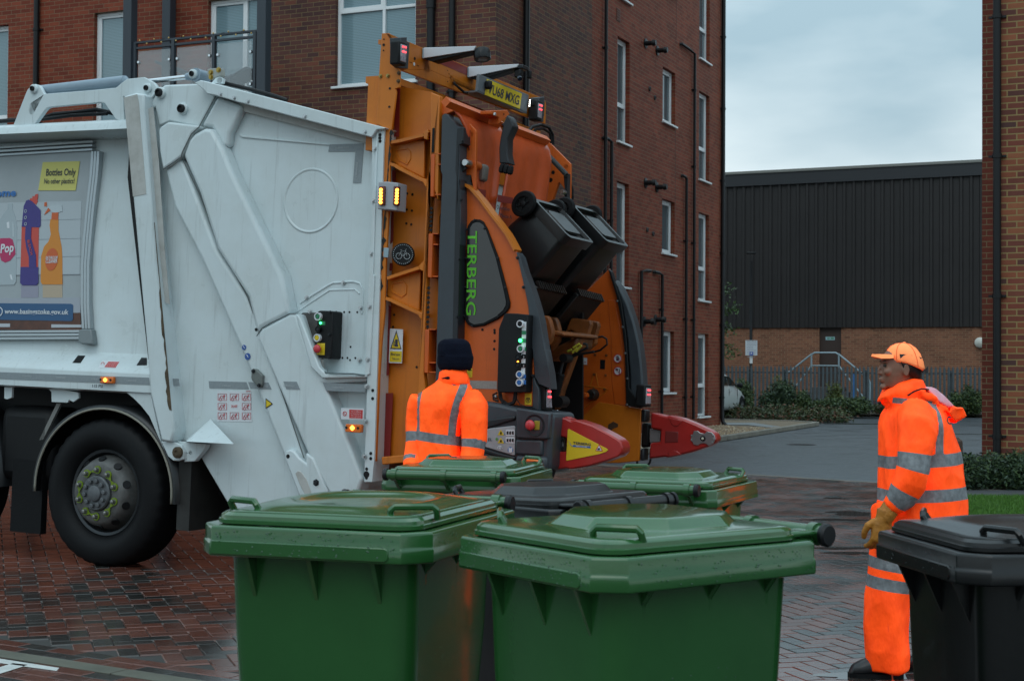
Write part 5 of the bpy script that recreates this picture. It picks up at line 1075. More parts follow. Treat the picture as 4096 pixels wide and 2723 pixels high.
polyx('centre_strut', zz_(zF, (1175, 1230), (1200, 1235), (1165, 1568), (1140, 1568)), 2.66, .05, mat('strut_grey', (.33, .34, .36), .4)); polyx('centre_strut', zz_(zH, (35, 0), (65, 5), (40, 330), (15, 300)), 2.66, .05, mat('strut_grey', (.33, .34, .36), .4))
# hanging arm in the middle, with rubber foot
ya = TX(zF(1270, 950), 2.95).y
P = [T(p, ya) for p in zz_(zF, (1236, 890), (1262, 880), (1296, 805), (1325, 835), (1350, 905), (1300, 1015), (1296, 1150), (1308, 1210), (1318, 1245), (1225, 1240), (1222, 1100), (1236, 1000), (1258, 905))]
part(MB().prism(P, (0, .09, 0)), 'hook_arm', M_dkg, bevel=.01)
g = MB()
for k in range(3):
    a = T(zF(1250 + k * 38, 1285 + k * 8), ya); g.lathe(a, (.2, 0, 1), [(-.03, .012), (-.02, .021), (.0, .022), (.02, .019), (.03, .012)], 6)
part(g, 'rubber_foot', M_rub)
tm = [TX(p, 2.86) for p in zz_(zF, (1152, 768), (1300, 762), (1320, 800), (1222, 890), (1225, 830), (1152, 800))]
part(MB().prism(tm, (-.08, 0, 0)), 'hook_bracket', M_or2, bevel=.004); c = TX(zF(1180, 802), 2.87); part(MB().lathe(c, (1, 0, 0), [(0, .012), (.012, .01)], 6), 'bolt', M_steelc); c = TX(zF(1267, 800), 2.865); part(MB().lathe(c, (1, 0, 0), [(0, .006), (.001, .006)], 10), 'bolt_hole', M_blk)
# far lifting plate, spring, hoses
yf = 2.05
P = [T(p, yf) for p in zz_(zF, (1640, 1010), (1670, 1050), (1862, 1245), (1858, 1568)) + zz_(zH, (735, 180), (640, 60), (560, 300), (440, 450), (420, 300), (480, 0)) + zz_(zF, (1600, 1190))]
hs = [circ(T(zF(1825, 1268), yf), .019, 14)] 
part(MB().prism(keyhole(P, hs), (0, .03, 0)), 'lifting_plate', M_or2, bevel=.003)
for p, r in ((zF(1660, 1270), .019), (zF(1708, 1322), .015), (zF(1685, 1390), .017), (zH(567, 45), .016)): c = T(p, yf); part(MB().lathe(c, (0, -1, 0), [(0, r), (.002, r)], 16), 'plate_hole', M_blk)
a, b = T(zF(1608, 1112), yf - .12), T(zF(1830, 1345), yf - .12); g = MB(); pts = []
d = (b - a); e1 = d.normalized().orthogonal().normalized(); e2 = d.normalized().cross(e1)
for k in range(28 * 8): t = k / (28 * 8 - 1); pts.append(a + d * t + (e1 * math.cos(2 * math.pi * 28 * t) + e2 * math.sin(2 * math.pi * 28 * t)) * .0165)
part(g.tube(pts, .0055, 5), 'spring', mat('spring_steel', (.06, .065, .065), .5), smooth='all'); part(MB().tube([a, b], .013, 8), 'spring_core', M_blk)
poly('spring_lever', zz_(zF, (1800, 1340), (1840, 1330), (1838, 1568)) + zz_(zH, (735, 250), (690, 265), (690, 90), (710, 0)) + zz_(zF, (1810, 1450)), yf - .1, .05, M_dkg, .006)
c = T(zF(1782, 1495), yf - .16); part(MB().lathe(c, (0, 1, 0), [(0, .008), (0, .018), (.01, .02), (.08, .02)], 18), 'roller', M_steelc, smooth=True)
for pts, r in ((((1480, 965), (1520, 915), (1600, 895), (1670, 920), (1705, 985), (1708, 1075)), .012), (((1500, 985), (1560, 935), (1620, 930), (1680, 970), (1690, 1060)), .010)): part(MB().tube([TX(zF(*p), 2.5) for p in pts], r, 8), 'hose', M_blk, smooth=True)
part(MB().tube([T(p, yf + .1) for p in zz_(zF, (1865, 1415), (1885, 1480), (1880, 1568)) + zz_(zH, (768, 190), (740, 260))], .009, 8), 'hose', M_blk, smooth=True)
# ---------------------------------------------------------------- top cross beam
xb = 2.235; n_ = 0
P = [TX(p, xb) for p in zz_(zF, (232, 76), (1628, 662), (1645, 700), (1640, 890), (1500, 835), (334, 402), (262, 118))]
hs = [circ(TX(zF(577, 395), xb), .045, 18, 'x', .045), circ(TX(zF(797, 490), xb), .032, 18, 'x', .032)]
part(MB().prism(keyhole(P, hs), (-.02, 0, 0)), 'cross_beam', M_or, bevel=.003)
part(MB().mm((2.06, .06, 3.66), (2.21, 2.3, 3.69)), 'beam_top_flange', M_or)
part(MB().mm((2.0, .02, 3.395), (2.2, 2.34, 3.44)), 'beam_bottom_flange', M_or)
part(MB().mm((2.02, .02, 2.95), (2.13, 2.34, 3.395)), 'lower_cross_member', M_or)
for k in range(9): c = Vector((2.13, .2 + k * .24, 3.32)); part(MB().lathe(c, (1, 0, 0), [(0, .018), (.01, .018), (.014, .01)], 8), 'bolt', M_orin)
pts = [TX(p, xb + .002) for p in zz_(zF, (650, 330), (770, 306), (940, 382), (935, 452))]; part(MB().prism(pts, (-.001, 0, 0)), 'reflector_strip', M_dred)
for p, r, m in ((zF(468, 303), .011, M_blk), (zF(462, 353), .012, M_wht), (zF(425, 335), .004, M_blk), (zF(437, 340), .004, M_blk), (zF(490, 365), .004, M_blk), (zF(502, 370), .004, M_blk), (zF(762, 410), .004, M_blk), (zF(762, 510), .004, M_blk), (zF(775, 440), .004, M_blk)):
    c = TX(p, xb + .001); part(MB().lathe(c, (1, 0, 0), [(0, r), (.0015, r)], 12), 'bolt_hole', m)
part(MB().tube([TX(p, x) for p, x in ((zF(795, 490), 2.15), (zF(825, 530), 2.27), (zF(870, 570), 2.29), (zF(905, 600), 2.3), (zF(940, 612), 2.33))], .009, 8), 'cable', M_blk, smooth=True)
def rear_lamp(tl, tr, br, bl, x, hous=True, name='rear_lamp', lens=None):
    """upright lamp cluster facing the rear"""
    L_ = thing(name, None, None); L_.parent = truck
    P = [TX(p, x) for p in (tl, tr, br, bl)]; part(MB().prism(P, (-.075, 0, 0)), 'lamp_body', M_blk, L_, bevel=.012)
    c = sum(P, Vector()) / 4; q = [c + (p - c) * .72 for p in P]; q = [Vector((x + .004, v.y, v.z)) for v in q]
    part(MB().prism(q, (-.01, 0, 0)), 'lamp_lens', M_lens, L_, bevel=.006)
    for row, m in ((.14, M_redl), (.42, M_redl)):
        for k in range(3):
            s = .25 + .25 * k; p = q[0].lerp(q[1], s).lerp(q[3].lerp(q[2], s), row) + Vector((.003, 0, 0)); part(MB().sphere(p, (.004, .006, .006), 8, 6), 'led', m, L_, smooth='all')
    return L_
hx = 2.33
l1 = rear_lamp(*zz_(zF, (332, 138), (408, 160), (395, 375), (328, 352)), hx); l2 = rear_lamp(*zz_(zF, (1568, 670), (1622, 690), (1608, 870), (1560, 850)), hx)
for L_, pts, sd in ((l1, ((272, 118), (328, 115), (424, 160), (410, 395), (318, 385), (278, 350)), 1), (l2, ((1520, 655), (1570, 648), (1636, 678), (1622, 872), (1550, 850), (1508, 850)), 1)):
    part(MB().prism([TX(zF(*p), 2.262) for p in pts], (-.025, 0, 0)), 'lamp_bracket', M_grey, L_, bevel=.004)
    P = [TX(zF(*p), 2.262) for p in (pts[0], pts[1], (pts[1][0] - 2, pts[4][1] - 30), pts[5])]; part(MB().prism(P, (.06, 0, 0)), 'lamp_bracket', M_grey, L_, bevel=.004)
# work light arms
for root, tip, tipw, kind in (((540, 255), (1015, 190), 40, 'lamp'), ((945, 425), (1400, 350), 30, 'camera')):
    yr = TX(zF(*root), 2.24).y; x0, y0 = root
    A = thing('light_arm', None, None); A.parent = truck
    pts = ((x0, y0 - 45), (x0 + 12, y0 - 50), (tip[0], tip[1]), (tip[0] - 20, tip[1] + tipw), (x0 + 5, y0 + 45))
    part(MB().prism([T(zF(*p), yr) for p in pts], (0, .012, 0)), 'arm_web', mat('arm_white', (.60, .62, .66), .4), A, bevel=.003)
    part(MB().prism([T(zF(*p), yr + .01) for p in ((x0 + 5, y0 + 45), (tip[0] - 20, tip[1] + tipw - 5), (tip[0] - 5, tip[1] + tipw + 4), (x0 + 85, y0 + 75))], (0, .09, 0)), 'arm_channel', M_blk, A, bevel=.003)
    part(MB().prism([T(zF(*p), yr - .004) for p in ((x0 - 4, y0 - 42), (x0 + 6, y0 - 44), (x0 + 4, y0 + 46), (x0 - 6, y0 + 40))], (0, .1, 0)), 'arm_foot', M_galv, A)
    if kind == 'lamp':
        c = T(zF(1072, 268), yr + .06); part(MB().lathe(c + Vector((-.006, 0, .045)), (0.22, -.14, -1), [(0, .001), (.003, .03), (.012, .05), (.032, .058), (.07, .059), (.082, .056), (.082, .049)], 9), 'work_lamp', M_black, A, smooth=True)
        part(MB().lathe(c + Vector((.011, -.011, -.033)), (0.22, -.14, -1), [(0, .05), (.002, .03), (.003, .001)], 18), 'work_lamp_lens', mat('dim_lens', (.12, .09, .065), .15), A, smooth=True)
    else:
        c = T(zF(1400, 440), yr + .05); part(MB().box(c, (.05, .055, .06)), 'camera_body', M_blk, A, bevel=.01); part(MB().box(c + Vector((.04, .09, .01)), (.03, .03, .06)), 'camera_body', M_blk, A, bevel=.008)
        part(MB().lathe(c + Vector((.012, -.016, -.03)), (.5, -.3, -.6), [(0, .018), (.016, .018), (.016, .01)], 12), 'camera_lens', mat('lens_glass', (.02, .03, .05), .05), A, smooth=True); part(MB().box(c + Vector((0, .04, .05)), (.07, .1, .03)), 'camera_mount', M_dkg, A, bevel=.006)
# number plate tray
xp = 2.52; tr_ = thing('number_plate_holder', None, None); tr_.parent = truck
part(MB().prism([TX(p, xp) for p in zz_(zF, (1046, 440), (1492, 628), (1472, 795), (1440, 790), (1030, 600))], (-.02, 0, 0)), 'tray', mat('tray_grey', (.16, .18, .20), .45, var=.3), tr_, bevel=.003)
P = [TX(p, xp) for p in zz_(zF, (1030, 600), (1472, 795))]; Q = [TX(p, xp - .28) for p in zz_(zF, (905, 612), (1330, 760))]; part(MB().prism([P[0], P[1], Q[1], Q[0]], (0, 0, .012)), 'tray_floor', mat('tray_grey', (.16, .18, .20), .45, var=.3), tr_)
PP = [TX(p, xp + .006) for p in zz_(zF, (1117, 484), (1430, 616), (1411, 756), (1097, 628))]; part(MB().prism(PP, (-.004, 0, 0)), 'number_plate', M_yel, tr_, bevel=.002)
u = (PP[1] - PP[0]); v = (PP[0] - PP[3]); text('VU68 MXG', 'plate_characters', M_ink, tr_, PP[3] + u * .06 + v * .2 + Vector((.002, 0, 0)), u, v, v.length * .82, u.length * .88, bold=.012, extr=.001)
for p, lit in ((zF(1100, 540), 0), (zF(1488, 700), 1)):
    c = TX(p, xp + .0); o = part(MB().box(c + Vector((.025, 0, 0)), (.05, .04, .06)), 'plate_lamp', M_blk, tr_, bevel=.014)
    if lit:
        for k in range(4): part(MB().sphere(TX(zF(1500 - k * 1.5, 676 + k * 17), xp + .05), (.004, .006, .006), 8, 6), 'plate_lamp_led', M_whl, tr_, smooth='all')
# ---------------------------------------------------------------- near side plate with window
SP = zz_(zG, (765, 48), (800, 65), (850, 108), (930, 200), (1000, 296), (1070, 385), (1125, 460), (1165, 530), (1192, 585)) + zz_(zH, (262, 695), (280, 722), (340, 1000), (378, 1250)) + zz_(zI, (570, 300), (585, 420), (600, 640), (590, 895), (190, 850)) + [(1825, 1600)] + zz_(zG, (742, 1300), (765, 300))
poly('lift_side_plate', SP, .09, .03, M_or2, .004)
rim = zz_(zG, (765, 42), (850, 100), (930, 192), (1000, 288), (1070, 378), (1125, 452), (1165, 522), (1195, 582)); P = [T(p, .06) for p in rim]; P2 = [p + Vector((.02, 0, -.02)) for p in P]
g = MB(); g.loft([[p, p + Vector((0, .1, .0)), p + Vector((-.01, .1, -.012)), p + Vector((-.01, 0, -.012))] for p in P]); part(g, 'plate_rim', M_or)
gk = ((880, 346), (915, 348), (945, 365), (975, 420), (1060, 640), (1125, 880), (1153, 1000), (1150, 1035), (1125, 1075), (1060, 1128), (950, 1180), (865, 1193), (825, 1175), (798, 1130), (795, 1090), (805, 870), (815, 480), (822, 400), (850, 358))
wn_ = poly('side_window', zz_(zG, *gk), .072, .02, M_rub, .006)
cx_, cy_ = 945, 800; gi = [(cx_ + (x - cx_) * .86, cy_ + (y - cy_) * .945) for x, y in gk]
poly('window_glass', zz_(zG, *gi), .068, .006, mat('smoked_glass', (.010, .011, .012), .16, var=.5, vscale=5, spec=.8), parent=wn_)
a, b = T(zG(828, 440), .066), T(zG(815, 1098), .066); text('TERBERG', 'window_lettering', M_grn, wn_, a, b - a, (1, 0, 0), (T(zG(903, 440), .066) - a).x * 1.36, (b - a).length, bold=.014, extr=.0015)
for x, y in ((820, 427), (812, 655), (805, 880), (797, 1105), (860, 1180), (1062, 1108), (1122, 880), (1063, 650), (957, 422), (880, 355)): bolt(zG(x, y), .071, .0055, M_dkg, wn_, 'screw')
poly('side_fairing', zz_(zH, (258, 690), (288, 730), (330, 870), (385, 1010), (430, 1150), (470, 1300), (512, 1568)) + zz_(zI, (690, 420), (730, 620), (742, 745), (640, 700), (606, 640), (585, 400), (548, 40)) + zz_(zH, (350, 1100), (318, 950)), .075, .09, M_grey, .012)
for p in zz_(zH, (268, 742), (322, 1005), (362, 1270), (392, 1540)) + zz_(zI, (575, 395), (590, 632)): bolt(p, .074, .007, M_dkg)
for p in zz_(zG, (1217, 650), (1262, 880), (940, 1212), (1035, 1215), (1036, 1237), (1035, 1300), (1032, 1363)) + zz_(zI, (168, 248), (268, 250), (268, 270), (267, 342), (265, 410)): hole_(p, .089, .008)
poly('reflective_tape', zz_(zK, (850, 578), (1145, 585), (1145, 668), (850, 662)), .088, .003, mat('silver_tape', (.34, .30, .27), .4, var=.3, vscale=70))
yl = poly('yellow_label', zz_(zK, (838, 452), (886, 455), (883, 546), (826, 540)), .087, .003, M_yel); 
for k in range(4): c = T(zK(848 + k * 9, 472), .0865); part(MB().lathe(c, (0, -1, 0), [(0, .0042), (.001, .0042)], 10), 'label_symbol', M_blk, yl)
g = MB()
for k in range(4): a, b = T(zK(840, 492 + k * 12), .0865), T(zK(876, 493 + k * 12), .0865); g.bar(a, b, .001, .003, (0, 1, 0))
part(g, 'label_print', mat('label_ink', (.2, .14, .01), .5), yl)
# operator panel
op = poly('operator_panel', zz_(zI, (352, 110), (455, 112), (548, 122), (542, 300), (530, 765), (520, 772), (300, 772), (288, 755), (296, 450), (302, 240)), .0, .11, M_blk, .012)
st = poly('legend_strip', zz_(zI, (498, 180), (533, 182), (520, 695), (488, 695)), -.003, .004, M_wht, parent=op)
for y0, y1, m in ((255, 288, M_bgrn), (322, 356, M_bgrn), (392, 425, M_bgrn), (452, 490, M_blk), (528, 565, M_blk), (622, 655, M_bblu), (668, 705, M_bblu)): poly('legend', zz_(zI, (497, y0), (530, y0 + 1), (529, y1), (496, y1 - 1)), -.0055, .003, m, parent=op)
for (x, y, rg_, cp) in ((492, 200, M_wht, M_blk), (495, 408, M_wht, M_bgrn), (488, 622, M_wht, M_bblu), (486, 690, M_wht, M_bblu)): button(zI(x, y), -.003, .023, rg_, cp, op, .024)
for (x, y) in ((478, 478), (478, 545)): button(zI(x, y), -.003, .019, M_blk, M_dkg, op, .03)
text('3', 'legend_number', M_wht, op, T(zI(506, 484), -.008), (1, 0, 0), (0, 0, 1), .018, bold=.02); text('2', 'legend_number', M_wht, op, T(zI(506, 558), -.008), (1, 0, 0), (0, 0, 1), .018, bold=.02)
c = T(zI(483, 338), -.012); part(MB().sphere(c, (.012, .008, .012), 12, 8), 'indicator', M_grl, op, smooth='all'); c = T(zI(463, 516), -.006); part(MB().sphere(c, (.006, .005, .006), 8, 6), 'indicator', M_ambl, op, smooth='all')
for pts, r in ((((308, 765), (310, 810), (335, 855), (380, 880), (430, 860), (445, 825), (448, 770)), .0085), (((320, 770), (330, 830), (380, 868), (425, 850), (438, 770)), .007), (((455, 830), (480, 870), (530, 890), (590, 890)), .0035), (((290, 775), (255, 790), (258, 830), (300, 845)), .006)): part(MB().tube([T(zI(*p), .05) for p in pts], r, 8), 'hose', M_blk, smooth=True)
c = T(zI(278, 808), .07); part(MB().sphere(c, .0145, 12, 8), 'cap_nut', M_steelc, smooth='all')
yb = poly('ear_sticker', zz_(zI, (522, 778), (578, 780), (576, 876), (520, 874)), .086, .003, M_yel); c = T(zI(549, 838), .0855); part(MB().lathe(c, (0, -1, 0), [(0, .0165), (.001, .0165), (.001, .0135), (0, .0135)], 24), 'sticker_ring', M_blk, yb)
poly('sticker_symbol', zz_(zI, (532, 815), (567, 816), (549, 860)), .0855, .001, mat('label_ink', (.2, .14, .01), .5), parent=yb)
# lower rear lamps
lb_ = rear_lamp(*zz_(zI, (698, 708), (742, 712), (758, 935), (692, 930)), 3.36); lx = T(zI(665, 800), .17)
part(MB().prism([T(p, .16) for p in zz_(zI, (642, 698), (690, 692), (695, 935), (640, 925))], (0, .02, 0)), 'lamp_bracket', mat('scuffed_bracket', (.33, .33, .36), .5, var=.3, vscale=8), lb_)
poly('fairing_foot', zz_(zI, (582, 625), (598, 630), (612, 690), (640, 740), (640, 925), (582, 905)), .08, .05, M_grey, .006)
rear_lamp(*zz_(zI, (1530, 705), (1583, 710), (1580, 895), (1522, 895)), 3.36)
# ---------------------------------------------------------------- grey lower housing
lh = poly('lower_housing', zz_(zI, (150, 840), (330, 868), (440, 895), (455, 898), (640, 930), (755, 945), (760, 1000), (740, 1200), (735, 1380), (715, 1440), (680, 1448), (500, 1420), (400, 1405), (150, 1330)), .02, .35, M_grey, .025)
poly('housing_face', zz_(zI, (447, 905), (460, 900), (735, 945), (720, 1160), (660, 1165), (455, 1155), (442, 1130)), -.01, .05, M_grey, .02)
poly('housing_face', zz_(zI, (440, 1165), (668, 1170), (665, 1300), (438, 1290)), .0, .04, M_grey, .012); poly('housing_face', zz_(zI, (438, 1298), (700, 1312), (700, 1425), (440, 1405)), -.01, .05, M_grey, .02)
poly('housing_trim', zz_(zI, (150, 1010), (300, 985), (440, 965), (440, 1000), (300, 1045), (150, 1090)), .005, .03, M_dkg, .01); poly('housing_trim', zz_(zI, (150, 1225), (300, 1275), (440, 1310), (440, 1335), (300, 1315), (150, 1270)), .005, .03, M_dkg, .01)
sp = poly('info_plate', zz_(zI, (150, 1095), (230, 1072), (425, 1050), (440, 1058), (436, 1296), (420, 1298), (150, 1215)), .004, .012, mat('silver_plate', (.38, .39, .41), .4, var=.15, vscale=10), .004)
for x, y in ((320, 1108), (320, 1175)):
    t_ = poly('plate_triangle', zz_(zI, (x, y - 26), (x + 27, y + 22), (x - 27, y + 20)), .002, .002, M_yel, parent=sp); poly('triangle_symbol', zz_(zI, (x - 6, y - 6), (x + 8, y - 6), (x + 7, y + 14), (x - 6, y + 14)), .0005, .001, M_blk, parent=sp)
for y in (1110, 1172):
    poly('plate_frame', zz_(zI, (362, y - 26), (436, y - 27), (434, y + 24), (362, y + 22)), .002, .002, M_wht, parent=sp)
    for k in range(3): poly('plate_symbol', zz_(zI, (368 + k * 22, y - 12), (384 + k * 22, y - 16), (384 + k * 22, y + 14), (368 + k * 22, y + 12)), .0005, .001, M_dkg, parent=sp)
side_text('A', 'plate_letter', M_bblu, zI(348, 1126), zI(358, 1127), .002, .018, sp, .02); side_text('B', 'plate_letter', M_bblu, zI(346, 1192), zI(356, 1193), .002, .018, sp, .02)
side_text('EL', 'plate_lettering', M_ink, zI(212, 1176), zI(246, 1176), .002, .026, sp, .01); side_text('e', 'plate_lettering', mat('eco_green', (.08, .3, .03), .5), zI(275, 1172), zI(298, 1172), .002, .034, sp, .02)
c = T(zI(313, 1233), .003); part(MB().prism([c + Vector((.0178 * math.cos(t), 0, .0122 * math.sin(t))) for t in [k * .35 for k in range(18)]], (0, .001, 0)), 'oval_badge', M_wht, sp); side_text('CE', 'plate_lettering', M_ink, zI(296, 1244), zI(332, 1245), .001, .022, sp)
c = T(zI(401, 1252), .003); part(MB().lathe(c, (0, -1, 0), [(0, .0187), (.0015, .0187)], 24), 'mandatory_badge', M_bblu, sp); poly('badge_symbol', zz_(zI, (386, 1232), (400, 1238), (416, 1232), (415, 1270), (400, 1276), (386, 1270)), .0, .001, M_wht, parent=sp)
c = T(zI(578, 1045), -.01); o = part(MB().lathe(c + Vector((.02, -.001, 0)), (0, -1, 0), [(-.005, .07), (.004, .068), (.002, .058), (-.005, .05)], 28, cap=False), 'stop_recess', M_dkg, smooth=True)
poly('stop_plate', zz_(zI, (600, 1008), (645, 1010), (643, 1085), (598, 1086)), -.014, .01, mat('dirty_yellow', (.32, .25, .02), .5), .003)
part(MB().lathe(c, (0, -1, 0), [(0, .016), (.014, .016), (.015, .03), (.024, .033), (.036, .027), (.042, .014), (.043, .001)], 26), 'stop_button', M_bred, smooth='all')
mk = marker(zz_(zI, (502, 1330), (520, 1325), (630, 1335), (644, 1345), (640, 1402), (625, 1408), (512, 1400), (498, 1388)), -.012, zz_(zI, (550, 1360), (552, 1376), (586, 1362), (587, 1378)), 'indicator_lamp')
poly('lamp_surround', zz_(zI, (494, 1322), (515, 1316), (640, 1328), (652, 1342), (648, 1410), (630, 1416), (505, 1408), (490, 1392)), -.018, .01, M_blk, .004)
for pts in (((700, 1440), (660, 1465), (640, 1490)), ((770, 1420), (755, 1470), (720, 1500), (705, 1470), (715, 1440))): part(MB().tube([T(zI(*p), .1) for p in pts], .010, 8), 'hose', M_blk, smooth=True)
poly('hinge_block', zz_(zI, (722, 1000), (765, 995), (768, 1130), (748, 1300), (735, 1330), (718, 1310)), .1, .12, M_blk, .01)
poly('hinge_block', zz_(zI, (762, 1125), (845, 1148), (842, 1262), (762, 1268)), .19, .06, mat('worn_hinge_plate', (.18, .17, .17), .5, var=.4, vscale=8), .004)
for p in zz_(zI, (785, 1160), (825, 1170), (785, 1240), (825, 1240)): bolt(p, .188, .012, M_dkg)
# ---------------------------------------------------------------- red catch arms
ra = poly('catch_arm', zz_(zI, (762, 972), (830, 982), (862, 986), (905, 1010), (925, 1000), (960, 1004), (1090, 1048), (1230, 1122), (1295, 1160), (1325, 1190), (1338, 1230), (1332, 1275), (1300, 1308), (1200, 1345), (1060, 1385), (905, 1412), (865, 1405), (742, 1422), (750, 1272), (865, 1266), (868, 1150), (762, 1128)), .16, .14, M_red, .02)
poly('arm_cap', zz_(zI, (842, 975), (870, 972), (900, 985), (910, 1000), (860, 992)), .2, .06, M_red, .008, ra)
py_ = poly('arm_label', zz_(zI, (888, 1076), (1205, 1240), (1218, 1252), (1200, 1268), (1140, 1288), (872, 1342), (866, 1335), (880, 1082)), .156, .003, M_yel, .001, ra)
side_text('TERBERG', 'arm_lettering', M_ink, zI(925, 1202), zI(1073, 1216), .154, .021, ra, .02); poly('arm_label_band', zz_(zI, (922, 1210), (1072, 1222), (1070, 1238), (920, 1226)), .155, .001, M_bblu, parent=ra); side_text('MACHINES', 'arm_lettering', M_wht, zI(950, 1225), zI(1042, 1233), .1535, .0115, ra, .01)
poly('arm_emblem', zz_(zI, (884, 1172), (908, 1210), (922, 1225), (905, 1215), (898, 1200)), .155, .001, M_bblu, parent=ra)
poly('arm_triangle', zz_(zI, (1143, 1203), (1175, 1264), (1110, 1260)), .155, .001, M_sred, parent=ra); poly('arm_triangle_fill', zz_(zI, (1142, 1216), (1164, 1258), (1120, 1256)), .154, .001, M_wht, parent=ra); poly('arm_triangle_symbol', zz_(zI, (1130, 1240), (1145, 1232), (1152, 1252), (1128, 1254)), .153, .001, M_ink, parent=ra)
FARY = 2.02
rb = poly('catch_arm', zz_(zJ, (680, 446), (900, 490), (975, 515), (1005, 500), (1040, 495), (1250, 550), (1500, 650), (1750, 770), (1830, 830), (1862, 890), (1858, 940), (1820, 1000), (1700, 1060), (1400, 1160), (1100, 1230), (980, 1252), (930, 1240), (645, 1275), (670, 985), (850, 978), (858, 765), (680, 735)), FARY, .12, M_red, .018)
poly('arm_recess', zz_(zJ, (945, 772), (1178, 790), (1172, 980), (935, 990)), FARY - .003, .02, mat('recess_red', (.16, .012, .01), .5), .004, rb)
poly('arm_facet', zz_(zJ, (1010, 540), (1250, 590), (1180, 680), (1110, 690), (1060, 660)), FARY - .006, .012, M_red, .004, rb); poly('arm_facet', zz_(zJ, (1010, 1240), (1000, 1150), (1080, 1120), (1150, 1130), (1230, 1195)), FARY - .006, .012, M_red, .004, rb)
ap = poly('arm_plate', zz_(zJ, (1405, 860), (1440, 830), (1455, 775), (1530, 775), (1570, 810), (1640, 825), (1700, 785), (1780, 800), (1830, 860), (1840, 930), (1800, 1005), (1720, 1042), (1680, 1005), (1620, 992), (1560, 1010), (1530, 1035), (1450, 1020), (1435, 975), (1405, 950)), FARY - .008, .01, M_steelc, .002, rb)
for x, y in ((1417, 850), (1415, 932), (1793, 848), (1802, 913), (1787, 977)): bolt(zJ(x, y), FARY - .008, .0035, None, rb)
c = T(zJ(1622, 910), FARY - .008); part(MB().lathe(c, (0, -1, 0), [(0, .02), (.008, .019), (.009, .014)], 20), 'sensor_ring', M_blk, rb, smooth=True); part(MB().lathe(c, (0, -1, 0), [(0, .0095), (.012, .0095), (.014, .005)], 16), 'sensor', mat('sensor_cream', (.6, .57, .45), .4), rb, smooth=True)
poly('hinge_block', zz_(zJ, (665, 735), (858, 770), (850, 975), (660, 985)), FARY + .02, .08, mat('worn_hinge_plate', (.18, .17, .17), .5, var=.4, vscale=8), .004)
poly('hinge_block', zz_(zJ, (512, 620), (670, 650), (660, 1060), (560, 1075), (495, 1080)), FARY + .05, .1, M_blk, .02); poly('hinge_cover', zz_(zJ, (515, 390), (590, 405), (585, 600), (540, 622), (510, 610)), FARY - .02, .1, M_dkg, .012); poly('hinge_cover', zz_(zJ, (500, 1090), (565, 1080), (560, 1310), (485, 1305)), FARY - .02, .1, M_dkg, .012)
part(MB().tube([T(zJ(*p), FARY) for p in ((440, 1310), (450, 1400), (490, 1445), (545, 1445), (620, 1400), (670, 1340), (685, 1275))], .0085, 8), 'hose', M_blk, smooth=True)
# ---------------------------------------------------------------- far side plate and fairing, seen from inside
FI = [(2437, 1075)] + zz_(zT, (262, 600), (295, 780), (315, 960), (322, 1150), (330, 1290)) + zz_(zI, (1410, 900), (1492, 910), (1488, 1000), (1475, 1345), (1310, 1362), (860, 1362)) + [(2150, 1840), (2150, 1560), (2250, 1300), (2330, 1180)]
poly('far_side_plate', FI, FARY - .02, .03, M_or2, .003)
poly('far_plate_fold', zz_(zI, (1215, 0), (1240, 300), (1250, 700), (1270, 868), (1370, 885), (1360, 640), (1330, 300), (1275, 0)) , FARY - .026, .01, M_or2, .004)
poly('far_lower_plate', zz_(zI, (1140, 852), (1360, 885), (1492, 912), (1476, 1342), (1305, 1360), (900, 1362), (860, 1100)), FARY - .03, .02, M_or, .003)
poly('gasket', zz_(zT, (205, 430), (228, 450), (290, 640), (320, 850), (338, 1100), (340, 1180), (412, 1290), (410, 1306), (328, 1290), (318, 1280), (310, 960), (292, 780), (258, 600)), FARY - .06, .05, M_blk, .006)
poly('side_fairing', zz_(zT, (240, 495), (280, 545), (330, 650), (370, 770), (400, 900), (416, 1030), (425, 1150), (420, 1295), (345, 1280), (342, 1100), (325, 870), (292, 660)), FARY - .05, .12, M_grey, .02)
for p in zz_(zT, (265, 633), (298, 796), (315, 960), (327, 1118), (325, 1282)): bolt(p, FARY - .062, .0065)
for (x, y), kind in (((1298, 488), 'hand'), ((1300, 592), 'bin')):
    c = T(zI(x, y), FARY - .032); o = part(MB().lathe(c, (0, -1, 0), [(0, .034), (.001, .034)], 28), 'prohibition_sign', M_wht); part(MB().lathe(c + Vector((0, -.002, 0)), (0, -1, 0), [(0, .034), (.001, .034), (.001, .028), (0, .028)], 28), 'sign_ring', M_sred, o)
    g = MB(); y_ = -.003
    if kind == 'hand':
        g.box(c + Vector((0, y_, -.0077)), (.0193, .001, .0174))
        for k in range(4): g.box(c + Vector((-.0077 + k * .0052, y_, .0097)), (.0039, .001, .021 - abs(k - 1.5) * .003))
        g.box(c + Vector((.0131, y_, -.0039)), (.0046, .001, .0154))
    else:
        g.box(c + Vector((-.0077, y_, .0097)), (.0193, .001, .0174), Matrix.Rotation(.5, 3, 'Y')); g.box(c + Vector((.0124, y_, -.0039)), (.0077, .001, .0212)); g.lathe(c + Vector((.0124, y_, .0116)), (0, -1, 0), [(0, .0042), (.001, .0042)], 10); g.box(c + Vector((.0124, y_, -.0193)), (.0054, .001, .0116))
    part(g, 'sign_symbol', M_ink, o); part(MB().bar(c + Vector((-.021, -.0045, .021)), c + Vector((.021, -.0045, -.021)), .001, .005, (0, 1, 0)), 'sign_bar', M_sred, o)
poly('plate_slot', zz_(zI, (1152, 498), (1192, 500), (1190, 578), (1150, 576)), FARY - .022, .004, M_blk)
poly('inner_label', zz_(zI, (940, 470), (1042, 485), (1040, 540), (935, 535)), FARY - .024, .003, M_wht)
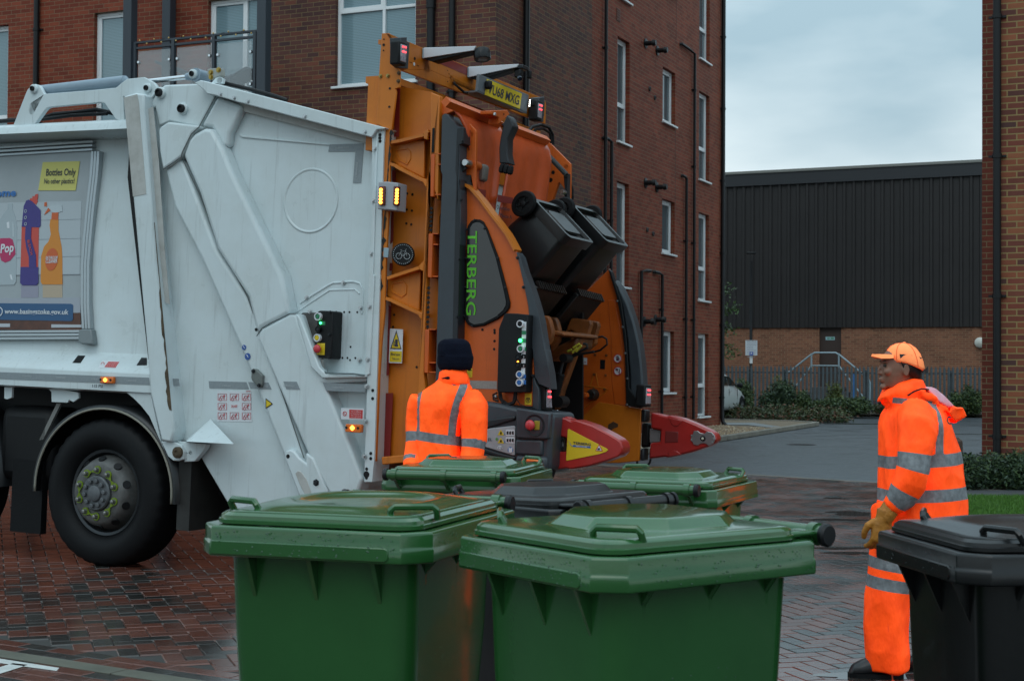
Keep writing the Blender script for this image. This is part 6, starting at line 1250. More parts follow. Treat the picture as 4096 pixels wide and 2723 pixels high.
a, b = T(zI(955, 520), FARY - .026), T(zI(1036, 525), FARY - .026); text('the bin-lift', 'inner_label_text', M_sred, truck, a, b - a, (0, 0, 1), .017, (b - a).length, extr=.001)
c = T(zI(1065, 790), FARY - .1); part(MB().lathe(c + Vector((0, .08, 0)), (0, -1, 0), [(0, .045), (.05, .042), (.07, .03)], 14), 'greasy_pivot', mat('black_grease', (.014, .012, .010), .4, bump=1, bscale=30), smooth=True); part(MB().lathe(T(zI(1032, 795), FARY - .14), (0, -1, 0), [(-.02, .021), (.03, .021), (.033, .015)], 6), 'pivot_nut', M_or2)
part(MB().tube([T(p, FARY - .02) for p in zz_(zI, (1070, 715), (1100, 615), (1115, 610), (1135, 715))], .004, 6).tube([T(p, FARY - .02) for p in zz_(zI, (890, 625), (975, 710), (1060, 720), (1190, 735), (1215, 745), (1190, 775), (1080, 850), (930, 975))], .004, 6), 'weld_bead', M_or, smooth=True)
for p in zz_(zI, (1088, 215), (1110, 458), (1203, 462), (1198, 628), (1100, 622), (1098, 742), (1190, 745), (1085, 185)): bolt(p, FARY - .022, .007, M_orin)
poly('grease_stain', zz_(zI, (1220, 1040), (1260, 1015), (1300, 1035), (1300, 1060), (1260, 1075), (1235, 1095), (1215, 1080)), FARY - .033, .002, mat('black_grease2', (.09, .045, .02), .6, var=.6, vscale=10))
# ---------------------------------------------------------------- chair arms, comb plates, rams inside
YB = 1.0
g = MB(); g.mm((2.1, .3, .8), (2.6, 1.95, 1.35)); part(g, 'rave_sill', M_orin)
poly('inner_wall', [(2100, 1150), (2330, 1150), (2330, 1700), (2100, 1750)], 1.45, .02, M_blk)
for pts, y in ((((740, 1288), (760, 1280), (920, 1300), (930, 1340), (905, 1420), (900, 1500), (820, 1568), (800, 1420), (745, 1390), (690, 1420)), 1.35), (((440, 1250), (540, 1262), (560, 1300), (585, 1400), (570, 1480), (500, 1568), (480, 1400)), .62)):
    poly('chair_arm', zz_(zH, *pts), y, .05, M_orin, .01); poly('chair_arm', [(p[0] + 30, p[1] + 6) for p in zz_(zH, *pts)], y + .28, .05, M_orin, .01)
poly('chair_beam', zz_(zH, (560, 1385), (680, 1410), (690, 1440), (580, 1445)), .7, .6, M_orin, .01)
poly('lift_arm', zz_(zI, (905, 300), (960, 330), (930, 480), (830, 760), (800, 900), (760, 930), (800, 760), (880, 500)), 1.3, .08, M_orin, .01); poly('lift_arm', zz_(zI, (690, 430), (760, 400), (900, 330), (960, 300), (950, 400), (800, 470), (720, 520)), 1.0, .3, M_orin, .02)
for (x0, y0), (x1, y1), yy, dy in (((452, 1008), (700, 1062), .55, .0), ((815, 1075), (1035, 1130), 1.2, .0)):
    a = T(zH(x0, y0), yy); b = TX(zH(x1, y1), a.x + .02)
    w_ = b - a; dn = Vector((-.42, 0, -.5)); g = MB(); g.prism([a, b, b + dn, a + dn], (-.03, 0, .02)); part(g, 'comb_plate', mat('worn_black_steel', (.016, .015, .015), .38, var=.6, vscale=12), bevel=.006)
    g = MB(); n = 12
    for k in range(n): p = a + w_ * ((k + .5) / n); g.bar(p + Vector((.008, 0, -.008)), p + Vector((-.02, 0, .045)), w_.length / n * .55, .02)
    part(g, 'comb_teeth', mat('worn_black_steel', (.016, .015, .015), .38, var=.6, vscale=12))
a, b = T(zI(818, 615), .9), T(zI(765, 820), .9); rings = [(k / 22, .037 if k % 2 else .029) for k in range(23)]; d = (b - a); part(MB().lathe(a, d, [(t * d.length, r) for t, r in rings], 18), 'bellows', M_rub, smooth='all')
part(MB().tube([T(zI(842, 490), .9), T(zI(815, 615), .9)], .013, 10), 'ram_rod', M_dkg, smooth=True); part(MB().lathe(T(zI(842, 485), .84), (0, 1, 0), [(0, .03), (.1, .03)], 14), 'ram_eye', M_blk, smooth=True); part(MB().tube([T(zI(790, 920), .9), T(zI(802, 972), .9)], .009, 10), 'ram_rod', M_chrome, smooth=True)
part(MB().lathe(T(zI(795, 850), .84), (0, 1, 0), [(0, .04), (.12, .04)], 14), 'ram_eye', M_blk, smooth=True)
for pts, r, y in ((((1080, 330), (1110, 315), (1170, 305), (1205, 325), (1210, 370), (1150, 420), (1080, 440)), .0075, 1.6), (((820, 560), (870, 510), (930, 460), (1000, 420), (1045, 400), (1040, 370), (1010, 365)), .009, .95), (((900, 480), (960, 455), (1060, 440), (1100, 430)), .009, 1.0)): part(MB().tube([T(zI(*p), y) for p in pts], r, 8), 'hose', M_blk, smooth=True)
for p0_, p1_ in (((925, 400), (980, 365)), ((950, 430), (995, 380)), ((920, 440), (960, 400)), ((880, 430), (915, 415))): part(MB().tube([T(zI(*p0_), .88), T(zI(*p1_), .88)], .009, 6), 'hydraulic_fitting', mat('fitting_yellow', (.36, .32, .03), .4), smooth=True)
# ---------------------------------------------------------------- cyclist disc and blind spot sign
c = T(zG(285, 620), -.03); cd = part(MB().lathe(c + Vector((0, .06, 0)), (.45, -.9, 0), [(-.03, .062), (.0, .074), (.05, .074), (.056, .069), (.056, .001)], 32), 'cyclist_disc', M_blk, smooth=True)
ax = Vector((.45, -.9, 0)).normalized(); ux = Vector((.9, .45, 0)).normalized(); f0 = c + Vector((0, .06, 0)) + ax * .0575
for k in range(30): t = 2 * math.pi * k / 30; part(MB().lathe(f0 + ux * .062 * math.cos(t) + ZH * .062 * math.sin(t), ax, [(0, .0024), (.001, .0024)], 6), 'disc_dot', mat('disc_print', (.55, .6, .62), .4), cd)
B = lambda x, z: f0 + ux * x * .62 + ZH * z * .62 + ax * .001
g = MB()
for cx_ in (-.042, .042):
    for k in range(12): t = 2 * math.pi * k / 12; g.lathe(B(cx_ + .03 * math.cos(t), -.02 + .03 * math.sin(t)), ax, [(0, .0028), (.001, .0028)], 6)
for a, b in (((-.042, -.02), (-.02, .03)), ((-.02, .03), (.028, .035)), ((.028, .035), (.0, -.02)), ((.0, -.02), (-.02, .03)), ((.042, -.02), (.025, .05)), ((.025, .05), (.038, .055)), ((-.03, .045), (-.012, .045))): g.bar(B(*a), B(*b), .001, .004, ax)
part(g, 'disc_bicycle', mat('disc_print', (.55, .6, .62), .4), cd); poly('disc_bracket', zz_(zG, (165, 570), (205, 572), (200, 648), (162, 645)), -.012, .01, M_galv, .002)
bs = poly('blind_spot_sign', zz_(zG, (215, 1203), (317, 1210), (309, 1476), (205, 1472)), .09, .005, M_wht, .001)
poly('sign_triangle', zz_(zG, (265, 1216), (305, 1365), (217, 1362)), .088, .001, M_ink, parent=bs); poly('sign_triangle_fill', zz_(zG, (265, 1238), (297, 1356), (227, 1354)), .0865, .001, M_yel, parent=bs)
poly('sign_symbol', zz_(zG, (256, 1288), (276, 1289), (275, 1330), (279, 1331), (278, 1345), (251, 1344), (252, 1330), (255, 1330)), .085, .001, M_ink, parent=bs); poly('sign_symbol', zz_(zG, (245, 1300), (251, 1300), (249, 1338), (243, 1338)), .085, .001, M_ink, parent=bs)
poly('sign_panel', zz_(zG, (215, 1380), (308, 1382), (305, 1466), (212, 1463)), .088, .001, M_yel, parent=bs)
side_text('Blind spot', 'sign_text', M_ink, zG(222, 1412), zG(294, 1415), .0865, .024, bs, .006); side_text('Take care', 'sign_text', M_ink, zG(232, 1446), zG(287, 1448), .0865, .020, bs, .006)
# ================================================================== wheelie bins
def bin_mats(kind):
    if kind == 'green':
        M = mat('green_bin_plastic', (.022, .105, .026), .2, var=.15, vscale=5, coat=.5, bump=.05, bscale=30)
    else:
        M = mat('black_bin_plastic', (.003, .0033, .004), .36, var=.3, vscale=7, coat=.12, bump=.06, bscale=40)
    return M
def rrect(w_, d_, r, z, n=5, cx=0., cy=0.):
    """rounded rectangle loop"""
    P = []
    for qx, qy, a0 in ((1, 1, 0), (-1, 1, 90), (-1, -1, 180), (1, -1, 270)):
        for k in range(n + 1):
            t = R(a0 + 90 * k / n); P.append(Vector((cx + qx * (w_ / 2 - r) + r * math.cos(t), cy + qy * (d_ / 2 - r) + r * math.sin(t), z)))
    return P
def chamf(w_, d_, c_, z, cb_=None, cy=0.):
    """rim outline: chamfered front corners, small back corners; front is -y"""
    b = cb_ or .03; x, y = w_ / 2, d_ / 2
    return [Vector((p[0], p[1] + cy, z)) for p in ((x - b, y), (-x + b, y), (-x, y - b), (-x, -y + c_), (-x + c_ * .9, -y), (x - c_ * .9, -y), (x, -y + c_), (x, y - b))]
def droplets(g, rr, fn, n, r0=.0009, r1=.0026):
    for _ in range(n):
        q = fn()
        if q is None: continue
        p, nn = q; r = rr.uniform(r0, r1); a = nn.orthogonal().normalized(); b = nn.cross(a)
        ring = [p + (a * math.cos(t) + b * math.sin(t)) * r for t in (0, 1.05, 2.09, 3.14, 4.19, 5.24)]; g.add(ring + [p + nn * r * .55], [(i, (i + 1) % 6, 6) for i in range(6)])
M_drop = mat('water_drop', (.03, .09, .045), .03, spec=1.0); M_dropk = mat('water_drop_dark', (.03, .033, .037), .03, spec=1.0)
def make_bin(label, kind, mw, seed=1, drops=700, lidopen=0., group=None, lidkind='A'):
    """a 240-litre two-wheeled bin, front towards -y, handle and wheels at +y; origin on the ground under its centre"""
    M = bin_mats(kind); t = thing('wheelie_bin', label, 'wheelie bin', group, mw); rr = random.Random(seed); HR = 1.0
    g = MB(); g.loft([rrect(.41, .43, .05, .06, cy=.0), rrect(.42, .445, .05, .10, cy=.0), rrect(.495, .54, .055, .70, cy=.01), rrect(.510, .56, .055, .93, cy=.012), rrect(.515, .565, .055, .985, cy=.01)], cap=True)
    b = g.build('body', M, t, smooth=True)
    # base moulding, seen when the bin is tipped
    g = MB(); g.loft([rrect(.46, .47, .05, .105, cy=-.01), rrect(.462, .472, .05, .03, cy=-.01), rrect(.40, .41, .04, .03, cy=-.01), rrect(.39, .40, .04, .055, cy=-.01)], cap=False); g.build('base_rim', M, t, smooth=True)
    g = MB(); g.loft([rrect(.27, .26, .03, .05, cy=-.02), rrect(.26, .25, .03, .035, cy=-.02)]); g.build('base_panel', M, t, smooth=True)
    # collar: deep front comb band, step half way up
    g = MB(); sx, sy = .63, .675
    g.loft([chamf(.50, .55, .05, .935, cy=.01), chamf(sx - .014, sy - .014, .062, .928), chamf(sx - .004, sy - .004, .062, .931), chamf(sx - .004, sy - .004, .062, .960), chamf(sx - .010, sy - .010, .062, .966), chamf(sx - .010, sy - .010, .062, .996), chamf(sx - .018, sy - .018, .06, 1.001), chamf(.54, .585, .05, 1.0), chamf(.53, .575, .05, .96)], cap=False)
    g.build('collar', M, t, bevel=.006)
    g = MB(); g.prism([(-sx / 2 + .062, -sy / 2 - .001, .933), (sx / 2 - .10, -sy / 2 - .001, .933), (sx / 2 - .09, -sy / 2 - .001, .94), (sx / 2 - .09, -sy / 2 - .001, .962), (sx / 2 - .1, -sy / 2 - .001, .967), (-sx / 2 + .062, -sy / 2 - .001, .967)], (0, .01, 0)); g.build('front_band', M, t, bevel=.003)
    for x in (-.17, 0, .17):
        g = MB(); g.add([(x - .006, -.24, .935), (x + .006, -.24, .935), (x + .006, -.312, .93), (x - .006, -.312, .93), (x - .004, -.248, .79), (x + .004, -.248, .79)], [(0, 1, 2, 3), (0, 4, 5, 1), (3, 2, 5, 4), (0, 3, 4), (1, 5, 2)]); g.build('rib', M, t)
    for s in (-1, 1):
        for y in (-.18, .02, .2):
            g = MB(); g.prism([(s * .235, y - .007, .80), (s * .250, y - .007, .80), (s * .254, y - .007, .89), (s * .294, y - .007, .935), (s * .235, y - .007, .935)], (0, .014, 0)); g.build('rib', M, t, bevel=.003)
    # handle bar at the back
    g = MB(); g.tube([(-.255, .40, 1.005), (.255, .40, 1.005)], .021, 14); hb = g.build('handle', M, t, smooth=True)
    for s in (-1, 1): MB().lathe((s * .255, .40, 1.005), (s, 0, 0), [(-.004, .026), (.008, .027), (.014, .022)], 18).build('handle_cap', M_black, hb, smooth=True)
    for x in (-.22, 0, .22):
        g = MB(); g.prism([(x - .008, .305, .99), (x - .008, .40, 1.02), (x - .008, .40, .985), (x - .008, .34, .94), (x - .008, .30, .92)], (.016, 0, 0)); g.build('handle_bracket', M, t, bevel=.003)
        MB().lathe((x - .012, .40, 1.005), (1, 0, 0), [(0, .0265), (.024, .0265)], 16).build('lid_hinge', M, hb, smooth=True)
    # lid
    lid = thing('lid', None, None); lid.parent = t; lid.location = (0, .375, .992); lid.rotation_euler = (R(lidopen), 0, 0)
    def L(pts): return [p - Vector((0, .375, .992)) for p in pts]
    z0 = 1.0
    g = MB()
    if lidkind == 'A':
        g.loft([L(rrect(.545, .60, .06, z0 + .002)), L(rrect(.556, .612, .065, z0 + .004)), L(rrect(.556, .612, .065, z0 + .013)), L(rrect(.548, .604, .063, z0 + .015)), L(rrect(.546, .602, .063, z0 + .024)), L(rrect(.530, .586, .06, z0 + .031)), L(rrect(.505, .56, .06, z0 + .033))], cap=False)
        # raised centre (octagon-like hump), wet dish
        def octo(w_, d_, z, cy=0.): x, y = w_ / 2, d_ / 2; return L([Vector((a * x, b_ * y + cy, z)) for a, b_ in ((1, .55), (.62, 1), (-.62, 1), (-1, .55), (-1, -.35), (-.35, -1), (.35, -1), (1, -.35))])
        o1, o2 = octo(.41, .43, z0 + .034, .01), octo(.35, .37, z0 + .060, .02)
        g.build('lid_shell', M, lid, smooth=True, solid=False)
        base = L(rrect(.505, .56, .06, z0 + .033)); gg = MB(); n = len(base)
        # sheet between lid edge and hump
        bm = bmesh.new(); vb = [bm.verts.new(p) for p in base]; vo = [bm.verts.new(p) for p in o1]
        eb = [bm.edges.new((vb[i], vb[(i + 1) % n])) for i in range(n)]; eo = [bm.edges.new((vo[i], vo[(i + 1) % 8])) for i in range(8)]
        bmesh.ops.bridge_loops(bm, edges=eb + eo); v2 = [bm.verts.new(p) for p in o2]
        for i in range(8): bm.faces.new((vo[i], vo[(i + 1) % 8], v2[(i + 1) % 8], v2[i]))
        bm.faces.new(v2); bmesh.ops.recalc_face_normals(bm, faces=bm.faces); me = bpy.data.meshes.new('lid_top'); bm.to_mesh(me); bm.free(); me.materials.append(M)
        o = bpy.data.objects.new('lid_top', me); COL.objects.link(o); o.parent = lid; bv = o.modifiers.new('b', 'BEVEL'); bv.width = .007; bv.segments = 3; bv.limit_method = 'ANGLE'; bv.angle_limit = R(14); me.polygons.foreach_set('use_smooth', [True] * len(me.polygons)); me.set_sharp_from_angle(angle=R(50))
    else:
        # round-dished lid
        g.loft([L(rrect(.545, .60, .06, z0 + .002)), L(rrect(.556, .612, .065, z0 + .004)), L(rrect(.556, .612, .065, z0 + .013)), L(rrect(.548, .604, .063, z0 + .015)), L(rrect(.546, .602, .063, z0 + .023)), L(rrect(.526, .584, .06, z0 + .030))], cap=False)
        g.build('lid_shell', M, lid, smooth=True, solid=False)
        gg = MB(); N = 24; rings = []
        for f_, dz in ((1, .030), (.93, .033), (.86, .041), (.78, .047), (.70, .048), (.64, .043), (.56, .036), (.40, .033), (.2, .032), (.02, .0315)):
            rings.append(L([Vector((p.x * f_, p.y * f_ + .02 * (1 - f_), z0 + dz)) for p in rrect(.526, .584, .06 + .19 * min(1, (1 - f_) * 4), z0)]))
        gg.loft(rings); gg.build('lid_top', M, lid, smooth='all', solid=False)
    for s in (-1, 1):
        # finger grips near the front corners
        cx = s * .225; cy = -.235; a = R(35 * s)
        if lidkind == 'B': cx, cy, a = s * .235, -.215, R(24 * s)
        ux_, uy_ = Vector((math.cos(a), math.sin(a), 0)), Vector((-math.sin(a), math.cos(a), 0)); c = Vector((cx, cy, z0 + .022))
        g = MB(); g.tube(L([c - ux_ * .058 + uy_ * .015, c - ux_ * .055 + ZH * .022, c - ux_ * .046 + ZH * .030, c + ux_ * .046 + ZH * .030, c + ux_ * .055 + ZH * .022, c + ux_ * .058 + uy_ * .015]), .0085, 8); g.build('lid_grip', M, lid, smooth=True)
    for x in (-.22, .0, .22):
        g = MB(); g.mm((x - .03, -.09, .012), (x + .03, -.0, .026)); g.build('hinge_lug', M, lid, bevel=.006)
    # wheels and axle
    MB().tube([(-.26, .235, .10), (.26, .235, .10)], .013, 10).build('axle', M_steelc, t, smooth=True)
    for s in (-1, 1):
        wh = thing('wheel', None, None); wh.parent = t; wh.location = (s * .262, .235, .10)
        MB().lathe((0, 0, 0), (s, 0, 0), [(-.025, .06), (-.022, .092), (-.012, .1), (.012, .1), (.022, .092), (.025, .06)], 32, cap=False).build('tyre', M_rub, wh, smooth=True)
        g = MB(); g.lathe((0, 0, 0), (s, 0, 0), [(-.018, .062), (-.018, .0), ], 24, cap=False); g.lathe((s * .0, 0, 0), (s, 0, 0), [(-.015, .063), (.016, .063), (.016, .054), (.006, .05), (.006, .024), (.020, .022), (.024, .012), (.024, .001)], 28)
        for k in range(6): tt = math.pi * k / 3; g.box((s * .011, math.cos(tt) * .037, math.sin(tt) * .037), (.012, .03, .006), Matrix.Rotation(tt, 3, 'X'))
        g.build('hub', M_blk, wh, smooth=True)
    # rain on lid and sides
    if drops:
        g = MB()
        def top():
            x, y = rr.uniform(-.24, .24), rr.uniform(-.27, .27)
            if abs(x) < .2 and abs(y) < .21: return None
            return Vector((x, y, z0 + .0335)), ZH
        def band():
            u = rr.random()
            if u < .5: return Vector((rr.uniform(-.25, .25), -sy / 2 - .001, rr.uniform(.935, .995))), Vector((0, -1, 0))
            return Vector((rr.choice((-1, 1)) * (sx / 2 + .0005), rr.uniform(-.25, .3), rr.uniform(.935, .995))), Vector((1, 0, 0))
        def side():
            z = .9 - .75 * rr.random(); w_ = .42 + .075 * min(1, (z - .1) / .6); d_ = .425 + .075 * min(1, (z - .1) / .6); s = rr.choice((-1, 1))
            if rr.random() < .45: return Vector((rr.uniform(-.2, .2), -d_ / 2 - .0045, z)), Vector((0, -1, 0))
            return Vector((s * (w_ / 2 + .001), rr.uniform(-.22, .22), z)), Vector((s, 0, 0))
        droplets(g, rr, band, drops // 4); droplets(g, rr, side, int(drops * .8))
        g.build('raindrops', M_drop if kind == 'green' else M_dropk, t, solid=False, smooth='all')['kind'] = 'stuff'
    return t
def pose_bin(fl, nr, flip=False, hr=1.0):
    """stand a bin so that its front rim corners land at two photo points (front-left, front-right as the bin faces)"""
    A, B = gp(fl, hr), gp(nr, hr); A.z = B.z = 0
    x = (B - A).normalized(); y = Vector((-x.y, x.x, 0)); return A, B, x, y
def stand(c, yaw): return Matrix.Translation((c[0], c[1], .0)) @ Matrix.Rotation(yaw, 4, 'Z')
def bin_at(corner_px, yaw, cornerloc, z=1.0):
    """ground position so that the bin's local corner (x, y) shows at the given pixel at height z"""
    P = gp(corner_px, z); r = Matrix.Rotation(yaw, 3, 'Z') @ Vector((cornerloc[0], cornerloc[1], 0)); return stand((P.x - r.x, P.y - r.y), yaw)
def bpose(x, y, yaw, sx, sy, sz=1.045, tilt=(0, 0)): return Matrix.Translation((x, y, .008)) @ Matrix.Rotation(R(yaw), 4, 'Z') @ Matrix.Diagonal((sx, sy, sz, 1))
GB = 'bins put out on the paving'
make_bin('wet green wheelie bin with a round dished lid, nearest the truck wheel', 'green', bpose(-.391, 4.025, -18.7, 1.01, 1.088), 1, 900, group=GB, lidkind='B')
make_bin('wet green wheelie bin with a raised square lid in the foreground, beside the dished-lid bin', 'green', bpose(.289, 3.56, -54.1, .963, .983), 2, 1300, group=GB)
make_bin('black wheelie bin in front of the capped worker at the right edge', 'black', bpose(1.352, 3.83, -81.9, .95, 1.02, 1.015), 3, 260, group=GB, lidkind='B')
make_bin('green wheelie bin turned hinge side out, in front of the worker in a dark beanie', 'green', bpose(-.18, 6.72, 165, 1.0, 1.0, .985), 4, 200, group=GB)
make_bin('green wheelie bin turned hinge side out, standing under the red arms of the lift', 'green', bpose(.655, 6.30, 155, 1.0, 1.0, .97), 5, 200, group=GB)
make_bin('black wheelie bin standing in the middle of the green bins', 'black', bpose(.11, 4.88, -133.4, .88, .86, 1.02), 6, 260, group=GB, lidopen=1.5)
# two black bins held upside down on the lift
LZ = Vector((-.69, 0, -.724)); LY_ = Vector((-.724, 0, .69)); LX = LY_.cross(LZ)
for px, y, lab, sd in ((zH(688, 412), .72, 'black wheelie bin tipped upside down on the lift, nearer one with wheels in the air', 7), (zH(1018, 455), 1.32, 'black wheelie bin tipped upside down on the lift, farther one beside the brick wall', 8)):
    c = T(px, y); s_ = .93; M = Matrix(((LX.x, LY_.x, LZ.x, 0), (LX.y, LY_.y, LZ.y, 0), (LX.z, LY_.z, LZ.z, 0), (0, 0, 0, 1))) @ Matrix.Diagonal((s_, s_ * .86, s_, 1))
    o = c - M.to_3x3() @ Vector((0, -.01, .03)); make_bin(lab, 'black', TM @ Matrix.Translation(o) @ M, sd, 0, lidopen=-70, group='bins on the lift')
# ================================================================== people
def hivis_mat(name, col, dark, tape):
    m = bpy.data.materials.new(name); m.use_nodes = True; t = m.node_tree; L = t.links; b = t.nodes['Principled BSDF']; N = t.nodes.new
    a = N('ShaderNodeAttribute'); a.attribute_name = 'band'; lt = N('ShaderNodeMath'); lt.operation = 'LESS_THAN'; lt.inputs[1].default_value = 0; L.new(a.outputs['Fac'], lt.inputs[0])
    tc = N('ShaderNodeTexCoord'); nz = N('ShaderNodeTexNoise'); nz.inputs['Scale'].default_value = 7; nz.inputs['Detail'].default_value = 6; L.new(tc.outputs['Object'], nz.inputs['Vector'])
    r1 = N('ShaderNodeValToRGB'); r1.color_ramp.elements[0].position = .3; r1.color_ramp.elements[1].position = .6; r1.color_ramp.elements[0].color = (*dark, 1); r1.color_ramp.elements[1].color = (*col, 1); L.new(nz.outputs['Fac'], r1.inputs[0])
    n2 = N('ShaderNodeTexNoise'); n2.inputs['Scale'].default_value = 40; n2.inputs['Detail'].default_value = 5; L.new(tc.outputs['Object'], n2.inputs['Vector'])
    r2 = N('ShaderNodeValToRGB'); r2.color_ramp.elements[0].position = .35; r2.color_ramp.elements[1].position = .7; r2.color_ramp.elements[0].color = (*[c * .62 for c in tape], 1); r2.color_ramp.elements[1].color = (*tape, 1); L.new(n2.outputs['Fac'], r2.inputs[0])
    mx = N('ShaderNodeMix'); mx.data_type = 'RGBA'; L.new(lt.outputs[0], mx.inputs['Factor']); L.new(r1.outputs[0], mx.inputs['A']); L.new(r2.outputs[0], mx.inputs['B']); L.new(mx.outputs['Result'], b.inputs['Base Color'])
    b.inputs['Roughness'].default_value = .62; b.inputs['Specular IOR Level'].default_value = .25
    n3 = N('ShaderNodeTexNoise'); n3.inputs['Scale'].default_value = 16; n3.inputs['Detail'].default_value = 3; mp = N('ShaderNodeMapping'); mp.inputs['Scale'].default_value = (1, 1, .45); L.new(tc.outputs['Object'], mp.inputs[0]); L.new(mp.outputs[0], n3.inputs['Vector'])
    bp = N('ShaderNodeBump'); bp.inputs['Strength'].default_value = .6; bp.inputs['Distance'].default_value = .025; L.new(n3.outputs['Fac'], bp.inputs['Height']); L.new(bp.outputs[0], b.inputs['Normal'])
    return m
HV = hivis_mat('hi_vis_orange_fabric', (2.4, .215, .02), (1.9, .145, .013), (.27, .285, .30))
HV2 = hivis_mat('hi_vis_waterproof', (2.4, .175, .016), (1.85, .12, .011), (.29, .305, .32))
M_skin = mat('brown_skin', (.27, .135, .088), .45, var=.2, vscale=20); M_hair = mat('black_hair', (.008, .007, .007), .5)
M_boot = mat('black_boot', (.012, .013, .015), .4, bump=.2, bscale=40); M_glove = mat('mustard_glove', (.50, .20, .022), .6, var=.35, vscale=25, bump=.4, bscale=60)
M_navy = mat('navy_wool', (.006, .008, .017), .95, spec=.1, bump=.5, bscale=180); M_cap = mat('faded_orange_cap', (1.9, .50, .17), .75, spec=.2, var=.12, vscale=14, bump=.15, bscale=150)
def remesh(mb, name, m, parent, voxel=.01, smooth=4, fn=None, disp=None, kind=None):
    """melt overlapping pieces into one continuous surface; fn(co) -> value of the 'band' attribute; disp(co) -> push along the normal"""
    me = bpy.data.meshes.new('tmp'); me.from_pydata(mb.v, [], mb.f); bm = bmesh.new(); bm.from_mesh(me); bmesh.ops.recalc_face_normals(bm, faces=bm.faces); bm.to_mesh(me); bm.free()
    o = bpy.data.objects.new('tmp', me); COL.objects.link(o); r = o.modifiers.new('r', 'REMESH'); r.mode = 'VOXEL'; r.voxel_size = voxel; r.use_smooth_shade = True
    s = o.modifiers.new('s', 'SMOOTH'); s.factor = .5; s.iterations = smooth
    dg = bpy.context.evaluated_depsgraph_get(); dg.update(); q = bpy.data.meshes.new_from_object(o.evaluated_get(dg)); bpy.data.objects.remove(o)
    if disp:
        ns = [v.normal.copy() for v in q.vertices]
        for v, n in zip(q.vertices, ns): v.co += n * disp(v.co, n)
    if fn:
        at = q.attributes.new('band', 'FLOAT', 'POINT'); at.data.foreach_set('value', [fn(v.co) for v in q.vertices])
    q.materials.clear(); q.materials.append(m); q.polygons.foreach_set('use_smooth', [True] * len(q.polygons)); q.name = name
    o = bpy.data.objects.new(name, q); COL.objects.link(o); o.parent = parent; return o
def ell(cx, cy, z, a, b, n=28, p=2.3, tilt=0., rot=0.):
    out = []
    for k in range(n):
        t = 2 * math.pi * k / n; c, s = math.cos(t), math.sin(t); x = a * abs(c) ** (2 / p) * (1 if c > 0 else -1); y = b * abs(s) ** (2 / p) * (1 if s > 0 else -1)
        x, y = x * math.cos(rot) - y * math.sin(rot), x * math.sin(rot) + y * math.cos(rot); out.append(Vector((cx + x, cy + y, z + tilt * x)))
    return out
def limb(mb, pts, rs, n=18, squash=1.): return mb.tube([Vector(p) for p in pts], rs, n)
def seg_t(p, pts, rs):
    """closest place on a polyline: (distance / radius, length along it)"""
    best = (9e9, 0); acc = 0
    for (a, b), (ra, rb) in zip(zip(pts[:-1], pts[1:]), zip(rs[:-1], rs[1:])):
        d = b - a; L_ = d.length; t = max(0, min(1, (p - a).dot(d) / (L_ * L_))); q = a + d * t; dd = (p - q).length / (ra + (rb - ra) * t)
        if dd < best[0]: best = (dd, acc + t * L_)
        acc += L_
    return best
def wrinkle(amp, sc, seed=0.):
    def f(p, n):
        q = Vector((p.x * sc + seed, p.y * sc, p.z * sc * .55)); a = noise.noise(q); b = noise.noise(q * 2.3 + Vector((3, 1, 2))); return amp * ((1 - abs(a) * 2.6) * .9 + b * .45)
    return f
def glove_hand(mb, w_, dirv, side, back, s=1.0):
    """palm and five curled fingers; w_ wrist, dirv towards the fingertips, side towards the thumb, back = back of the hand"""
    d, sd, bk = Vector(dirv).normalized(), Vector(side).normalized(), Vector(back).normalized(); w_ = Vector(w_)
    P = lambda u, v, z: w_ + (d * u + sd * v + bk * z) * s
    rings = []
    for u, hw, th in ((-.03, .036, .03), (0, .036, .028), (.03, .044, .026), (.06, .047, .024), (.09, .046, .022), (.098, .040, .018)):
        rings.append([P(u, hw * math.cos(t), th * math.sin(t)) for t in [2 * math.pi * k / 16 for k in range(16)]])
    mb.loft(rings)
    for v, L_, c in ((.034, .072, .9), (.012, .082, 1.0), (-.012, .076, 1.1), (-.034, .058, 1.25)):
        p = [P(.085, v, .002)]; ang = .25
        for f_ in (.42, .33, .25): ang += .42 * c; q = p[-1] + (d * math.cos(ang) - bk * math.sin(ang)) * L_ * f_ * s; p.append(q)
        mb.tube(p, [.0125 * s, .0118 * s, .0105 * s, .0088 * s], 10)
    mb.tube([P(.02, .035, -.005), P(.045, .058, -.018), P(.075, .062, -.03), P(.098, .055, -.038)], [.015 * s, .0145 * s, .0125 * s, .0095 * s], 10)
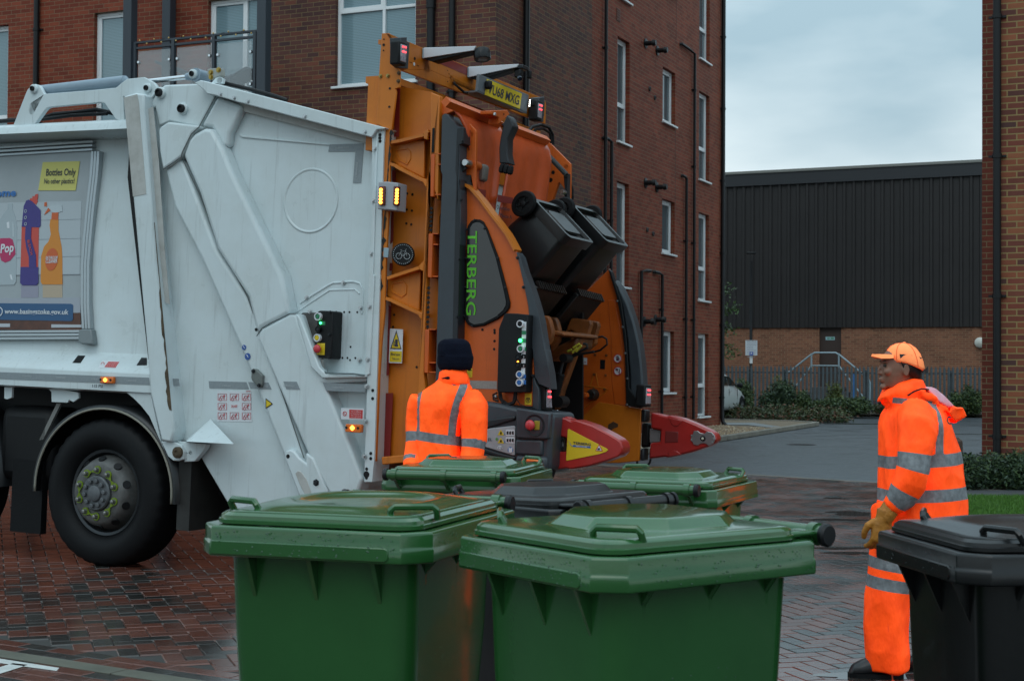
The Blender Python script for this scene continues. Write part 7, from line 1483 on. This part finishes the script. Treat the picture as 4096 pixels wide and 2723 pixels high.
# ---------------------------------------------------------------- head used by both: looks along -x
def head(mb, c, s=1.0, face=1):
    """c = centre between the ears; face along -x"""
    P = lambda x, y, z: Vector(c) + Vector((x, y, z)) * s
    prof = [(-.105, .0, .040, .040), (-.085, -.020, .060, .052), (-.06, -.012, .076, .062), (-.03, -.006, .088, .070), (0, -.002, .094, .074), (.04, .004, .097, .076), (.075, .006, .088, .070), (.1, .008, .065, .055), (.115, .01, .03, .028)]
    mb.loft([[P(cx + a * math.cos(t) * (1.0 if math.cos(t) > 0 else .97), b * math.sin(t), z) for t in [2 * math.pi * k / 24 for k in range(24)]] for z, cx, a, b in prof])
    mb.loft([[P(-.088, .006 * math.cos(t), .028 + .006 * math.sin(t)) for t in [k * math.pi / 4 for k in range(8)]], [P(-.112, .014 * math.cos(t), -.016 + .012 * math.sin(t)) for t in [k * math.pi / 4 for k in range(8)]], [P(-.085, .018 * math.cos(t), -.024 + .010 * math.sin(t)) for t in [k * math.pi / 4 for k in range(8)]]])
    mb.sphere(P(-.092, 0, -.048), (.013 * s, .022 * s, .007 * s), 12, 8); mb.sphere(P(-.090, 0, -.060), (.013 * s, .020 * s, .008 * s), 12, 8); mb.sphere(P(-.080, 0, -.088), (.020 * s, .022 * s, .016 * s), 12, 8)
    for y in (-1, 1):
        mb.sphere(P(-.082, y * .033, .036), (.012 * s, .022 * s, .007 * s), 10, 6); mb.sphere(P(-.070, y * .045, -.012), (.022 * s, .018 * s, .02 * s), 10, 6)
        mb.loft([[P(.012 + .019 * math.cos(t) * q, y * (.073 + h), -.002 + .033 * math.sin(t) * q) for t in [2 * math.pi * k / 14 for k in range(14)]] for h, q in ((-.01, .7), (.006, .95), (.013, 1.0), (.012, .7))])
    mb.tube([P(.02, 0, -.03), P(.032, 0, -.10), P(.045, 0, -.17)], [.060 * s, .054 * s, .062 * s], 16)
def eyes(parent, c, s=1.0):
    for y in (-1, 1):
        q = Vector(c) + Vector((-.082, y * .033, .018)) * s; MB().sphere(q, (.009 * s, .013 * s, .007 * s), 10, 6).build('eye', mat('eye_dark', (.04, .03, .025), .1), parent, smooth='all'); MB().sphere(q + Vector((-.002, 0, .022)) * s, (.008 * s, .024 * s, .004 * s), 10, 6).build('eyebrow', M_hair, parent, smooth='all')
# ================================================================== worker with the orange cap, walking left
WD = 7.2; wp = gp((3560, 2690)); wp.y = WD; wp.x = (3560 - CX) / F * WD
ROT = R(-20)                                        # turned a little away from the camera
man = thing('person', 'person walking left in orange hi-vis jacket, trousers and faded orange cap, with mustard gloves', 'person', mw=Matrix.Translation((wp.x, WD, 0)))
K = WD / F
def W(p, y=0.): return Vector(((p[0] - 3560) * K, y, CAMH - (p[1] - 1484.5) * K))
def row(yz, xl, xr, b, f=zL, p=2.4, cy=0., rot=.0):
    a, c = W(f(xl, yz)), W(f(xr, yz)); return ell((a.x + c.x) / 2, cy, a.z, (c.x - a.x) / 2, b, p=p, rot=rot)
j = MB()
j.loft([row(1640, 440, 1112, .20), row(1520, 445, 1103, .205), row(1400, 440, 1087, .205), row(1250, 440, 1070, .20), row(1100, 445, 1052, .195), row(1000, 445, 1038, .195), row(900, 448, 1003, .195), row(780, 452, 960, .20), row(700, 470, 920, .195), row(650, 505, 880, .17), row(615, 545, 835, .125), row(580, 560, 800, .085), row(540, 575, 775, .07)])
armN = [W(zL(*p), y) for p, y in (((640, 665), -.13), ((632, 780), -.215), ((612, 930), -.24), ((592, 1080), -.245), ((560, 1200), -.24), ((500, 1310), -.225), ((430, 1395), -.21))]; rN = [.078, .083, .080, .077, .075, .064, .044]
limb(j, armN, rN)
armF = [W(zL(*p), y) for p, y in (((700, 665), .13), ((730, 800), .19), ((760, 960), .21), ((760, 1100), .21), ((720, 1250), .20))]; rF = [.075, .08, .074, .066, .05]
limb(j, armF, rF)
# stand-up collar, open towards the chin, and the hood folded down the back
co = [[W(zL(x, y), d) for x, y, d in r_] for r_ in (
    [(480, 640, 0), (500, 632, -.06), (560, 610, -.10), (650, 600, -.11), (740, 600, -.085), (800, 600, 0), (740, 600, .085), (650, 600, .11), (560, 610, .1), (500, 632, .06)],
    [(400, 596, 0), (440, 560, -.06), (540, 520, -.10), (650, 500, -.11), (745, 500, -.085), (790, 510, 0), (745, 500, .085), (650, 500, .11), (540, 520, .1), (440, 560, .06)],
    [(440, 530, 0), (475, 500, -.055), (570, 455, -.085), (660, 428, -.09), (735, 425, -.07), (765, 440, 0), (735, 425, .07), (660, 428, .09), (570, 455, .085), (475, 500, .055)])]
j.loft(co)
j.loft([[W(zL(x, y), d) for x, y, d in r_] for r_ in ([(690, 500, -.12), (820, 560, -.13), (830, 600, -.12), (720, 560, -.12), (690, 520, -.10)], [(720, 500, 0), (880, 590, 0), (870, 650, 0), (760, 600, 0), (720, 540, 0)], [(690, 500, .12), (820, 560, .13), (830, 600, .12), (720, 560, .12), (690, 520, .1)])])
j.loft([[W(zL(x, y), d * .9) for x, y, d in r_] for r_ in ([(800, 575, -.13), (860, 610, -.14), (930, 690, -.13), (850, 650, -.13)], [(900, 625, -.13), (960, 640, -.12), (985, 765, -.09), (920, 690, -.12)], [(985, 640, -.10), (1050, 635, -.09), (1085, 705, -.05), (1010, 770, -.05)], [(990, 640, .06), (1060, 640, .05), (1094, 712, .02), (1005, 770, .03)], [(900, 625, .13), (960, 640, .12), (975, 740, .09), (920, 690, .12)])])
def band_man(p):
    # belts round the body
    x, z = p.x, p.z; d = 9.
    dn, tn = seg_t(p, armN, rN); df, tf = seg_t(p, armF, rF)
    if (dn < 1.22 and p.y < -.165) or (dn < 1.12 and tn > .30):
        for c, h in ((tband[0], .038), (tband[1], .036)): d = min(d, abs(tn - c) - h)
        return d
    if df < 1.2 and p.y > .17: return min(abs(tf - .24) - .035, abs(tf - .42) - .035)
    for yz in (1035, 1302): d = min(d, abs(z - W(zL(900, yz)).z - .07 * (x - W(zL(900, yz)).x) * (1 if yz < 1100 else .7)) - .0295)
    # braces over the shoulders
    z1 = W(zL(0, 1040)).z
    if z > z1:
        xs = W(zL(845, 0)).x
        dx = abs(x - (xs - .02 - .12 * max(0, (z - z1 - .14)))) - .020
        if z < W(zL(0, 600)).z - .005 and p.y < .02: d = min(d, dx)
        d = min(d, max(abs(z + .10 * (x - W(zL(640, 0)).x) - W(zL(640, 598)).z) - .014, x - W(zL(790, 0)).x, W(zL(500, 0)).x - x)) if p.y < .0 else d
    return d
_, ta = seg_t(W(zL(600, 1048), -.2), armN, rN); _, tb_ = seg_t(W(zL(530, 1330), -.19), armN, rN); tband = (ta, tb_)
remesh(j, 'jacket', HV2, man, .009, 3, band_man, wrinkle(.0095, 8.0, 1.7))
# zip line, press stud, lettering on the back, drawcord
MB().lathe(W(zL(418, 608), -.03), (-.2, -1, 0), [(0, .008), (.004, .008), (.006, .004)], 12).build('press_stud', M_blk, man)
MB().tube([W(zL(595, 548), -.125), W(zL(640, 515), -.135), W(zL(700, 493), -.132), W(zL(760, 500), -.12)], .004, 6).build('drawcord', M_blk, man, smooth=True)
bx = Vector((.62, .78, -.08)); o_ = W(zL(872, 750), -.145)
text('C', 'back_lettering', mat('jacket_print', (.05, .03, .035), .6), man, W(zL(880, 762), -.155), Vector((.75, .65, -.05)), (-.1, 0, 1), .052, .036, bold=.02, extr=.004)
for x, y in ((836, 705), (848, 738), (852, 762), (868, 730), (870, 752), (862, 708)): MB().sphere(W(zL(x, y), -.158 + (x - 836) * .0006), (.006, .004, .006), 8, 6).build('back_print_dot', mat('jacket_print', (.05, .03, .035), .6), man, smooth='all')
g = MB(); g.loft([[W(zL(x, y), d) for x, y, d in r_] for r_ in ([(750, 490, -.09), (830, 488, -.08), (900, 545, -.08), (985, 628, -.07), (930, 640, -.09), (860, 600, -.10), (800, 545, -.10)], [(760, 478, 0), (840, 480, 0), (915, 540, 0), (998, 622, 0), (930, 655, 0), (860, 620, 0), (800, 560, 0)], [(750, 490, .09), (830, 488, .08), (900, 545, .08), (985, 628, .07), (930, 640, .09), (860, 600, .1), (800, 545, .1)])])
remesh(g, 'hood_lining', mat('pale_pink_plastic', (.80, .50, .62), .25, spec=.6, col2=(.85, .22, .24), vscale=8), man, .008, 3)
# trousers and boots
tr = MB()
legN = [(zM(640, 200), .0), (zM(560, 420), -.05), (zM(500, 640), -.08), (zM(470, 860), -.09), (zM(462, 1100), -.09), (zM(470, 1300), -.09), (zM(475, 1440), -.09)]
LN = [W(p, y) for p, y in legN]; rL = [.15, .118, .105, .100, .098, .095, .094]; limb(tr, LN, rL, 22)
LFp = [W(p, y) for p, y in ((zM(700, 200), .05), (zM(800, 450), .08), (zM(860, 700), .09), (zM(900, 950), .09), (zM(960, 1150), .09), (zM(1020, 1330), .09))]; limb(tr, LFp, [.15, .118, .102, .095, .09, .085], 22)
tr.sphere(W(zM(760, 170), .02), (.15, .16, .13), 20, 12)
def band_tr(p):
    dn, tn = seg_t(p, LN, rL); df, tf = seg_t(p, LFp, rL[:6])
    q = LN if dn < df else LFp; z = p.z + (.16 if q is LN else .1) * (p.x - q[2].x)
    s = W(zM(470, 580)).z - .01; s2 = W(zM(470, 735)).z - .01
    return min(abs(z - s) - .027, abs(z - s2) - .029)
remesh(tr, 'trousers', HV2, man, .009, 3, band_tr, wrinkle(.0105, 7.0, 5.1))
MB().tube([W(zM(436, 985), -.184), W(zM(440, 1100), -.187), W(zM(455, 1300), -.184), W(zM(478, 1490), -.178)], .0035, 6).build('leg_zip', mat('zip_orange', (.55, .05, .01), .5), man, smooth=True); MB().box(W(zM(480, 1500), -.18), (.014, .006, .02)).build('zip_pull', mat('zip_orange', (.55, .05, .01), .5), man, bevel=.002)
def boot(a, heel, name, y):
    """a = toe pixel, heel = heel pixel"""
    A, B = W(a, y), W(heel, y); d = (B - A).normalized(); L_ = (B - A).length; g = MB(); rings = []
    for t, hw, h in ((-.0, .018, .03), (.06, .038, .055), (.2, .048, .075), (.4, .046, .095), (.6, .042, .13), (.8, .042, .145), (.95, .036, .13), (1.0, .02, .10)):
        c = A + d * L_ * t; rings.append([Vector((c.x, y + hw * math.cos(q), max(.012, .012 + h * (.5 + .5 * math.sin(q))))) for q in [2 * math.pi * k / 14 for k in range(14)]])
    g.loft(rings); o = remesh(g, name, M_boot, man, .007, 3)
    s = MB(); s.loft([[Vector(((A + d * L_ * t).x, y + hw * sg, z)) for t, hw in ((-.01, .022), (.1, .046), (.35, .05), (.7, .046), (1.0, .034)) for sg in (1,)] + [Vector(((A + d * L_ * t).x, y - hw, z)) for t, hw in ((1.0, .034), (.7, .046), (.35, .05), (.1, .046), (-.01, .022))] for z in (.009, .03)]); s.build('sole', M_rub, o)
boot(zM(168, 1480), zM(590, 1490), 'boot', -.09); boot(zM(700, 1400), zM(1090, 1400), 'boot', .09)
# glove hanging at his side, fingers curled
g = MB(); wr = W(zL(405, 1440), -.21); limb(g, [wr + Vector((.03, 0, .05)), wr, wr + Vector((-.02, 0, -.03))], [.043, .044, .040], 14)
glove_hand(g, wr + Vector((-.015, 0, -.02)), (-.16, .0, -1), (-.75, -.35, .2), (.25, -.95, -.1), 1.22); remesh(g, 'glove', M_glove, man, .0045, 3)
g = MB(); wf = armF[-1]; limb(g, [armF[-2], wf, wf + Vector((-.02, 0, -.05))], [.045, .042, .038], 12); glove_hand(g, wf + Vector((-.02, 0, -.05)), (-.3, 0, -1), (-.8, .3, .2), (.2, .95, 0), 1.1); remesh(g, 'glove', M_glove, man, .005, 3)
# body: head with face, neck, trunk and limbs as one surface
hc = W(zL(585, 345)); hs_ = .96; g = MB(); head(g, hc, hs_)
limb(g, [hc + Vector((.04, 0, -.16)), W(zL(690, 800)), W(zL(740, 1200)), W(zL(760, 1560))], [.07, .11, .11, .12], 18)
for A_, r_ in ((armN, .045), (armF, .045)): limb(g, [W(zL(690, 680), A_[0].y * .6)] + A_, [.06] + [r_] * len(A_), 12)
limb(g, [W(zL(760, 1540))] + LN[1:] + [Vector((LN[-1].x, LN[-1].y, .06))], [.1, .08, .07, .06, .055, .05, .05, .045], 14); limb(g, [W(zL(760, 1540))] + LFp[1:] + [Vector((LFp[-1].x, LFp[-1].y, .06))], [.1, .08, .07, .06, .055, .05, .045], 14)
body = remesh(g, 'body', M_skin, man, .0048, 3); eyes(body, hc, hs_)
g = MB(); g.loft([[hc + Vector((x * 1.0, y, z)) * hs_ for x, y, z in r_] for r_ in ([(-.012, -.079, .03), (.0, -.08, .0), (.03, -.079, -.03), (.085, -.05, -.06), (.105, 0, -.065), (.085, .05, -.06), (.03, .079, -.03), (.0, .08, .0), (-.012, .079, .03)], [(-.02, -.078, .075), (.0, -.082, .075), (.04, -.08, .07), (.09, -.055, .06), (.112, 0, .06), (.09, .055, .06), (.04, .08, .07), (.0, .082, .075), (-.02, .078, .075)])], closed=False, cap=False)
o = g.build('hair', M_hair, man, smooth='all', solid=False); sd = o.modifiers.new('s', 'SOLIDIFY'); sd.thickness = .008; sd.offset = 0
# cap
g = MB(); rings = []
cp = lambda x, y, yy: W(zL(x, y), yy)
for s_, zt_ in ((1.0, 0), (1.02, .12), (.98, .35), (.86, .62), (.66, .82), (.38, .95), (.05, 1.0)):
    ring = []
    for k in range(28):
        t = 2 * math.pi * k / 28; x = math.cos(t); y = math.sin(t)
        lo = cp(630 + 148 * x * s_, 300 + (75 * (x * .75 + .12) if x > -.2 else 75 * (-.03) + (x + .2) * 20), .088 * y * s_); hi = cp(620, 138, 0); xx = lo.x * (1) ; z = lo.z + (hi.z - lo.z) * zt_ * (1 - .0 * x); ring.append(Vector((lo.x + (.012 * zt_ * -1), lo.y, z)))
    rings.append(ring)
g.loft(rings, cap=False); capo = g.build('cap', M_cap, man, smooth='all', solid=False); sd = capo.modifiers.new('s', 'SOLIDIFY'); sd.thickness = .004
g = MB(); a = [cp(x, y, d) for x, y, d in ((505, 258, -.088), (480, 262, -.075), (420, 262, -.062), (378, 250, -.035), (362, 245, 0), (378, 250, .035), (420, 262, .062), (480, 262, .075), (505, 258, .088))]; b_ = [cp(x, y, d * .9) for x, y, d in ((510, 232, -.08), (482, 230, -.07), (425, 234, -.058), (385, 228, -.034), (368, 226, 0), (385, 228, .034), (425, 234, .058), (482, 230, .07), (510, 232, .08))]
g.loft([a, b_], cap=False, closed=True); g.add(b_, [tuple(range(len(b_)))]); g.add(a, [tuple(range(len(a)))]); g.build('cap_brim', M_cap, capo, bevel=.003)
MB().sphere(cp(622, 137, 0), (.008, .008, .004), 10, 6).build('cap_button', M_cap, capo, smooth='all')
g = MB(); g.loft([[cp(728, 360, -.074), cp(785, 322, -.045), cp(783, 372, -.042), cp(735, 372, -.072)], [cp(732, 360, -.082), cp(793, 320, -.04), cp(790, 374, -.036), cp(738, 374, -.08)]]); g.build('cap_opening', M_hair, capo)
for k in range(6):
    t = math.pi * k / 3 + .3; pts = []
    for q in rings: pts.append(q[int(k * 28 / 6) % 28])
    c0_ = sum((p for p in rings[3]), Vector()) / 28
    MB().tube([p + (p - Vector((c0_.x, c0_.y, p.z))) * .012 + Vector((0, 0, .0008)) for p in pts], .0016, 5).build('cap_seam', mat('cap_seam', (.85, .17, .05), .8), capo, smooth=True)
# ================================================================== worker with the dark beanie, seen from behind
LD = 8.9; KL = LD / F; lx = (1795 - CX) / F * LD
man2 = thing('person', 'person seen from behind in orange hi-vis fleece and dark navy beanie, facing the lift controls', 'person', mw=Matrix.Translation((lx, LD, 0)))
def V(p, y=0.): q = zK(*p); return Vector(((q[0] - 1795) * KL, y, CAMH - (q[1] - 1473.4) * KL))
def vr(yz, xl, xr, b, p=2.3, cy=0.): a, c = V((xl, yz)), V((xr, yz)); return ell((a.x + c.x) / 2, cy, a.z, (c.x - a.x) / 2, b, p=p)
g = MB()
g.loft([vr(1650, 300, 800, .135), vr(1500, 300, 800, .13), vr(1350, 305, 790, .128), vr(1200, 310, 775, .125), vr(1050, 312, 775, .13), vr(900, 310, 800, .135), vr(800, 320, 860, .135), vr(720, 360, 900, .125), vr(660, 430, 890, .105), vr(610, 500, 850, .085), vr(570, 545, 840, .07), vr(530, 560, 830, .06)])
aR = [V(p, y) for p, y in (((880, 760), -.02), ((905, 850), -.06), ((915, 1000), -.075), ((912, 1180), -.08), ((895, 1330), -.10), ((870, 1480), -.14))]; rR = [.075, .080, .077, .073, .064, .055]; limb(g, aR, rR)
aL = [V(p, y) for p, y in (((360, 770), 0), ((322, 870), .01), ((300, 1050), .02), ((290, 1230), .0), ((278, 1380), -.03), ((270, 1480), -.08))]; rLn = [.062, .062, .055, .052, .05, .045]; limb(g, aL, rLn)
_, tR = seg_t(V((910, 1235), -.08), aR, rR); _, tL = seg_t(V((280, 1175), .0), aL, rLn)
def band2(p):
    dR_, t1 = seg_t(p, aR, rR); dL_, t2 = seg_t(p, aL, rLn); d = 9.
    if dR_ < 1.16 and p.x > V((765, 0)).x: return min(abs(t1 - tR) - .030, abs(t1 - tR - .21) - .03)
    if dL_ < 1.2 and p.x < V((318, 0)).x: return min(abs(t2 - tL) - .032, abs(t2 - tL - .14) - .02)
    d = abs(p.z + .13 * (p.x - V((540, 0)).x) - V((0, 1176)).z) - .0275
    if p.z > V((0, 1176)).z:
        t = (p.z - V((0, 1150)).z) / (V((0, 640)).z - V((0, 1150)).z); xc = 685 + 45 * t + 125 * max(0, t - .3) ** 1.5; xl_ = 318 - 10 * t + 110 * max(0, t - .55) ** 1.3
        d = min(d, abs(p.x - V((xc, 0)).x) - .022 - .004 * t, abs(p.x - V((xl_, 0)).x) - .020)
    return d
remesh(g, 'jacket', HV, man2, .008, 3, band2, wrinkle(.009, 7.5, 9.3))
MB().tube([V((825, 860), -.115), V((850, 830), -.118), V((900, 800), -.115), V((960, 775), -.095), V((1000, 790), -.07)], .004, 6).build('sleeve_seam', mat('hi_vis_seam', (.75, .07, .008), .7), man2, smooth=True)
g = MB(); g.loft([vr(615, 545, 858, .088, cy=-.005), vr(570, 540, 860, .092, cy=-.005), vr(530, 548, 850, .09, cy=-.004), vr(495, 552, 832, .086, cy=-.002), vr(472, 565, 810, .08)])
remesh(g, 'neck_warmer', HV, man2, .006, 2, lambda p: 1., wrinkle(.006, 16, 2.2))
g = MB(); pc2 = V((690, 560), -.086); g.loft([[V((570, 555), -.085), V((640, 535), -.094), V((730, 560), -.09), V((650, 560), -.095)], [V((575, 562), -.08), V((640, 548), -.09), V((720, 567), -.086), V((650, 570), -.09)]]); g.build('inner_collar', M_navy, man2, smooth='all')
g = MB(); g.loft([vr(465, 555, 870, .088), vr(440, 535, 890, .098), vr(400, 524, 897, .104), vr(330, 524, 898, .105), vr(318, 530, 890, .102), vr(310, 527, 887, .100), vr(250, 527, 875, .098), vr(195, 535, 860, .090), vr(165, 560, 835, .075), vr(150, 600, 800, .05), vr(146, 680, 740, .02)])
remesh(g, 'beanie', M_navy, man2, .006, 2, None, wrinkle(.003, 18, 4.4))
MB().tube([V((x, y), d) for x, y, d in ((527, 300, 0), (560, 318, -.075), (640, 328, -.098), (740, 332, -.1), (830, 325, -.075), (890, 302, 0))], .003, 5).build('beanie_fold', M_navy, man2, smooth=True)
h2 = V((700, 390)); g = MB(); m_ = MB(); head(m_, (0, 0, 0), .95)
rz = Matrix.Rotation(R(-80), 3, 'Z'); g.add([h2 + rz @ Vector(v) for v in m_.v], m_.f)
limb(g, [V((690, 600)), V((560, 900)), V((550, 1300)), V((550, 1650))], [.06, .1, .1, .11], 16)
for A_ in (aR, aL): limb(g, [V((620, 720))] + A_, [.06] + [.04] * len(A_), 12)
zf = V((550, 1700)).z
for s in (-1, 1): limb(g, [Vector((V((550, 0)).x, 0, zf + .05)), Vector((V((550, 0)).x + s * .085, 0, zf - .1)), Vector((V((550, 0)).x + s * .09, .0, .42)), Vector((V((550, 0)).x + s * .09, .01, .06))], [.1, .085, .06, .045], 14)
remesh(g, 'body', M_skin, man2, .006, 3)
g = MB(); xc = V((550, 0)).x
for s in (-1, 1): limb(g, [Vector((xc + s * .06, 0, zf + .1)), Vector((xc + s * .085, 0, zf - .15)), Vector((xc + s * .09, .0, .42)), Vector((xc + s * .09, .0, .07))], [.12, .105, .09, .085], 18)
g.sphere((xc, 0, zf + .1), (.18, .13, .14), 18, 10)
remesh(g, 'trousers', HV, man2, .010, 3, lambda p: min(abs(p.z - .42), abs(p.z - .30)) - .028, wrinkle(.006, 8, 3.3))
for s in (-1, 1):
    g = MB(); g.loft([ell(xc + s * .09, .03, .012, .048, .14), ell(xc + s * .09, .03, .05, .048, .135), ell(xc + s * .09, .0, .10, .046, .08), ell(xc + s * .09, -.01, .16, .045, .06)]); remesh(g, 'boot', M_boot, man2, .008, 3)
for A_, sg in ((aR, 1), (aL, -1)):
    g = MB(); w_ = A_[-1]; d = (A_[-1] - A_[-2]).normalized(); glove_hand(g, w_, d, (-sg, .2, 0), (sg * .3, -1, 0), 1.05); remesh(g, 'glove', M_glove, man2, .006, 3)
# ================================================================== white car behind the corner of the flats
cx0 = gp(zW(440, 1232)); cz = math.atan2(dR.y, dR.x)
car = thing('parked_car', 'white hatchback parked behind the corner of the brick apartment block', 'car', mw=Matrix.Translation((cx0.x, cx0.y, 0)) @ Matrix.Rotation(cz, 4, 'Z'))
# local: x forward, right side at y = 0, body extends to +y (left); front axle at x = 0
M_car = mat('pearl_white_paint', (.62, .65, .64), .22, coat=.6); M_cgl = mat('car_glass', (.012, .02, .02), .05, spec=.9)
secs = []
for x, hw, z0, zb_, zr_, rw in ((.72, .55, .30, .58, .60, .4), (.62, .76, .22, .66, .70, .62), (.30, .84, .20, .80, .84, .70), (-.10, .86, .20, .88, .93, .72), (-.55, .865, .20, .92, 1.12, .68), (-1.05, .87, .20, .94, 1.44, .66), (-1.6, .87, .20, .96, 1.52, .68), (-2.3, .865, .20, .97, 1.51, .66), (-2.9, .85, .22, .98, 1.36, .56), (-3.3, .78, .28, .95, 1.05, .60)):
    cy = .87; secs.append([Vector((x, cy + s * a, z)) for s, a, z in ((-1, hw * .93, z0), (-1, hw, z0 + .15), (-1, hw, (z0 + zb_) / 2 + .1), (-1, hw * .96, zb_), (-1, rw, zr_ - .03), (-1, rw * .7, zr_), (1, rw * .7, zr_), (1, rw, zr_ - .03), (1, hw * .96, zb_), (1, hw, (z0 + zb_) / 2 + .1), (1, hw, z0 + .15), (1, hw * .93, z0))])
o = MB().loft(secs).build('body', M_car, car, smooth='all'); sd = o.modifiers.new('s', 'SUBSURF'); sd.levels = 1; sd.render_levels = 1
def cpan(pts, name, m, off=.012): return MB().prism([(x, y, z) for x, y, z in pts], (0, -off, 0)).build(name, m, car, bevel=.004)
for s in (0, 1):
    f = lambda y: y if s == 0 else 1.74 - y
    for pts in (((-.42, .06, .98), (-1.0, .06, 1.0), (-1.32, .06, 1.0), (-1.32, .15, 1.27), (-1.0, .15, 1.25)), ((-1.40, .06, 1.0), (-2.3, .06, 1.02), (-2.4, .15, 1.22), (-2.2, .15, 1.27), (-1.40, .15, 1.28))):
        q = [Vector((x, f(y) - (.02 if s == 0 else -.02), z)) for x, y, z in pts]; MB().prism(q, (0, .02 if s == 0 else -.02, 0)).build('side_window', M_cgl, car)
    MB().sphere((-.50, f(-.06), 1.0), (.07, .10, .075), 12, 8).build('door_mirror', M_blk, car, smooth='all')
    MB().box((-1.35, f(.0), .84), (.17, .03, .03)).build('door_handle', M_car, car, bevel=.008)
    for x in (-.5, -1.42): MB().box((x, f(.012), .6), (.008, .012, .6)).build('door_gap', M_blk, car)
    for x in (0, -2.55):
        wh = thing('wheel', None, None); wh.parent = car; wh.location = (x, f(.06), .31)
        MB().lathe((0, 0, 0), (0, 1 if s else -1, 0), [(-.12, .2), (-.1, .3), (.07, .31), (.085, .29), (.085, .215), (.06, .2)], 28, cap=False).build('tyre', M_rub, wh, smooth=True)
        g = MB(); g.lathe((0, 0, 0), (0, 1 if s else -1, 0), [(.0, .215), (.04, .21), (.075, .215), (.07, .195), (.03, .18), (.03, .001)], 24)
        for k in range(5): t = 2 * math.pi * k / 5; g.box((math.cos(t) * .11, (.045 if s else -.045), math.sin(t) * .11), (.17, .03, .04), Matrix.Rotation(-t, 3, 'Y'))
        g.build('rim', mat('alloy_rim', (.42, .44, .45), .3, metal=.8), wh, smooth=True)
        MB().lathe((x, f(.03), .31), (0, 1 if s else -1, 0), [(.0, .37), (.022, .36), (.022, .31), (0, .3)], 28).build('wheel_arch', M_blk, car)
MB().prism([(-.40, .25, .97), (-1.0, .32, 1.36), (-1.0, 1.42, 1.36), (-.40, 1.49, .97)], (.03, 0, .03)).build('windscreen', M_cgl, car)
for y in (.12, 1.35): MB().box((.60, y + .13, .62), (.16, .28, .12), Matrix.Rotation(.2, 3, 'Y')).build('headlight', M_lens, car, bevel=.03)
